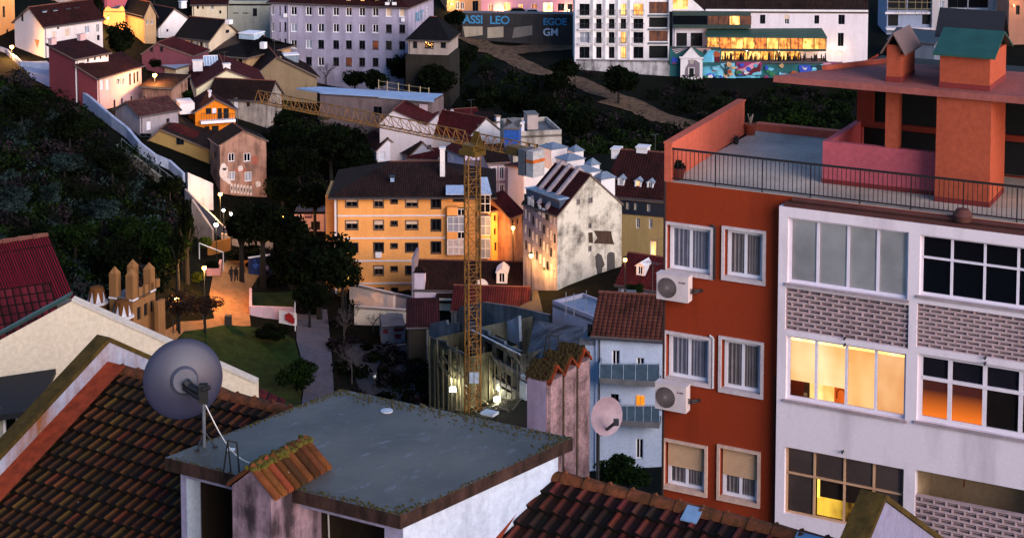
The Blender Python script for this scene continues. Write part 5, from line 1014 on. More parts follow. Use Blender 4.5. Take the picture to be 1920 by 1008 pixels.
# gable parapets
GABW = plaster('98a0b4', '7a4514', .95, .6, .9, .3, .4, .6, .7); MOSS = plaster('4a3a18', '1c180a', .7, 2.5, .95, .6, .4, .65)
def gable_wall(s, top, th, name, mat, front=8., back=5., up=.1):
    m = MB(); pk = rp(s, 0) + Z * top; f = pk - E2 * front - Z * (front * (SLP + .02)); b = pk + E2 * back - Z * (back * .62); q = -E1 * th; bz = 42.
    prof = [f, pk, b]; base = [V((p.x, p.y, bz)) for p in prof]
    m.poly((base[0], base[1], pk, f)); m.poly((base[1], base[2], b, pk)); m.poly((base[0] + q, f + q, pk + q, base[1] + q)); m.poly((base[1] + q, pk + q, b + q, base[2] + q)); m.poly((f, base[0], base[0] + q, f + q))
    o = m.build(name, mat, fg); k = MB()
    for x, y in ((f, pk), (pk, b)): k.box(x + q * 1.12 + Z * .003, y - x, -q * 1.24, Z * .09)
    k.build('coping', MOSS, o); return o
gable_wall(.0, .5, .26, 'gable_parapet', GABW, 9); gable_wall(LEN + .3, .84, .3, 'gable_parapet', plaster('7c7a94', '4a4654', .5, .8, .9, .25), 8)
# stair house
SH = plaster('a8b2c4', '606878', .5, .7, .9, .25, .48, .74, .8); SHF = plaster('8c86a0', '40302c', .6, .8, .9, .25)
u = (sD - sA).normalized(); n = (sB - sA).normalized(); W = (sD - sA).length; D_ = (sB - sA).length; g = sA + u * .12 + n * .2; zb = 45.; H = zS - .2 - zb; o = V((g.x, g.y, zb))
pxs = lambda x, yy: ((plane(x, yy, g, V((-u.y, u.x, 0))) - g).dot(u))
hl = [(pxs(352, 950), pxs(438, 950), .1, H - .14), (pxs(560, 960), pxs(722, 990), .1, H - .13)]
m = MB(); wallmesh(m, o, u, W - .24, H, hl, .3); e_ = o + u * (W - .24)
c_ = V((sC.x, sC.y, zb)) - n * .2 - u * .12; b_ = V((sB.x, sB.y, zb)) - n * .2 + u * .12
for p, q in ((e_, c_), (c_, b_), (b_, o)): m.poly((p, q, q + Z * H, p + Z * H))
m.build('stair_house_wall', [SH], fg); m = MB(); m.poly([o - u * .01 - n * .012 + u * p * 1 + Z * q for p, q in ((0, 0), (hl[0][0], 0), (hl[0][0], H), (0, H))]); m.poly([o - n * .012 + u * p + Z * q for p, q in ((hl[1][1], 0), (W - .24, 0), (W - .24, H), (hl[1][1], H))]); m.poly([o - n * .012 + u * p + Z * q for p, q in ((hl[0][0], H - .14), (hl[1][1], H - .14), (hl[1][1], H), (hl[0][0], H))]); m.build('pier', SHF, fg)
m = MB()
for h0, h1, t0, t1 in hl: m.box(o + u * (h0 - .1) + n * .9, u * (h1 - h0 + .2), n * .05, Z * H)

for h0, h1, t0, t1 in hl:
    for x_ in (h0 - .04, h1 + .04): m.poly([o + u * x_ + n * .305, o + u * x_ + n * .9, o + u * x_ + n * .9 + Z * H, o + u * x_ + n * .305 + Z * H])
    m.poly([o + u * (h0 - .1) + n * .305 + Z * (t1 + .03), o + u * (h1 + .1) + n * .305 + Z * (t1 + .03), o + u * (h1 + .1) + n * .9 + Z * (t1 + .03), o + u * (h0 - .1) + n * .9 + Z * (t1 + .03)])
m.poly([o + u * hl[0][0] + n * .32, o + u * hl[1][1] + n * .32, o + u * hl[1][1] + n * .9, o + u * hl[0][0] + n * .9]); m.build('dark_recess', plaster('2a2018', '080606', .7, 1.2), fg)  # dark lining paints in the shade inside the openings
def slabmat():
    m, nt, bs, nd, ln = newmat('weathered_slab'); tc = nd('TexCoord').outputs['Object']; mp = nd('Mapping'); mp.inputs['Rotation'].default_value = (0, 0, radians(-52)); ln(tc, mp.inputs[0]); rc = mp.outputs[0]
    a = noise(nd, ln, rc, 2.6, 8, .68, (1, 2.6, 1)); b = noise(nd, ln, rc, .7, 5, .6); x = mixc(nd, ln, ramp(nd, ln, b, .3, .7), S('34322d'), S('514d46')); x = mixc(nd, ln, ramp(nd, ln, a, .58, .82), x, S('6c7280')); f2 = noise(nd, ln, rc, 7, 6, .7, (1, 3.5, 1))
    x = mixc(nd, ln, ramp(nd, ln, f2, .66, .72), x, S('82889a')); ln(x, bs.inputs['Base Color']); bs.inputs['Roughness'].default_value = .6; bump(nd, ln, a, bs, .4, .02); return m
SLABM = slabmat()
m = MB(); m.slab([sA, sD, sC, sB], .2, 0, 1); sl = m.build('roof_slab', [SLABM, plaster('3c2a26', '0e0b09', .9, 2.5, .9, .4, .4, .62)], fg)
mm = MB(); rg = random.Random(4); edge = [sA, sD, sC, sB]
for p, q, wd in ((sA, sD, .09), (sD, sC, .1), (sC, sB, .2), (sB, sA, .08)):
    L_ = (q - p).length; ed = (q - p).normalized(); inn = V((-ed.y, ed.x, 0)); N_ = int(L_ / .06)
    if p is sC: N_ = N_
    for i in range(N_):
        s_ = L_ * i / N_; f = 1.
        if p is sA: f = .25 + .75 * (i / N_) ** 2
        if p is sD: f = 1 if i < N_ * .12 or i > N_ * .8 else .25
        if p is sB: f = 1 - i / N_
        for k in range(int(5 * f + rg.random())):
            c = p + ed * (s_ + rg.uniform(0, .06)) + inn * (abs(rg.gauss(0, wd)) * f + .005) + Z * .004; r = rg.uniform(.008, .026); mm.lathe(c, [(r, 0), (r * .7, r * .5), (.001, r * .7)], 5)
mo = mm.build('moss', plaster('3e3818', '221c0c', .6, 3., .95, 0), sl); mo['kind'] = 'stuff'
# tile capped chimney in front
def near_chimney(px, py, Y, w, v, bz, mat, capd=True):
    P = atY(px, py, Y); m = MB(); o = V((P.x, P.y, bz)) - E1 * v; m.box(o, E1 * v, E2 * w, Z * (P.z - bz)); c = m.build('chimney', mat, fg); q = o + Z * (P.z - bz); return c, q, P.z
FCH = plaster('a88c9a', '1a161c', .95, 1.1, .92, .6, .38, .6, .55)
ch, q, zt = near_chimney(508, 930, 23.6, 1.36, .72, 45, FCH)
def tilecap(par, q, v, w, rise, seed, ov=.1, mossy='4a4418'):
    rg = random.Random(seed); m = MB(); nT = max(2, int(w / .15)); 
    for sgn in (0, 1):
        for i in range(nT):
            c = rg.choice(PAL1); kk = rg.uniform(.35, .75); m.c = (c[0] * kk, c[1] * kk, c[2] * kk, 1); y0 = q + E2 * (w * i / nT - .02 + .0); wd = w / nT - .03
            base = (y0 + E1 * (v + ov) - Z * .04) if sgn else (y0 - E1 * ov - Z * .04); top = y0 + E1 * v / 2 + Z * rise; N_ = 6
            for k in range(N_):
                a0, a1 = pi * k / N_, pi * (k + 1) / N_; f = lambda P, a: P + E2 * (wd / 2 - wd / 2 * cos(a)) + Z * (.085 * sin(a))
                m.poly((f(base, a0), f(base, a1), f(top, a1), f(top, a0))); m.poly((base, f(base, a1), f(base, a0)))
    cp_ = m.build('tile_cap', TILEM, par); m = MB()
    for i in range(60):
        t = w * i / 60; P = q + E2 * t + E1 * v / 2 + Z * (rise + .02); 
        for k in range(4): c = P + E1 * rg.gauss(0, .05) + Z * rg.uniform(0, .03) + E2 * rg.uniform(-.02, .02); r = rg.uniform(.03, .06); m.lathe(c - Z * .04, [(r, 0), (r * .8, r * .7), (.001, r)], 6)
    mo = m.build('moss', plaster(mossy, '2a2410', .6, 4, .95, 0), par); mo['kind'] = 'stuff'; return cp_
m = MB(); m.poly([q, q + E1 * .72, q + E1 * .36 + Z * .3]); m.build('cap_end', FCH, ch); m = MB(); m.poly([q + E2 * 1.36, q + E2 * 1.36 + E1 * .36 + Z * .3, q + E2 * 1.36 + E1 * .72]); m.build('cap_end', FCH, ch)
tilecap(ch, q, .72, 1.36, .32, 8)
m = MB(); P = q + E1 * .75 + E2 * 1.34; m.path([P - Z * .02, P - Z * .12 + E1 * .02, P - Z * .25 - E2 * .12 + E1 * .04, P - Z * .6 - E2 * .1 + E1 * .04, P - Z * 1.8 - E2 * .06 + E1 * .04], .014, 6); tag(m.build('cable', plain('b8b0a8', .6), None, P), 'pale cable dangling from the front chimney cap over the dark opening', 'cable')
# tall triple chimney behind the slab
ROUGH = plaster('8c7276', '2c2121', .75, 3., .95, 1., .42, .62, .3, 22., .42); SM = plaster('8a7c92', '3a2a24', .7, 1., .9, .3)
Pn = atY(1031, 715, 27.5); fl = .48; 
for i in range(3):
    q0 = V((Pn.x, Pn.y, 44)) + E2 * (fl * i) - E1 * (.42); m = MB(); Hh = Pn.z - 44
    m.box(q0, E1 * .36, E2 * (fl - .004), Z * Hh); c = q0 + E1 * .36 + E2 * .03; N_ = 8
    for k in range(N_):
        a0, a1 = pi * k / N_, pi * (k + 1) / N_; f = lambda a: c + E2 * ((fl - .06) / 2 * (1 - cos(a))) + E1 * (.09 * sin(a) ** .5)
        m.poly((f(a0), f(a1), f(a1) + Z * Hh, f(a0) + Z * Hh)); m.poly((f(a0) + Z * Hh, f(a1) + Z * Hh, c + E2 * (fl / 2 - .03) + Z * Hh))
    ck = m.build('chimney', ROUGH if i else ROUGH, fg); tq = q0 + Z * Hh; m = MB()
    for sgn in (0, 1):
        b0 = tq + E2 * (0 if sgn == 0 else fl) - Z * .02; tp_ = tq + E2 * fl / 2 + Z * .22
        for e0, e1_ in ((-.05, .44),): m.slab([b0 + E1 * e0, b0 + E1 * e1_, tp_ + E1 * e1_, tp_ + E1 * e0][::1 if sgn == 0 else -1], .045, 0)
    if i < 2:
        sm = MB(); e0 = c + E2 * (fl - .06 + .005) - E1 * .015; sm.box(e0 + Z * (Hh - 2.6), E2 * .05, E1 * .06, Z * 2.58); sm.build('moss_streak', plaster('2c2412', '120e08', .7, 4), ck)
    m.build('tile_cap', plaster('7a3018', '1e160c', .9, 3., lo=.4, hi=.6), ck); m = MB(); rg = random.Random(i)
    for k in range(620):
        a = rg.uniform(-1, 1); c = tq + E2 * (fl / 2 + a * fl * .5) + E1 * rg.uniform(-.06, .4) + Z * (.22 * (1 - abs(a)) + rg.uniform(0, .03)); r = rg.uniform(.012, .04); m.lathe(c - Z * .01, [(r, 0), (r * .8, r * .7), (.001, r)], 5)
    mo = m.build('moss', plaster('2e2410', '14100a', .6, 4, .95, 0), ck); mo['kind'] = 'stuff'
q0 = V((Pn.x, Pn.y, 44)) - E1 * .43 - E2 * .012; m = MB(); m.poly((q0, q0 + E1 * .37, q0 + E1 * .37 + Z * (Pn.z - 44.02), q0 + Z * (Pn.z - 44.02))); m.build('chimney_side', SM, fg)
# small metal things on the slab and roof
def on_slab(px, py): return atZ(px, py, zS)
bs = on_slab(383, 838); dish = empty('satellite_dish', bs, 'big dark grey dish seen from behind, on a tripod mast at the slab corner', 'satellite dish')
sc = (bs.y) / 3200.; DC = atY(346, 713, bs.y + .28); ax = V((-.34, .92, -.16)).normalized(); r = 77 * sc
DM = plain('23253a', .45, .1, .12, 'dish_paint', 2.)
m = MB(); m.lathe(DC, [(.001, 0), (r * .3, .022 * r), (r * .6, .085 * r), (r * .85, .17 * r), (r, .235 * r), (r * 1.015, .25 * r), (r * .985, .25 * r), (r * .6, .11 * r), (.001, .03 * r)], 48, ax); m.build('dish', DM, dish, smooth=True, merge=True)
m = MB(); hc = DC - ax * .0; m.lathe(hc - ax * .03, [(.001, -.03), (r * .3, -.02), (r * .36, .03), (r * .36, .06)], 28, ax); m.build('hub', plain('3e4050', .6), dish)
mt_ = V((bs.x, bs.y, DC.z - .12)); m = MB(); m.bar(bs, mt_ + Z * .05, .028, 10); m.build('mast', plain('6a6e78', .4, .5), dish)
m = MB(); k = DC - ax * .1; m.bar(k + V((.0, 0, -.04)), mt_ + Z * .02, .06, 8); m.bar(k, k + V((.16, -.05, -.16)), .075, 8); m.cbox(mt_ - Z * .13, .13, .1, .3); m.bar(mt_ + V((.0, -.06, .1)), mt_ + V((.12, -.06, .14)), .035, 8); m.bar(mt_ + V((-.05, -.06, -.05)), k + V((-.02, -.02, -.1)), .03, 6); m.build('mount_bracket', plain('0c0c10', .6), dish)
m = MB()
for a in (0, 2.1, 4.2): d = V((cos(a), sin(a), 0)); m.bar(bs + Z * .26, bs + d * .17 + Z * .01, .014, 6); m.cbox(bs + d * .17, .07, .05, .02)
m.build('tripod', plain('141418', .6), dish)
m = MB(); pts = []
for t in np.linspace(0, 1, 16): p0, p1 = mt_ - Z * .15 + V((.04, -.04, 0)), on_slab(478, 873) + Z * .02; P = p0.lerp(p1, t); pts.append(P - Z * (.22 * sin(pi * t)) if P.z - .22 * sin(pi * t) > zS + .015 else V((P.x, P.y, zS + .02)))
m.path(pts, .009, 6); m.build('cable', plain('c4c0bc', .5), dish)
m = MB(); P = on_slab(433, 843); m.cbox(P + Z * .004, .12, .09, .012); tag(m.build('paper_scrap', plain('c8ccd4'), None, P), 'white scrap lying on the slab under the dish cable', 'scrap')
def hoop(pts, label, r=.013):
    m = MB(); [m.path(p, r, 6) for p in pts]; tag(m.build('ladder_handrail', plain('0c0a0a', .6), None, pts[0][0]), label, 'handrail', 'ladder handrails on the near roof')
yy = on_slab(434, 884).y; P = lambda x, y, dy=0: atY(x, y, yy + dy)
hoop([[P(419,884), P(427,825), P(444,829), P(449,890)], [P(427,825), P(433,884)]], 'thin black ladder handrail at the front edge of the grey slab')
P = lambda x, y: atY(x, y, 28.6)
hoop([[P(1012,704), P(1026,627), P(1047,630), P(1048,700)], [P(1030,628), P(1031,700)]], 'thin black ladder handrail rising behind the mossy triple chimney', .012)
m = MB(); P = on_slab(725, 771); m.lathe(P + Z * .003, [(.1, 0), (.1, .02), (.001, .03)], 16); tag(m.build('roof_disc', plain('a4acb8'), None, P), 'small white disc lying on the grey slab', 'disc')
m = MB(); P = on_slab(918, 777); m.cbox(P + Z * .01, .24, .18, .04, u=E1); tag(m.build('plastic_tray', plain('9aa2aa'), None, P), 'pale tray at the back edge of the grey slab', 'tray')
for px, py, w in ((1303,950,.26), (1507,992,.16), (1531,1000,.24)):
    v = 0; Pp = plane(px, py, rp(8, .3, .13), V((-E2.x * SLP, -E2.y * SLP, 1)).normalized()); s_, d_ = ons(Pp); d_ = max(d_, .12)
    m = MB(); m.slab([rp(s_ - w / 2, d_ + .13, .12), rp(s_ + w / 2, d_ + .13, .12), rp(s_ + w / 2, d_ - .13, .12), rp(s_ - w / 2, d_ - .13, .12)], .02); m.build('metal_flashing', plain('7c98b4', .35, .2), fg)
Pd = atY(1133, 779, 29.); e = mini_dish(0, 0, Pd, .33, 'pinkish dish behind the right side of the triple chimney', V((.75, -1.2, .25)), None, plain('8a7680', .5))
m = MB(); m.bar(Pd - V((.1, -.2, 0)), Pd - V((.1, -.2, 2.6)), .03, 6); m.build('mast', METAL, e)
# ------------------------------------------------------------------ cream house and red roofs on the left
cY = 41.; ce = empty('cream_house', V((atY(135, 563, cY).x, cY, 36)), 'cream rendered gable end house with green roof edge at the far left', 'house')
CR = plaster('d8c8b0', 'a89684', .35, .5, .9, .2, .5, .8, .5); pkP, lP, rP = atY(135, 564, cY), atY(-160, 724, cY), atY(482, 719, cY); bz = 38
m = MB(); b = lambda p: V((p.x, p.y, bz)); m.poly((b(lP), b(pkP), pkP, lP)); m.poly((b(pkP), b(rP), rP, pkP)); m.poly((b(rP), b(rP) + V((0, .25, 0)), rP + V((0, .25, 0)), rP)); m.build('gable_wall', CR, ce)
m = MB(); dz = V((0, .05, -2.3)); dn = V((0, 5, 0)); m.slab([lP + dz, pkP + dz, pkP + dn + dz, lP + dn + dz], .12); m.slab([pkP + dz, rP + dz, rP + dn + dz, pkP + dn + dz], .12); m.build('roof', RT3, ce)
m = MB(); m.box(lP + V((-.1, .12, .03)), pkP - lP, V((0, .35, 0)), Z * .08); m.build('green_trim', plain('25413c', .6), ce)
m = MB(); m.box(pkP + V((0, -.03, 0)), rP - pkP, V((0, .3, 0)), Z * .05); m.build('coping', plaster('c8bcac', '8a7c70', .4), ce)
yl = 39.5; m = MB(); p0, p1 = atY(-60, 772, yl), atY(76, 752, yl); m.slab([p0 - V((0, .3, .08)), p1 - V((0, .3, .08)), p1 + V((0, 1.4, .3)), p0 + V((0, 1.4, .3))], .14); m.build('lean_to_roof', plain('1c1a1c', .8), ce)
o = V((p0.x, yl, bz)); Hh = p1.z - bz - .15; m = MB(); uu = V((1, 0, 0)); Wl = p1.x - p0.x
hx = [(atY(4, 800, yl).x - o.x, atY(32, 800, yl).x - o.x, atY(10, 832, yl).z - bz, atY(10, 781, yl).z - bz), (atY(35, 800, yl).x - o.x, atY(60, 800, yl).x - o.x, atY(10, 815, yl).z - bz, atY(10, 776, yl).z - bz)]
wallmesh(m, o, uu, Wl, Hh, hx, .15); m.build('lean_to_wall', plaster('a8a090'), ce)
for q_ in hx: window(ce, o, uu, q_, 'd', .15, .05, mull=0)
CORR_R = tiles('7a1226', '881a2c', .09, 2.6, '4c0c18')
h = house('red_roof_shed', 'shed with shiny red corrugated roof and green tin wall at the left edge', (-90,585), (122,549), 640, 'gableS', 1.4, 5, wall=plain('4c6a50', .6), rf=CORR_R, Yf=54, zb=36, ov=.25)
h = house('dark_tiled_house', 'house showing only stepped dark red roof tiles between the tin shed and cream gable', (-90,660), (108,630), 700, 'gableS', 1.1, 3.4, wall=MAROON, rf=tiles('5a1a24', '6a222c', .22, .32), Yf=46.5, zb=36, ov=.2)
# ------------------------------------------------------------------ pale blue house with balconies
bh = house('pale_blue_house', 'pale blue white house with two glass fronted balconies and an orange lit shutter', (1117,622), (1242,630), 884, 'gableS', 1.5, 6, wall=BLUEW, rf=tiles('6a382c', '744032', .3, .3), ov=.3, pk=.55,
  win=[('F',1147,656,1162,698,'d'),('F',1193,670,1208,711,'d'),('F',1192,822,1206,860,'d'),('F',1145,738,1160,790,'k')])
m = MB(); P = hpt(bh, 1193, 782, -.05); w = (hpt(bh, 1200, 782, -.05) - P).dot(bh.u); Hh = hpt(bh, 1196, 741, -.05).z - P.z
for k in (0, 1): m.box(P + bh.u * (k * w * 1.15), bh.u * w, bh.n * .04, Z * Hh)
m.build('lit_shutter', emit('f0901c', 1.1, .3), bh.root)
for x0, y0, x1, y1 in ((1124,712,1236,722), (1160,790,1236,800)):
    s_ = hbox(bh, x0, y0, x1, y1, -1.2, 1.18, 'balcony', CONC); m = MB(); A1, B1 = hpt(bh, x0, y0, -1.15), hpt(bh, x1, y0, -1.15); m.poly((A1, B1, B1 + Z * .95, A1 + Z * .95)); m.poly((A1 + bh.n * 1.1, A1, A1 + Z * .95, A1 + bh.n * 1.1 + Z * .95)); m.build('glass_panel', plain('4a5c6c', .15), s_); m = MB()
    for i in range(6): q = A1.lerp(B1, i / 5); m.bar(q, q + Z * 1., .03, 5)
    m.bar(A1 + Z * 1., B1 + Z * 1., .03, 5); m.bar(A1 + Z, A1 + Z + bh.n * 1.1, .03, 5); m.build('railing', plain('8a98a8', .5), s_)
house('blue_wing', '', (1086,637), (1118,640), 884, 'flat', 0, 4, wall=plaster('a4b0c4', '5c6474', .6, .6, streak=1.), rf=CONC, Yf=bh.a.y + .4, zb=bh.zb, root=bh.root, win=[('F',1102,606,1112,630,'k')])
hbox(bh, 1172, 550, 1190, 572, 5, .8, 'chimney', CONC)
# flat terrace house behind it, ruin and sheds
h = house('flat_terrace_house', 'low house with pale blue grey roof terrace at the foot of the weathered gable', (1036,570), (1118,602), 640, 'flat', 0, side='R', spx=1176, wall=plaster('9a98a8', '5c5a64', .5), rf=plain('76869c', .7, 0, .3), par=.35)
m = MB()
for x, y in ((1061,590),(1076,592),(1099,586)): P = atZ(x, y, h.a.z); m.bar(P, P + Z * 2.2, .04, 5)
m.build('bare_posts', plain('8a8890'), h.root)
RW1 = plaster('54564f', '0e0f10', .9, .45, .95, .6, .38, .62, .5); RW2 = plaster('56626a', '15181b', .85, .4, .95, .5, .4, .64); DBM = plaster('3a352c', '0e0d0c', .7, .8)
def jag(h, pts, t, name, mat, base=None, th=.3):
    # free standing broken wall: pixel outline of its top, standing in the plane t metres behind the front
    P = [hpt(h, x, y, t) for x, y in pts]; bz = h.zb if base is None else base; m = MB(); k = h.n * th
    for p, q in zip(P, P[1:]):
        p0, q0 = V((p.x, p.y, bz)), V((q.x, q.y, bz)); m.poly((p0, q0, q, p)); m.poly((q0 + k, p0 + k, p + k, q + k)); m.poly((p, q, q + k, p + k))
    return m.build(name, mat, h.root)
rn = house('ruin', 'roofless derelict grey ruin with gutted floors at the foot of the crane', (884,616), (976,664), 735, 'none', 0, side='R', spx=1098, wall=RW1, Yf=158, win=[('F',890,632,902,658,'n'),('F',908,642,922,668,'n'),('F',928,654,944,682,'n'),('F',950,668,962,694,'n'),('F',890,672,906,700,'n'),('F',914,684,932,714,'n'),('F',940,700,958,732,'n'),('F',892,716,908,746,'n'),('F',918,728,936,758,'n')], rec=.8, zb=-1.5)
jag(rn, [(884,610),(915,620),(916,628),(945,640),(946,646),(976,658)], .3, 'broken_parapet', RW2, rn.a.z - .4)
jag(rn, [(858,590),(862,574),(905,566),(960,574),(1030,590)], 7, 'rear_wall', RW2); jag(rn, [(925,616),(972,592),(974,640)], 4, 'inner_wall', plaster('8490a0', '2a3038', .8, .5))
m = MB(); m.slab([hpt(rn,1002,600,6), hpt(rn,1094,612,6) , hpt(rn,1092,668,1.5), hpt(rn,985,676,1.)], .25); m.build('collapsed_roof', plaster('565c64', '17181b', .85, .5, lo=.4, hi=.62), rn.root)
m = MB(); m.slab([hpt(rn,862,640,2), hpt(rn,905,660,1), hpt(rn,925,618,5), hpt(rn,880,600,6)], .2); m.build('collapsed_floor', plaster('3c474e', '101214', .8, .6), rn.root)
for a_, b_ in (((880,652),(976,706)), ((880,690),(976,742))):
    m = MB(); p_, q_ = hpt(rn, *a_, -.1), hpt(rn, *b_, -.1); m.box(V((p_.x, p_.y, p_.z)), q_ - p_, rn.n * .25, Z * .35); m.build('beam', plaster('55555a', '161618', .8, .8), rn.root)
m = MB(); rg = random.Random(12)
for k in range(9): x = 886 + k * 10.5; p_ = hpt(rn, x, 640 + k * 5.5, -.5); m.bar(V((p_.x, p_.y, rn.zb)), p_ + Z * rg.uniform(-1, .6), .06, 5)
for k in range(10): x = rg.uniform(885, 965); p_ = hpt(rn, x, rg.uniform(650, 720), -.45); m.bar(p_, p_ + rn.u * rg.uniform(1, 2.6) + Z * rg.uniform(-1.6, 1.6), .05, 4)
m.build('shoring', plain('6c6250', .8, 0, .4), rn.root)
m = MB(); p_ = hpt(rn, 862, 618, -.2); q_ = hpt(rn, 972, 690, -.2) ; p_ = hpt(rn, 884, 618, -.2); q_ = hpt(rn, 975, 664, -.2); m.bar(p_, q_, .08, 5); m.build('pale_rail', plain('a8b0b8'), rn.root)
hbox(rn, 976, 706, 992, 713, -.6, .5, 'ledge', plain('8c98a4')); hbox(rn, 974, 716, 986, 748, -.5, .1, 'poster', plain('b4bcc0'))
lw = house('timber_ruin', 'collapsing timber walled ruin with leaning posts left of the crane foot', (804,636), (872,670), 735, 'none', 0, 6, wall=plaster('5c5a46', '0c0c09', .9, .6, .95, .6, .36, .6), Yf=158, win=[('F',812,656,820,690,'n'),('F',830,664,842,704,'n'),('F',850,672,860,710,'n')], rec=.5, zb=-1.5)
jag(lw, [(804,632),(836,640),(838,648),(872,664)], .2, 'broken_wall', RW1, lw.a.z - .4); jag(lw, [(806,606),(836,600),(838,608),(862,604)], 5, 'rear_wall', RW2)
m = MB()
for k in range(8): x = 806 + k * 8.5; p_ = hpt(lw, x, 640 + k * 4, -.4); m.bar(V((p_.x, p_.y, lw.zb)), p_ + Z * rg.uniform(-.6, 1) + lw.u * rg.uniform(-.4, .4), .09, 5)
for k in range(8): p_ = hpt(lw, rg.uniform(806, 850), rg.uniform(655, 720), -.45); m.bar(p_, p_ + lw.u * rg.uniform(1, 2.8) + Z * rg.uniform(-1, .3), .07, 4)
m.build('posts', plaster('5c5646', '1a170f', .7, 2.), lw.root)
m = MB()
for k in range(70):
    p_ = onter(gh(rg.uniform(790, 970), rg.uniform(728, 775))); d_ = V((rg.gauss(0, 1), rg.gauss(0, 1), rg.gauss(.1, .3))).normalized() * rg.uniform(.3, 1.6); m.bar(p_ + Z * .1, p_ + d_ + Z * .15, rg.uniform(.03, .09), 4)
rb_ = m.build('debris', plaster('6c6450', '1c1a14', .8, 2.), None, V((-4, 158, 0))); rb_['kind'] = 'stuff'
h = house('corrugated_shed', 'dark shed with maroon corrugated roof left of the ruins', (764,612), (822,611), 694, 'shedF', 1.3, 5, wall=plaster('3a342c', '141210', .6), rf=tiles('3c1a1e', '4a2024', .25, 3.), ov=.15); m = MB()
for k in range(5): P = hpt(h, 800 + k * 4.5, 692, -.2); m.box(P, h.u * .22, h.n * .05, Z * 4.2)
m.build('boards', plain('8c8880', .8, 0, .4), h.root)
house('maroon_gable_shed', 'broad maroon roofed shed between the lilac house and the ruin', (846,581), (990,585), 622, 'gableS', 1.8, 6, wall=plaster('5c6468', '2c3034', .6), rf=tiles('4a1c20', '5a2428', .25, 3.), ov=.1)
house('grey_container_hut', 'grey yard hut with a maroon band between the bare trees and corrugated shed', (716,612), (760,610), 652, 'flat', 0, 4, wall=plaster('6a6e78', '3a3c42', .6), rf=CONC, win=[('F',718,616,728,626,(None, MAROON, 0)),('F',738,613,757,622,(None, MAROON, 0)),('F',740,626,752,636,(None, MAROON, 0))])
house('low_yard_wall', 'low stained wall in the dark yard below the container hut', (720,650), (762,646), 664, 'flat', 0, .4, wall=plaster('74767e', '3a3c44', .7), rf=CONC, cat='wall')
PKW = plaster('e0c8bc', 'b09488', .3)
house('ramp_wall', 'long pinkish ramp wall sloping under the yellow block', (655,531), (737,550), 577, 'flat', 0, .4, wall=PKW, rf=PKW, cat='wall', ov=0)
house('ramp_wall', 'short warm lit ramp wall right of the long one, next to the lilac house', (737.5,550), (771,557), 578, 'flat', 0, .4, wall=PKW, rf=PKW, cat='wall')
house('ramp_wall', 'lower cream ramp wall behind the bare saplings', (664,574), (760,581), 611, 'flat', 0, .4, wall=plaster('e0ccb4', 'b09a80', .3), rf=PKW, cat='wall')
house('ramp_stair_block', 'small stepped white block on the lower cream ramp wall', (726,585), (748,586), 611, 'flat', 0, 1, wall=WH2, rf=WH2, cat='steps')
# ------------------------------------------------------------------ tower crane
CRY = plain('92601c', .6, 0, .45, 'crane_paint', 1.2); mc = V((atY(886, 500, 151.).x, 151., 0)); zj = 26.5; zb = ter(mc.x, mc.y) - .3
cr = empty('tower_crane', V((mc.x, mc.y, zb)), 'yellow tower crane with lattice mast and long jib over the rooftops', 'crane'); Jd = (atZ(480, 197, zj) - atZ(886, 280, zj)); JL = Jd.length; Jd.normalize(); Jn = V((-Jd.y, Jd.x, 0))
ma = V((cos(.35), sin(.35), 0)); mn = V((-ma.y, ma.x, 0)); w = .56; C4 = [ma * w + mn * w, -ma * w + mn * w, -ma * w - mn * w, ma * w - mn * w]
m = MB(); nb = 17; hb = (zj - .9 - zb) / nb
for c in C4: m.bar(V((mc.x, mc.y, zb)) + c, V((mc.x, mc.y, zj - .9)) + c, .075, 5)
for i in range(nb):
    z0 = V((mc.x, mc.y, zb + hb * i)); z1 = z0 + Z * hb
    for k in range(4):
        a, b = C4[k], C4[(k + 1) % 4]; m.bar(z0 + a, z0 + b, .035, 4, caps=False); m.bar(z0 + (a if (i + k) % 2 else b), z1 + (b if (i + k) % 2 else a), .035, 4, caps=False); m.bar(z0 + Z * hb / 2 + a, z0 + Z * hb / 2 + b, .025, 4, caps=False)
m.build('mast', CRY, cr)
def truss(a, b, wd, hh, nb, name, r=.06):
    m = MB(); d = (b - a).normalized(); L_ = (b - a).length; st = L_ / nb; n = V((-d.y, d.x, 0))
    for s in (-1, 1): m.bar(a + n * s * wd / 2, b + n * s * wd / 2, r, 5)
    m.bar(a + Z * hh, b + Z * hh, r, 5)
    for i in range(nb + 1):
        p = a + d * st * i
        for s in (-1, 1): m.bar(p + n * s * wd / 2, p + Z * hh, r * .55, 4, caps=False)
        m.bar(p - n * wd / 2, p + n * wd / 2, r * .5, 4, caps=False)
        if i < nb:
            for s in (-1, 1): m.bar(p + n * s * wd / 2, p + d * st + Z * hh, r * .55, 4, caps=False)
            m.bar(p - n * wd / 2, p + d * st + n * wd / 2, r * .5, 4, caps=False)
    return m.build(name, CRY, cr)
mt = V((mc.x, mc.y, zj)); truss(mt + Jd * .9, mt + Jd * JL, .95, 1.15, 24, 'jib'); CL = 7.6; truss(mt - Jd * .9, mt - Jd * CL, .95, 1.15, 7, 'counter_jib')
m = MB(); m.box(mt - Jd * 1. - Jn * .7 - Z * .9, Jd * 2., Jn * 1.4, Z * .5); m.box(mt - Jd * .7 - Jn * .6 - Z * .4, Jd * 1.4, Jn * 1.2, Z * .45); m.poly([mt + Jd * 1.2 - Jn * .62 - Z * .5, mt - Jd * 1. - Jn * .62 - Z * .5, mt - Jd * .3 - Jn * .62 + Z * 1.15, mt + Jd * .3 - Jn * .62 + Z * 1.15]); m.build('slewing_head', plain('7c5a1a', .6, .2, .35), cr)
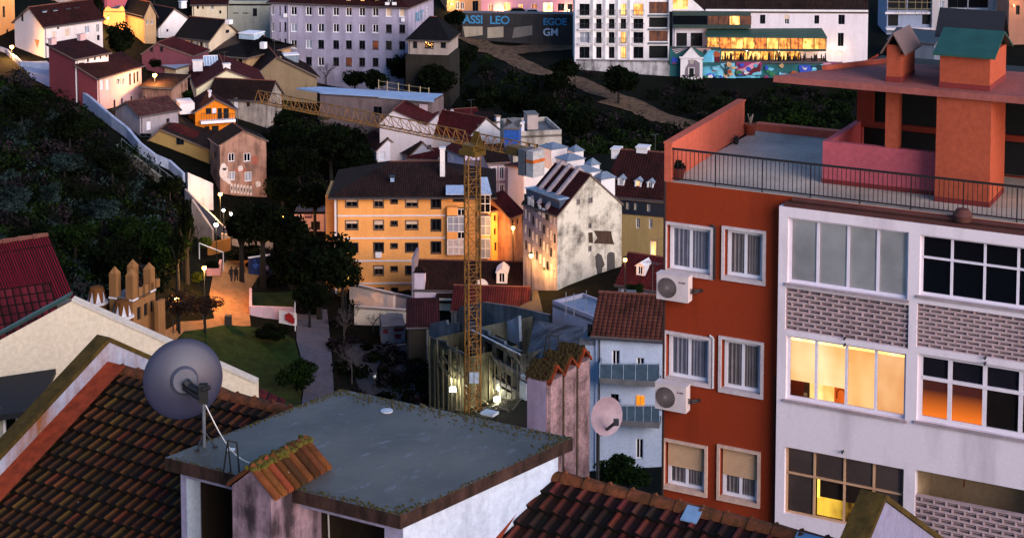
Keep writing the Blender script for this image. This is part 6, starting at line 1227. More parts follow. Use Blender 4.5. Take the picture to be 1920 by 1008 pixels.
m = MB(); q = mt - Jd * 4.6; m.box(q - Jn * .55 - Z * .05, -Jd * 1.3, Jn * 1.1, Z * .75); m.build('winch', plain('5a4418', .6), cr)
for k, (s, wd, cl) in enumerate(((6.2, .75, '57585e'), (7.15, .8, 'a8a2a0'))):
    q = mt - Jd * s; m = MB(); m.box(q - Jn * .75 - Z * 1.6, -Jd * wd, Jn * 1.5, Z * 2.3); cw = m.build('counterweight', plain(cl, .8, 0, .25), cr)
    if k: m = MB(); m.box(q + Jd * .03 - Jn * .78 - Z * .35, -Jd * (wd + .06), Jn * 1.56, Z * .28); m.build('orange_band', plain('c05a14', .7), cw)
m = MB(); pP = plane(880, 708, mc - V((0, .9, 0)), V((0, 1, 0))); m.box(pP - V((.0, 0, .5)), V((.85, 0, 0)), V((0, .06, 0)), Z * 1.); sg = m.build('sign_board', plain('b8c4d0', .5), cr); m = MB(); m.box(pP + V((.40, -.02, -.5)), V((.05, 0, 0)), V((0, .015, 0)), Z * 1.); m.build('seam', METAL, sg)
m = MB(); P = mt + Jd * 20; m.cbox(P - Z * .45, .8, .9, .3, u=Jd); m.build('trolley', plain('3a2c14'), cr)
# ------------------------------------------------------------------ castle folly
CT = plaster('96683f', '4c3220', .5, .6); CTR = plaster('6c4220', '38200f', .5, .8)
ck = house('castle_folly', 'small tan castle folly with pointed corner posts and two lantern turrets', (205,556), (249,562), 660, 'flat', 0, side='R', spx=291, wall=CT, rf=CONC, cat='castle', Yf=162, zb=1., win=[('R',257,575,265,599,'n'),('R',270,568,278,592,'n'),('R',282,563,288,585,'n')], par=.0)
cs_ = [ck.a, ck.b, ck.c, ck.d]; uu = ck.u; nn = ck.n; up = [2.3, 2.3, 2.1, 2.2]
for i, p in enumerate(cs_):
    s = .8; q = p + (uu * (0 if i in (0, 3) else -s)) + (nn * (0 if i in (0, 1) else -s)); m = MB(); m.box(q + Z * .02, uu * s, nn * s, Z * up[i]); t = q + Z * (up[i] + .02); a, b, c, d = t, t + uu * s, t + uu * s + nn * s, t + nn * s; e = t + uu * s / 2 + nn * s / 2 + Z * .65
    for x in ((a, b, e), (b, c, e), (c, d, e), (d, a, e)): m.poly(x)
    ps = m.build('corner_post', CT, ck.root); k = MB(); k.box(q - uu * .06 - nn * .06 - Z * .16, uu * (s + .12), nn * (s + .12), Z * .17); k.build('white_band', WH2, ps)
m = MB()
for i in range(4): m.box(ck.b + nn * (1.1 + i * 1.0) - uu * .3 + Z * .01, uu * .3, nn * .55, Z * .8)
m.build('merlon', CT, ck.root)
hb_ = hbox(ck, 290, 566, 297, 640, ck.D * .6, 1.2, 'buttress', CT)
for px, py in ((182,568), (230,594)):
    P = atY(px, py, 160.5 if px > 200 else 163); m = MB(); m.lathe(P, [(.35, -1.6), (1.0, -.25), (1.0, 0)], 8); m.lathe(P, [(.93, .2), (.72, 1.55), (.66, 1.62), (.001, 1.75)], 8); tu = m.build('turret', CTR, ck.root); k = MB(); k.lathe(P, [(.9, 0), (1.12, .0), (1.12, .2), (.9, .22)], 8); k.build('white_band', WH2, tu)
    k = MB()
    for a in np.arange(8) * pi / 4 + pi / 8:
        d = V((cos(a), sin(a), 0)); e = V((-d.y, d.x, 0)); b0 = P + d * .88 + Z * .25; tpx = P + d * .735 + Z * 1.3; k.poly((b0 - e * .24, b0 + e * .24, tpx))
    k.build('triangle_opening', plain('d4d0d8', .6), tu)
# ------------------------------------------------------------------ ground
def groundmat():
    m, nt, bs, nd, ln = newmat('dark_soil'); tc = nd('TexCoord').outputs['Object']; a = noise(nd, ln, tc, .08, 6, .65); b = noise(nd, ln, tc, 1.4, 4, .7)
    x = mixc(nd, ln, ramp(nd, ln, a, .42, .6), S('070a05'), S('10110b')); x = mixc(nd, ln, ramp(nd, ln, b, .5, .8), x, S('181610')); ln(x, bs.inputs['Base Color']); bs.inputs['Roughness'].default_value = 1; bs.inputs['Specular IOR Level'].default_value = 0.05; bump(nd, ln, b, bs, .6, .3); return m
me = bpy.data.meshes.new('ground'); nx, ny = len(GX), len(GY)
me.from_pydata([(GX[i], GY[j], GZ[j, i]) for j in range(ny) for i in range(nx)], [], [t for j in range(ny - 1) for i in range(nx - 1) for t in (((j * nx + i), (j * nx + i + 1), (j * nx + nx + i + 1)), ((j * nx + i), (j * nx + nx + i + 1), (j * nx + nx + i)))])
me.materials.append(groundmat()); go = bpy.data.objects.new('ground', me); COL.objects.link(go); go['kind'] = 'structure'
def inpoly(x, y, P):
    r = False; j = len(P) - 1
    for i in range(len(P)):
        if (P[i][1] > y) != (P[j][1] > y) and x < (P[j][0] - P[i][0]) * (y - P[i][1]) / (P[j][1] - P[i][1]) + P[i][0]: r = not r
        j = i
    return r
def drape(name, pts, mat, off=.05, cell=1.2, kind='structure'):
    from mathutils.geometry import delaunay_2d_cdt
    W_ = [V((p.x, p.y)) for p in (gh(x, y) for x, y in pts)]; B = []
    for i, p in enumerate(W_):
        q = W_[(i + 1) % len(W_)]; k = max(1, int((q - p).length / cell)); B += [p.lerp(q, j / k) for j in range(k)]
    nB = len(B); poly = [(p.x, p.y) for p in B]; xs = [p.x for p in B]; ys = [p.y for p in B]; G_ = []
    for x in np.arange(min(xs), max(xs), cell):
        for y in np.arange(min(ys), max(ys), cell):
            if inpoly(x, y, poly): G_.append(V((x, y)))
    r = delaunay_2d_cdt(B + G_, [(i, (i + 1) % nB) for i in range(nB)], [list(range(nB))], 1, 1e-4); m = MB()
    for f in r[2]:
        c = [V((r[0][i].x, r[0][i].y, ter(r[0][i].x, r[0][i].y) + off)) for i in f]
        if (c[1] - c[0]).cross(c[2] - c[0]).z < 0: c = c[::-1]
        m.poly(c)
    o = m.build(name, mat, None, V((xs[0], ys[0], 0)), merge=True); o['kind'] = kind; return o
def ribbon(name, pts, wd, mat, off=.12, kind='structure'):
    P = [gh(x, y) for x, y in pts]; Q = []
    for a, b in zip(P, P[1:]):
        k = max(2, int((b - a).length / 1.2)); Q += [a.lerp(b, i / k) for i in range(k)]
    Q.append(P[-1]); m = MB(); pr = None; rg = random.Random(3); w0 = 1
    for i, p in enumerate(Q):
        d = (Q[min(i + 1, len(Q) - 1)] - Q[max(i - 1, 0)]); n = V((-d.y, d.x, 0)).normalized(); w0 = .7 * w0 + .3 * rg.uniform(.6, 1.4); row = []
        for k in range(5): t = p + n * wd * w0 * (k / 4 - .5); row.append(onter(t, off))
        if pr:
            for k in range(4): m.poly((pr[k], pr[k + 1], row[k + 1], row[k]))
        pr = row
    o = m.build(name, mat, None, P[0], merge=True); o['kind'] = kind; return o
PAVE = plaster('a07248', '54381f', .7, .8, .95, .2); PAVG = plaster('56555f', '2c2b33', .5, .9, .95, .2); GRASS = plaster('23370f', '0e1806', .8, .9, 1., .8, .4, .62, .3, 5., .5); DIRT = plaster('6e5643', '28201a', .85, .6, 1., .3, .4, .62)
drape('plaza_paving', [(285,650),(300,628),(340,605),(402,598),(392,560),(400,515),(425,488),(500,488),(485,520),(468,545),(468,592),(470,612),(420,614),(345,625),(322,650)], PAVE, .05)
drape('lawn', [(326,652),(345,622),(425,611),(520,616),(553,640),(566,690),(556,790),(420,790)], GRASS, .06); drape('footpath', [(556,582),(613,582),(624,690),(632,790),(543,790),(572,700),(556,640)], PAVG, .07)
drape('lawn', [(470,550),(553,548),(553,590),(474,592)], GRASS, .09); drape('street', [(925,350),(955,360),(985,430),(1000,520),(1020,600),(975,600),(950,520),(930,430)], plaster('4a443e', '28241f', .5), .08)
drape('yard', [(640,640),(800,650),(900,760),(700,780)], plaster('3c3a3c', '1c1b1c', .7, .4), .05)
ribbon('dirt_path', [(866,66),(905,84),(960,112),(1010,136),(1075,150),(1120,172),(1180,192),(1240,222),(1330,246)], 4.2, DIRT); ribbon('dirt_path', [(900,92),(960,96),(1030,90),(1075,84)], 6, DIRT, .14); ribbon('dirt_path', [(1130,190),(1180,204),(1240,228)], 3.4, DIRT, .16)
ribbon('dirt_path', [(1060,268),(1110,272),(1200,268),(1240,262)], 1.6, DIRT, .16)
# ------------------------------------------------------------------ walls along the left hill
def linewall(name, label, pts, hts, th, mat, cat='wall', copm=None):
    P = [onter(gh(x, y)) for x, y in pts]; m = MB()
    for i, (a, b) in enumerate(zip(P, P[1:])):
        d = b - a; n = V((-d.y, d.x, 0)).normalized() * th / 2; A = [a - n - Z, b - n - Z, b + n - Z, a + n - Z]; T = [a - n + Z * hts[i], b - n + Z * hts[i + 1], b + n + Z * hts[i + 1], a + n + Z * hts[i]]
        m.poly(T); [m.poly((A[k], A[(k + 1) % 4], T[(k + 1) % 4], T[k])) for k in range(4)]
    return tag(m.build(name, mat, None, P[0]), label, cat)
LW = plaster('9aa2b8', '4c5468', .7, .6)
linewall('retaining_wall', 'long white winding wall that follows the dark slope down to the lamplit stairs', [(-10,92),(12,100),(40,126),(100,134),(112,158),(140,188),(172,210),(212,240),(240,262),(262,288),(290,305),(318,318),(345,345)], [.6,.6,.8,1.2,2.,2.,1.9,1.6,1.5,1.5,1.2,1.2,1.2], .4, LW)
drape('pale_ramp', [(36,118),(88,116),(104,136),(150,185),(120,180),(60,150)], plaster('8c94a8', '5c6274', .5), .1)
linewall('white_wall', 'broad blank white wall beside the tall graffiti house', [(352,388),(399,394)], [4.4,3.4], .4, LW); linewall('stair_parapet', 'sloping grey steel clad parapet of the stairs below the blank white wall', [(348,392),(370,412),(396,432),(424,452)], [2.6,2.3,2.,1.6], .25, plain('747482', .5, .2, .3), 'parapet')
linewall('stair_wall', 'pale lit wall under the stairs beside the slim cypress', [(362,440),(400,468)], [4.4,2.4], .3, plaster('a89488', '5c4c44', .7)); linewall('stone_wall', 'rough stone wall strip running down through the dark hill bushes', [(222,290),(255,312),(290,340),(326,366)], [1.2,1.2,1.1,.9], .5, plaster('7c786e', '34322c', .8, 1.5, 1., 1., .4, .6))
P = [onter(gh(x, y), 1.2) for x, y in ((228,278),(262,306),(300,334),(346,370))]; m = MB(); m.path(P, .05, 5)
for a, b in zip(P, P[1:]):
    for t in (0, .33, .66): q = a.lerp(b, t); m.bar(q, q - Z * 1.4, .04, 4)
tag(m.build('stair_railing', plain('7c8484', .5, .3), None, P[0]), 'thin metal railing beside the stone wall on the left hill', 'railing')
# ------------------------------------------------------------------ park furniture
linewall('planter_wall', 'pink white planter wall at the corner of the plaza with red graffiti', [(470,556),(470,592),(512,598),(553,604)], [.9,1.,1.3,1.6], .3, plaster('d4b0b4', '98787c', .4)); linewall('planter_wall', 'low pink planter wall by the lamp left of the walkers', [(387,517),(411,517),(414,500)], [.8,.8,.8], .3, plaster('c88c84', '8c5c54', .3))
m = MB(); a, b = gh(526,604), gh(553,607); fl = linewall('painted_wall', 'short white wall end with a red flower painting beside the grey footpath', [(524,606),(556,612)], [1.3,1.3], .25, WH2); d = (b - a).normalized(); n = V((-d.y, d.x, 0))
for k, (t, h_, r) in enumerate(((.35,.7,.4),(.6,.9,.45),(.8,.6,.35))):
    c = onter(gh(524 + 32 * t, 606 + 6 * t), h_) - n * (.14 + .004 * k); m.poly([c + (d * cos(x) + Z * sin(x)) * r * (1 + .25 * (i % 2)) for i, x in enumerate(np.arange(0, 2 * pi, pi / 6))])
m.build('flower_painting', plain('a81c1c', .8), fl); linewall('pale_kerb_post', 'thin white post at the edge of the dark park lawn left of the footpath', [(553,620),(554.5,620)], [3.2,3.2], .15, WH2, 'post')
a = gh(467,514); b = gh(516,517); mw_ = empty('mural_board', onter(a), 'blue and red painted board wall just right of the three walkers', 'board'); d = (b - a); d.z = 0; L_ = d.length; d.normalize(); n = V((-d.y, d.x, 0)); o = onter(a); m = MB(); m.box(o - Z * .3, d * L_, n * .2, Z * 2.2); m.build('panel', plain('1f2e5c', .8, 0, .4, 'p', .9), mw_); m = MB(); m.box(o + Z * 1.9 - n * .05, d * L_, n * .3, Z * .12); m.build('top_rail', WHITE, mw_); m = MB(); rg = random.Random(2)
for i in range(14):
    c = o + d * rg.uniform(.3, L_ - .3) + Z * rg.uniform(.3, 1.6) - n * (.012 + .003 * i); r = rg.uniform(.15, .4); m.poly([c + (d * cos(x) + Z * sin(x)) * r * rg.uniform(.6, 1.2) for x in np.arange(0, 2 * pi, pi / 4)], i % 3)
m.build('painting', [plain('7c1c2c', .8), plain('3c5cac', .8), plain('8c7c9c', .8)], mw_)
m = MB(); A_ = onter(gh(374,486)); B_ = onter(gh(419,510)); m.path([A_, A_ + Z * 1.9, B_ + Z * 2.3, B_], .07, 6); tag(m.build('goal_frame', plain('c4c4c8', .5), None, A_), 'white metal frame at the plaza edge left of the walkers', 'frame')
m = MB(); P = onter(gh(428,612)); m.cbox(P, .7, .6, 1.1); tag(m.build('litter_bin', plain('2a2420', .8), None, P), 'dark square bin at the lawn edge', 'bin')
linewall('timber_fence', 'warm lit timber fence behind the plaza lamp', [(390,478),(432,470)], [1.5,1.5], .15, plaster('a8763c', '6c4820', .4, 1.2), 'fence'); linewall('low_lit_wall', 'long low lit wall with red band far behind the plaza', [(415,455),(512,470)], [1.2,1.], .3, plaster('c8a890', '8c6c5c', .4))
# people
def person(px, py, label, top, leg, hair, ph):
    P = onter(gh(px, py)); e = empty('person', P, label, 'person', 'three walkers on the plaza'); u = V((1, 0, 0)); f = V((.15, .99, 0)); st = .22 * (1 if ph % 2 else -1)
    J = {'pel': (0, 0, .95), 'ch': (0, .02, 1.3), 'nk': (0, .03, 1.5), 'hd': (0, .04, 1.63), 'tp': (0, .04, 1.76), 'lh': (-.1, 0, .9), 'lk': (-.1, st * .6, .5), 'la': (-.1, st, .08), 'lt': (-.1, st + .16, .03), 'rh': (.1, 0, .9), 'rk': (.1, -st * .4, .5), 'ra': (.1, -st, .1), 'rt': (.1, -st + .15, .03),
         'ls': (-.2, 0, 1.42), 'le': (-.27, -st * .4 - .04, 1.14), 'lw': (-.25, -st * .4 + .12, .9), 'lf': (-.24, -st * .4 + .16, .8), 'rs': (.2, 0, 1.42), 're': (.27, st * .4 - .04, 1.14), 'rw': (.25, st * .4 + .12, .9), 'rf': (.24, st * .4 + .16, .8)}
    R = dict(pel=.155, ch=.17, nk=.065, hd=.1, tp=.07, lh=.1, lk=.065, la=.045, lt=.04, rh=.1, rk=.065, ra=.045, rt=.04, ls=.075, le=.055, lw=.042, lf=.035, rs=.075, re=.055, rw=.042, rf=.035)
    E = ['pel ch', 'ch nk', 'nk hd', 'hd tp', 'pel lh', 'lh lk', 'lk la', 'la lt', 'pel rh', 'rh rk', 'rk ra', 'ra rt', 'ch ls', 'ls le', 'le lw', 'lw lf', 'ch rs', 'rs re', 're rw', 'rw rf']; K_ = list(J)
    me = bpy.data.meshes.new('body'); me.from_pydata([tuple(u * J[k][0] + f * J[k][1] + Z * J[k][2]) for k in K_], [(K_.index(x.split()[0]), K_.index(x.split()[1])) for x in E], []); o = bpy.data.objects.new('body', me); lk(o, e)
    md = o.modifiers.new('skin', 'SKIN'); me.skin_vertices or o.modifiers
    for i, k in enumerate(K_): me.skin_vertices[0].data[i].radius = (R[k], R[k] * .85)
    me.skin_vertices[0].data[0].use_root = True; s = o.modifiers.new('sub', 'SUBSURF'); s.levels = s.render_levels = 2; md.use_smooth_shade = True; me.materials.append(plain(top, .9))
    def shell(n, ks, grow, col):
        m = MB()
        for a, b in ks: A_, B_ = (P + u * J[k][0] + f * J[k][1] + Z * J[k][2] for k in (a, b)); m.bar(A_, B_, R[a] * grow, 10, R[b] * grow)
        m.build(n, plain(col, .9), e)
    shell('trousers', [('lh','lk'),('lk','la'),('rh','rk'),('rk','ra')], 1.15, leg); m = MB(); m.lathe(P + f * .03 + Z * 1.6, [(.1, -.06), (.118, .04), (.1, .13), (.001, .18)], 12); m.build('hair', plain(hair, .9), e); m = MB(); m.lathe(P + Z * .86, [(.17, 0), (.185, .2), (.19, .45), (.15, .6), (.07, .66)], 12); m.build('jacket', plain(top, .9), e)
person(434, 528, 'leftmost of three walkers on the lit plaza, dark coat and greyish legs', '141416', '2c2830', '0c0a0a', 1); person(443, 530, 'middle of three walkers on the lit plaza, all in black', '0a0a0c', '0c0c0e', '0a0808', 2); person(455, 528, 'rightmost of three walkers on the lit plaza, slightly apart, dark jacket', '101014', '1c1c24', '0c0a0a', 3)
# ------------------------------------------------------------------ vegetation
def leafmesh(name, cen, size, mats, seed=0, jit=.5, mi=None):
    r = np.random.RandomState(seed); N = len(cen); t = r.normal(size=(N, 3)); t /= np.linalg.norm(t, axis=1)[:, None]; b = np.cross(t, r.normal(size=(N, 3))); b /= np.linalg.norm(b, axis=1)[:, None]
    s = (size * (1 + jit * r.uniform(-1, 1, N)))[:, None]; v = np.stack([cen - t * s, cen + b * s * .55, cen + t * s, cen - b * s * .55], 1).reshape(-1, 3).astype(np.float32)
    me = bpy.data.meshes.new(name); me.vertices.add(4 * N); me.vertices.foreach_set('co', v.ravel()); me.loops.add(4 * N); me.loops.foreach_set('vertex_index', np.arange(4 * N, dtype=np.int32)); me.polygons.add(N); me.polygons.foreach_set('loop_start', np.arange(0, 4 * N, 4, dtype=np.int32)); me.polygons.foreach_set('loop_total', np.full(N, 4, np.int32))
    for m in mats: me.materials.append(m)
    if mi is not None: me.polygons.foreach_set('material_index', mi.astype(np.int32))
    me.update(); me.validate(); return me
def crown_pts(seed, lobes, n, rr=(.28, .5), squash=.85, shape='round'):
    r = np.random.RandomState(seed); out = []
    for k in range(lobes):
        d = r.normal(size=3); d /= np.linalg.norm(d); c = d * r.uniform(.2, .68); c[2] *= squash; rad = r.uniform(*rr); q = r.normal(size=(n, 3)); q /= np.linalg.norm(q, axis=1)[:, None]; out.append(c + q * (rad * r.uniform(.55, 1.05, n))[:, None] * np.array([1, 1, .75]))
    return np.concatenate(out)
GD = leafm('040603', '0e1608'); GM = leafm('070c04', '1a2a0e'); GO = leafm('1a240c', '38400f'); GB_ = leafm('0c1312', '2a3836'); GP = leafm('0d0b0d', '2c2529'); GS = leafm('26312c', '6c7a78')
PROT = {}
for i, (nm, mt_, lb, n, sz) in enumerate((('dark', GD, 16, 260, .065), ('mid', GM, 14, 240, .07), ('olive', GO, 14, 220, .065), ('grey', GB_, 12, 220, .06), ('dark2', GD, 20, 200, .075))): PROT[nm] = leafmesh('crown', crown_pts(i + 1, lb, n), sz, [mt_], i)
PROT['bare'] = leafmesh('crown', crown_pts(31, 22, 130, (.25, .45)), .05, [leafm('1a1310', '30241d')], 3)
def twigs(seed, lev=4, spread=.7):
    rg = random.Random(seed); m = MB()
    def br(p, d, L, r, l):
        q = p + d * L; m.bar(p, q, r, 4, r * .65, caps=False)
        if l:
            for _ in range(rg.choice((2, 3, 3))): e = (d + V((rg.gauss(0, 1), rg.gauss(0, 1), rg.gauss(.1, .7))) * spread * .7).normalized(); br(p.lerp(q, rg.uniform(.55, 1)), e, L * rg.uniform(.6, .82), r * .6, l - 1)
    br(V((0, 0, 0)), Z, .55, .035, lev); return m
BARK = plain('0f0c0a', .95, 0, .3); TW = twigs(3, 5).build('crown', plain('2c2422', .95), None, V((0, 0, 0))); COL.objects.unlink(TW); twm = TW.data; TW2 = twigs(9, 5, .9).build('crown', plain('4a4040', .95), None, V((0, 0, 0))); COL.objects.unlink(TW2); twm2 = TW2.data
m = MB(); m.bar((0, 0, 0), (0, 0, .75), .1, 8, .06)
for a in (.3, 2.2, 4.1, 5.3): m.bar((0, 0, .6), (cos(a) * .35, sin(a) * .35, 1.05), .05, 6, .02)
TRK = m.build('trunk', BARK, None, V((0, 0, 0))); COL.objects.unlink(TRK); trm = TRK.data
def tree(name, label, px, py, rpx, kind, hc, zr=1., group=None, cat='tree', trunk=True, rot=None, xs=1.):
    P = gh(px, py, hc); R_ = rpx * P.y / F * (1.15 if trunk else 1.); b = onter(P); e = empty(name, b, label, cat, group or {'hill_tree': 'trees and bushes on the left hill', 'slope_tree': 'trees on the middle slope', 'park_tree': 'broad trees of the park', 'shrub': 'shrubs', 'cypress': 'cypresses'}.get(name)); rg = random.Random(int(px * 7 + py))
    c = bpy.data.objects.new('crown', PROT[kind]); lk(c, e); c.location = (0, 0, P.z - b.z); c.scale = (R_ * xs, R_ * xs, R_ * zr); c.rotation_euler = (0, 0, rg.uniform(0, 6.28))
    if trunk: t = bpy.data.objects.new('trunk', trm); lk(t, e); h_ = max(P.z - b.z, .4); t.scale = (h_ * .5, h_ * .5, h_ * 1.05); t.location = (0, 0, -.2)
    return e
def baretree(label, px, pyb, hpx, me_, name='bare_tree', sp=1.):
    b = onter(gh(px, pyb)); s = hpx * b.y / F / 1.9; e = empty(name, b, label, 'tree', 'bare winter trees'); c = bpy.data.objects.new('branches', me_); lk(c, e); c.scale = (s * sp, s * sp, s); c.rotation_euler = (0, 0, px); return e
tree('park_tree', 'broad dark park tree left of the yellow block, lamp glowing through its leaves', 492, 412, 62, 'dark', 8, .85)
tree('park_tree', 'large dark park tree overlapping the left corner of the yellow block', 598, 482, 74, 'dark', 7, .85)
tree('park_tree', 'darker half hidden tree between the two broad park trees', 545, 440, 46, 'dark2', 6.5, 1.)
tree('park_tree', 'low dark tree in the park shadow behind the grey footpath', 580, 555, 42, 'dark2', 3.5, .8)
tree('park_tree', 'dark park tree overhanging the white metal frame side of the plaza', 452, 425, 38, 'dark', 6.5, .9); tree('park_tree', 'dark park tree hiding the bottom left corner of the yellow block', 642, 512, 42, 'dark', 5, .9); tree('park_tree', 'black leaf mass under the two broad park trees', 555, 510, 48, 'dark2', 4.5, .9)
tree('plane_tree', 'twiggy wide bare crown round the lamp beside the castle folly', 335, 566, 44, 'bare', 3.4, .6); tree('plane_tree', 'twiggy wide bare crown at the plaza edge right of the lamplit one', 384, 572, 40, 'bare', 3.2, .55)
tree('annex_shrub', 'dark shrub at the foot of the small annex house, left one', 782, 118, 26, 'dark', 3, .8, cat='shrub', trunk=False); tree('annex_shrub', 'dark shrub at the foot of the small annex house, right one', 828, 116, 28, 'dark2', 3, .8, cat='shrub', trunk=False)
tree('round_tree', 'dense round dark tree between white house and maroon gabled house', 226, 70, 32, 'dark', 6, 1.25)
tree('slim_tree', 'slim dark tree beside the narrow red house at the top', 183, 14, 12, 'dark2', 6, 2.)
tree('cypress', 'tall slim black cypress against the pale stair wall', 350, 432, 17, 'dark2', 6, 3.9, cat='cypress')
tree('cypress', 'shorter dark cypress just left of the tall one', 332, 462, 15, 'dark2', 5, 3., cat='cypress')
tree('shrub', 'dark round clipped shrub mass on the lawn by the painted wall', 508, 622, 34, 'dark', 1.2, .6, cat='shrub', trunk=False, xs=1.25); tree('shrub', 'loose leafy shrub at the lower edge of the grey footpath', 556, 694, 38, 'mid', 2.2, 1., cat='shrub', trunk=True)
tree('shrub', 'small yellow lit shrub beside the plaza lamp', 372, 520, 20, 'olive', 1., .9, cat='shrub', trunk=False); tree('shrub', 'lamplit yellow green bush in front of the pale stair wall', 384, 455, 20, 'olive', 2, 1., cat='shrub', trunk=False); tree('shrub', 'dark hedge bush under the white metal frame', 398, 497, 18, 'dark', 1., .8, cat='shrub', trunk=False)
tree('shrub', 'dark hedge mass behind the plaza walkers', 455, 474, 30, 'dark', 1.4, .45, cat='hedge', trunk=False, xs=1.4); tree('shrub', 'dark leaf mass behind the painted board', 520, 490, 34, 'dark2', 2., .7, cat='hedge', trunk=False)
tree('shrub', 'round bush on the flat terrace at the foot of the weathered gable', 1137, 557, 20, 'mid', 4.2, .9, cat='shrub', trunk=False); tree('shrub', 'wide fern like bush beside the red wall corner on the flat terrace', 1190, 541, 26, 'mid', 5, .6, cat='shrub', trunk=False)
tree('shrub', 'black garden shrub in the gap under the pale blue house', 1165, 880, 60, 'mid', 1.5, .7, cat='shrub', trunk=False)
for i, (x, y, r, k, hc, l) in enumerate(((260,128,14,'mid',2,'small shrub above the glowing lamp by the pink terrace'),(318,160,24,'dark',3,'dark shrub between the glowing lamp and the cream gabled house'),(345,175,20,'mid',2.5,'dark shrub above the small orange house'),(292,118,15,'dark',2.5,'leafy shrub left of the maroon gabled house'))): tree('shrub', l, x, y, r, k, hc, .9, cat='shrub', trunk=False)
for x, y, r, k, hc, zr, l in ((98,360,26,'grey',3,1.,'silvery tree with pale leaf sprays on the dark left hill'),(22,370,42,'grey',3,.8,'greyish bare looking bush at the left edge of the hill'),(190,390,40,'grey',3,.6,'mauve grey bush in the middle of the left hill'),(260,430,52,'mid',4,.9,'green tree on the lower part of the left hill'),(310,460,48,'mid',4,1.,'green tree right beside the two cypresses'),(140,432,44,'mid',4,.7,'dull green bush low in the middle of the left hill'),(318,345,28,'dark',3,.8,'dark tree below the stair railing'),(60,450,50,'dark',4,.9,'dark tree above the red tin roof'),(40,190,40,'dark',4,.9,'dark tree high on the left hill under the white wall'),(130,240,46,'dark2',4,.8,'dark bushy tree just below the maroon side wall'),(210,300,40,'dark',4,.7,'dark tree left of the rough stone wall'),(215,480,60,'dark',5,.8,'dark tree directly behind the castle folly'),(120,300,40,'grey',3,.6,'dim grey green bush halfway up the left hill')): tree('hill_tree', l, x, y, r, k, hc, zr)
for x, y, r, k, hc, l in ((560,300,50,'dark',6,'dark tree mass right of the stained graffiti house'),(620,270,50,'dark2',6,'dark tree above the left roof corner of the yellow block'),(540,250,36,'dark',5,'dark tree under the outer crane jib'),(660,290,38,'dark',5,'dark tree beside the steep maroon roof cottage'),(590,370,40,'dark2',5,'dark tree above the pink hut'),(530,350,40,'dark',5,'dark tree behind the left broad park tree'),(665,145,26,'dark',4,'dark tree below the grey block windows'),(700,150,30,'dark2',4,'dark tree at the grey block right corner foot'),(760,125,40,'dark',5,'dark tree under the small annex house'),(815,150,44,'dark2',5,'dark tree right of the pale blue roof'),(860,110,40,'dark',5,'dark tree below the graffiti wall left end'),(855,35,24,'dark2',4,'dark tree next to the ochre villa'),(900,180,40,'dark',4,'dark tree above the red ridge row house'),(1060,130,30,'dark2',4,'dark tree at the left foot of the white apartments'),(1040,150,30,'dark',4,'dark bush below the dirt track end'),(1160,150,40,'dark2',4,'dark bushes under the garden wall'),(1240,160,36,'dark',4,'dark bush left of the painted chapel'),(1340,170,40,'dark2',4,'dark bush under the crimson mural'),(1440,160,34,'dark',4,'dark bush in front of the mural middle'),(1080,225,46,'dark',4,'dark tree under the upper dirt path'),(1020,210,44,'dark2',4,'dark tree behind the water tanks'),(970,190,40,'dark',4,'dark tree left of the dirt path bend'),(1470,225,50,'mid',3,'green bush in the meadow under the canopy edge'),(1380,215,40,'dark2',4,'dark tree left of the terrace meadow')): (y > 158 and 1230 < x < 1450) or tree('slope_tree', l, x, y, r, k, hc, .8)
baretree('twiggy bare tree in front of the grey block lower windows', 612, 160, 70, twm2); baretree('bare reddish tree over the pale blue roof left end', 575, 190, 60, twm2, sp=1.3); baretree('bare tree with lamp shining through beside the castle folly', 325, 628, 68, twm, sp=1.3); baretree('bare tree right of the lamplit one at the plaza corner', 382, 612, 66, twm2, sp=1.4); baretree('slender bare tree between the castle folly and the plaza', 300, 600, 60, twm, sp=1.2)
baretree('bare sapling left of the pinkish ramp wall', 668, 610, 60, twm); baretree('bare sapling before the cream ramp wall', 700, 625, 60, twm2); baretree('thin bare tree in the dark strip right of the footpath', 645, 650, 110, twm2, sp=.7); baretree('second thin bare tree in the dark strip, nearer the yard', 660, 720, 120, twm2, sp=.7); baretree('bare tree against the pale stair wall', 372, 470, 70, twm); baretree('bare shrubby tree by the blue house lower balcony', 1145, 860, 60, twm2, sp=1.3); baretree('tiny bare tree right of the walkers', 480, 540, 28, twm)
# scrub covering the slopes: one mass each
def scrub(name, polys, n, seed, mats, szr, avoid=(), lift=(.1, 1.6), per=150):
    rg = random.Random(seed); r = np.random.RandomState(seed); C = []; M_ = []; k = 0
    bx = [(min(p[0] for p in P), max(p[0] for p in P), min(p[1] for p in P), max(p[1] for p in P)) for P in polys]
    while k < n:
        i = rg.randrange(len(polys)); x, y = rg.uniform(bx[i][0], bx[i][1]), rg.uniform(bx[i][2], bx[i][3])
        if not inpoly(x, y, polys[i]): continue
        if any(((x - a) ** 2 + ((y - b) * 1.6) ** 2) < d * d for a, b, d in avoid): continue
        k += 1; P = onter(gh(x, y)); R_ = rg.uniform(*szr); q = r.normal(size=(per, 3)); q /= np.linalg.norm(q, axis=1)[:, None]; q = q * (R_ * r.uniform(.5, 1.05, per))[:, None] * np.array([1, 1, .7]); C.append(q + np.array([P.x, P.y, P.z + R_ * .35])); M_ += [rg.choice(range(len(mats)))] * per
    cen = np.concatenate(C); o0 = cen.mean(0); me = leafmesh(name, cen - o0, .22, mats, seed, .5, np.array(M_)); o = bpy.data.objects.new(name, me); COL.objects.link(o); o.location = o0; o['kind'] = 'stuff'; return o
av = []
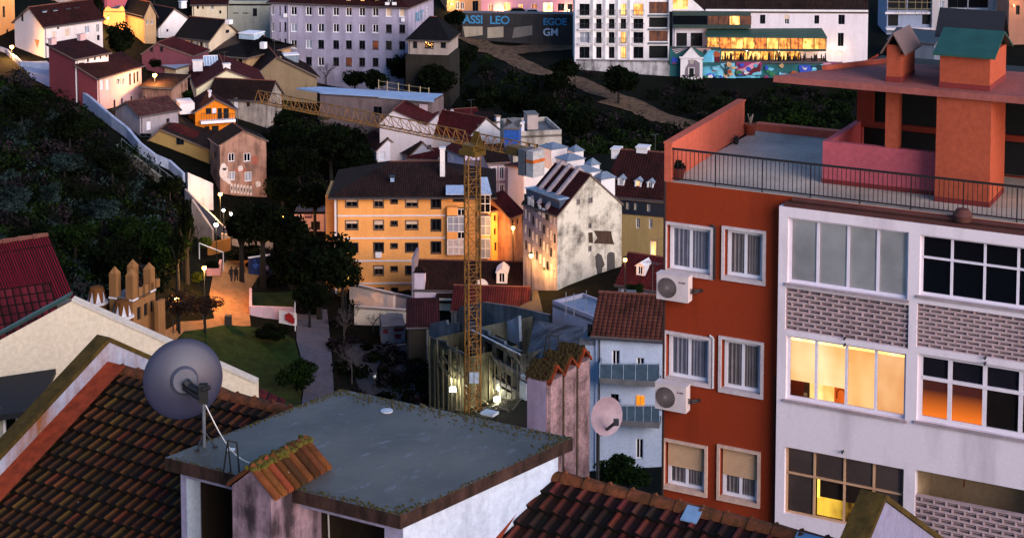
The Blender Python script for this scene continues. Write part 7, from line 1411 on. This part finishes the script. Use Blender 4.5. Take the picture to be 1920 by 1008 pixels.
for a, b in zip([(866,66),(905,84),(960,112),(1010,136),(1075,150),(1120,172),(1180,192),(1240,222)], [(905,84),(960,112),(1010,136),(1075,150),(1120,172),(1180,192),(1240,222),(1330,246)]):
    for t in (0, .5): av.append((a[0] + (b[0] - a[0]) * t, a[1] + (b[1] - a[1]) * t, 30))
av += [(930,95,30),(980,94,30),(1040,88,26)]
wallav = [(a, b, 14) for a, b in ((12,100),(40,126),(70,125),(100,134),(112,158),(126,172),(140,188),(172,210),(192,225),(212,240),(240,262),(262,288),(290,305))]
scrub('scrub', [[(-20,140),(40,150),(110,190),(200,262),(300,345),(340,390),(345,470),(300,560),(60,560),(-20,500)]], 420, 5, [GD, GD, GM, GP, GB_], (.7, 2.2), wallav)
scrub('scrub', [[(800,100),(870,90),(960,125),(1080,140),(1260,155),(1450,165),(1600,160),(1600,250),(1400,250),(1240,290),(1060,270),(960,230),(830,190),(640,160),(720,130)], [(505,215),(680,230),(690,310),(605,350),(560,400),(505,330)]], 520, 6, [GD, GD, GD, GM, GP], (.8, 2.2), av)
scrub('scrub', [[(560,560),(660,540),(680,620),(690,760),(640,760),(615,620),(560,590)], [(680,650),(800,690),(830,760),(700,760)], [(460,455),(560,470),(560,540),(480,540)]], 90, 7, [GD, GD, GP], (.5, 1.4))
scrub('meadow_grass', [[(1440,180),(1600,175),(1600,250),(1440,250)], [(1060,262),(1240,256),(1240,290),(1090,290)]], 120, 8, [leafm('0e160a', '1c2a12')], (.5, 1.), (), per=120)
# ------------------------------------------------------------------ street lamps
def lamp(px, py, hh, label, pw, arm=0., white=False, lit=True, r=.17, pos=None, col=(1, .46, .13)):
    P = pos or gh(px, py, hh); b = onter(P); e = empty('street_lamp', b, label, 'street lamp', 'street lamps of the town'); q = V((arm, 0, 0)); m = MB(); m.bar(b - Z * .2, b + Z * .8, .1, 8, .07); m.bar(b + Z * .8, V((P.x, P.y, P.z + (.3 if arm else -.3))) + q * 0 - q, .055, 8) if arm else m.bar(b + Z * .8, P - Z * .28, .055, 8)
    if arm: m.bar(P + Z * .3 - q, P + Z * .3, .04, 6)
    m.build('pole', plain('14161a', .6), e); m = MB(); m.lathe(P, [(.1, -.28), (.2, .2), (.26, .22), (.12, .38), (.001, .45)], 8) if False else m.lathe(P, [(.26, .2), (.2, .3), (.06, .38), (.001, .42)], 8); m.lathe(P, [(.001, -.3), (.09, -.28), (.1, -.2)], 8); m.build('lantern', plain('16181c', .6), e); m = MB(); m.lathe(P, [(.001, -r), (r * .7, -r * .7), (r, 0), (r * .7, r * .7), (.001, r)], 12)
    m.build('globe', (BULBW if white else BULB) if lit else plain('c8ccc8', .4), e)
    if lit: plight(P + V((0, -.42, -.1)), pw, (1, .78, .5) if white else col, .2, e)
    return e
lamp(22, 88, 5, 'lamp glowing orange beside the tall tenement at the left edge', 3000, r=.3, pos=atY(22, 88, h1_.a.y - 3.5)); lamp(290, 141, 5, 'lamp glowing orange next to the pink terraced house', 2200, r=.3); lamp(413, 364, 4.5, 'lamp glowing orange at the corner below the tall graffiti house', 1800, r=.25)
lamp(419, 394, 4.5, 'pale lamp just below the orange one by the blank white wall', 120, white=True); lamp(433, 401, 4.5, 'dimmer pale lamp at the left edge of the broad park tree', 60, white=True); lamp(405, 421, 5., 'white globe lamp in front of the pale stair wall', 350, white=True, r=.25, col=(1, .7, .4)); lamp(383, 502, 3.6, 'lantern lamp at the plaza edge left of the walkers', 2200, r=.24)
lamp(331, 560, 3.4, 'lamp shining through the bare tree beside the castle folly', 800, r=.24); lamp(532, 407, 4, 'lamp glowing yellow inside the broad park tree', 700, r=.2)
lamp(935, 381, 5, 'lamp high on the street behind the crane mast', 1800, r=.2); lamp(962, 427, 5, 'lamp in the narrow orange street, middle one', 2000, r=.2); lamp(996, 479, 5, 'lamp beside the shopfront glow on the weathered tenement street', 900, r=.22); lamp(1172, 487, 4, 'lamp beside the maroon roof under the pink cottage', 120, r=.18)
lamp(702, 705, 4, 'unlit lantern lamp above the dark yard path', 0, lit=False); lamp(748, 492, 6, 'lamp on the ramp right beside the yellow block front', 0, lit=False) if False else None
for x, y, pw in ((500, 470, 300), (450, 480, 200)): pass
# sodium lamps on the street along the yellow block: posts stand behind the ramp wall
for x, y, pw, l in ((648,500,6000,'lamp half hidden by the large park tree at the yellow block corner'), (796,500,6500,'lamp in the lane between the yellow block and the lilac dormer house')): 
    Q = hpt(yb, x, y, -8. if x < 700 else -4.6); lamp(x, y, 5, l, pw, r=.16, pos=V((Q.x, Q.y, ter(Q.x, Q.y) + (5. if x < 700 else 4.))))
# floodlights of the building site
for x, y, pw, l in ((849,730,200,'left floodlight blazing among the timber ruin'), (932,748,260,'right floodlight blazing at the crane foot')):
    P = atY(x, y, 153.); e = empty('floodlight', onter(P), l, 'floodlight', 'floodlights of the building site'); m = MB(); m.bar(onter(P), P, .05, 6); m.bar(onter(P) + V((.5, 0, 0)), onter(P) + Z * 1., .03, 5); m.build('stand', METAL, e); m = MB(); m.cbox(P - Z * .2, .7, .25, .45); m.build('housing', METAL, e); m = MB(); m.box(P + V((-.28, -.14, -.14)), V((.56, 0, 0)), V((0, .01, 0)), Z * .34); m.build('lens', emit('fff0b0', 40.), e); plight(P + V((0, -.5, 0)), pw, (1, .93, .68), .25, e); plight(P + V((0, .8, .5)), pw * .9, (1, .93, .68), .25, e)
# glow lamps by the left tenement and chapel
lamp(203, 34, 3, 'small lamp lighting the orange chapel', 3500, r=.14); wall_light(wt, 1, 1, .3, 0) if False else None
P = wt.o['L'].lerp(wt.o['F'], .72) - wt.u * .5 + Z * 4; e = MB(); e.cbox(P, .3, .3, .3); b_ = e.build('shop_light', METAL, wt.root); plight(P - wt.u * .5, 350, (1, .5, .12), .2, b_); P2 = wt.o['L'].lerp(wt.o['F'], .3) - wt.u * 1.2 + Z * 4; plight(P2, 250, (1, .46, .12), .2, b_)
# ------------------------------------------------------------------ sky and light
EL, AZ = 3.0, 125.   # sun low on the right, a little behind the camera (azimuth from +Y towards +X)
w = bpy.data.worlds.new('World'); SC.world = w; w.use_nodes = True; nt = w.node_tree; bg = nt.nodes['Background']; sk = nt.nodes.new('ShaderNodeTexSky'); sk.sky_type = 'NISHITA'; sk.sun_disc = False; sk.sun_elevation = radians(EL); sk.sun_rotation = radians(AZ); sk.air_density = 1.; sk.dust_density = .6; sk.ozone_density = 3.
mx = nt.nodes.new('ShaderNodeMix'); mx.data_type = 'RGBA'; mx.blend_type = 'MULTIPLY'; mx.inputs[0].default_value = 1; mx.inputs[7].default_value = (1.06, .93, 1.02, 1); nt.links.new(sk.outputs[0], mx.inputs[6]); nt.links.new(mx.outputs[2], bg.inputs[0]); bg.inputs[1].default_value = .06
sun = bpy.data.lights.new('sun', 'SUN'); sun.energy = .5; sun.angle = radians(50); sun.color = (1, .86, .8); so = bpy.data.objects.new('sun', sun); COL.objects.link(so); az = radians(AZ + 20); el = radians(14); d = -V((sin(az) * cos(el), cos(az) * cos(el), sin(el))); so.rotation_euler = d.to_track_quat('-Z', 'Y').to_euler(); so.location = (60, -20, 120)
vs = SC.view_settings; vs.view_transform = 'Standard'; vs.look = 'None'; vs.exposure = EXPO; vs.gamma = 1
SC.render.engine = 'CYCLES'; SC.cycles.use_denoising = True; SC.cycles.max_bounces = 5; SC.cycles.diffuse_bounces = 3; SC.cycles.transparent_max_bounces = 8; SC.cycles.sample_clamp_indirect = 4; SC.cycles.caustics_reflective = False; SC.cycles.caustics_refractive = False
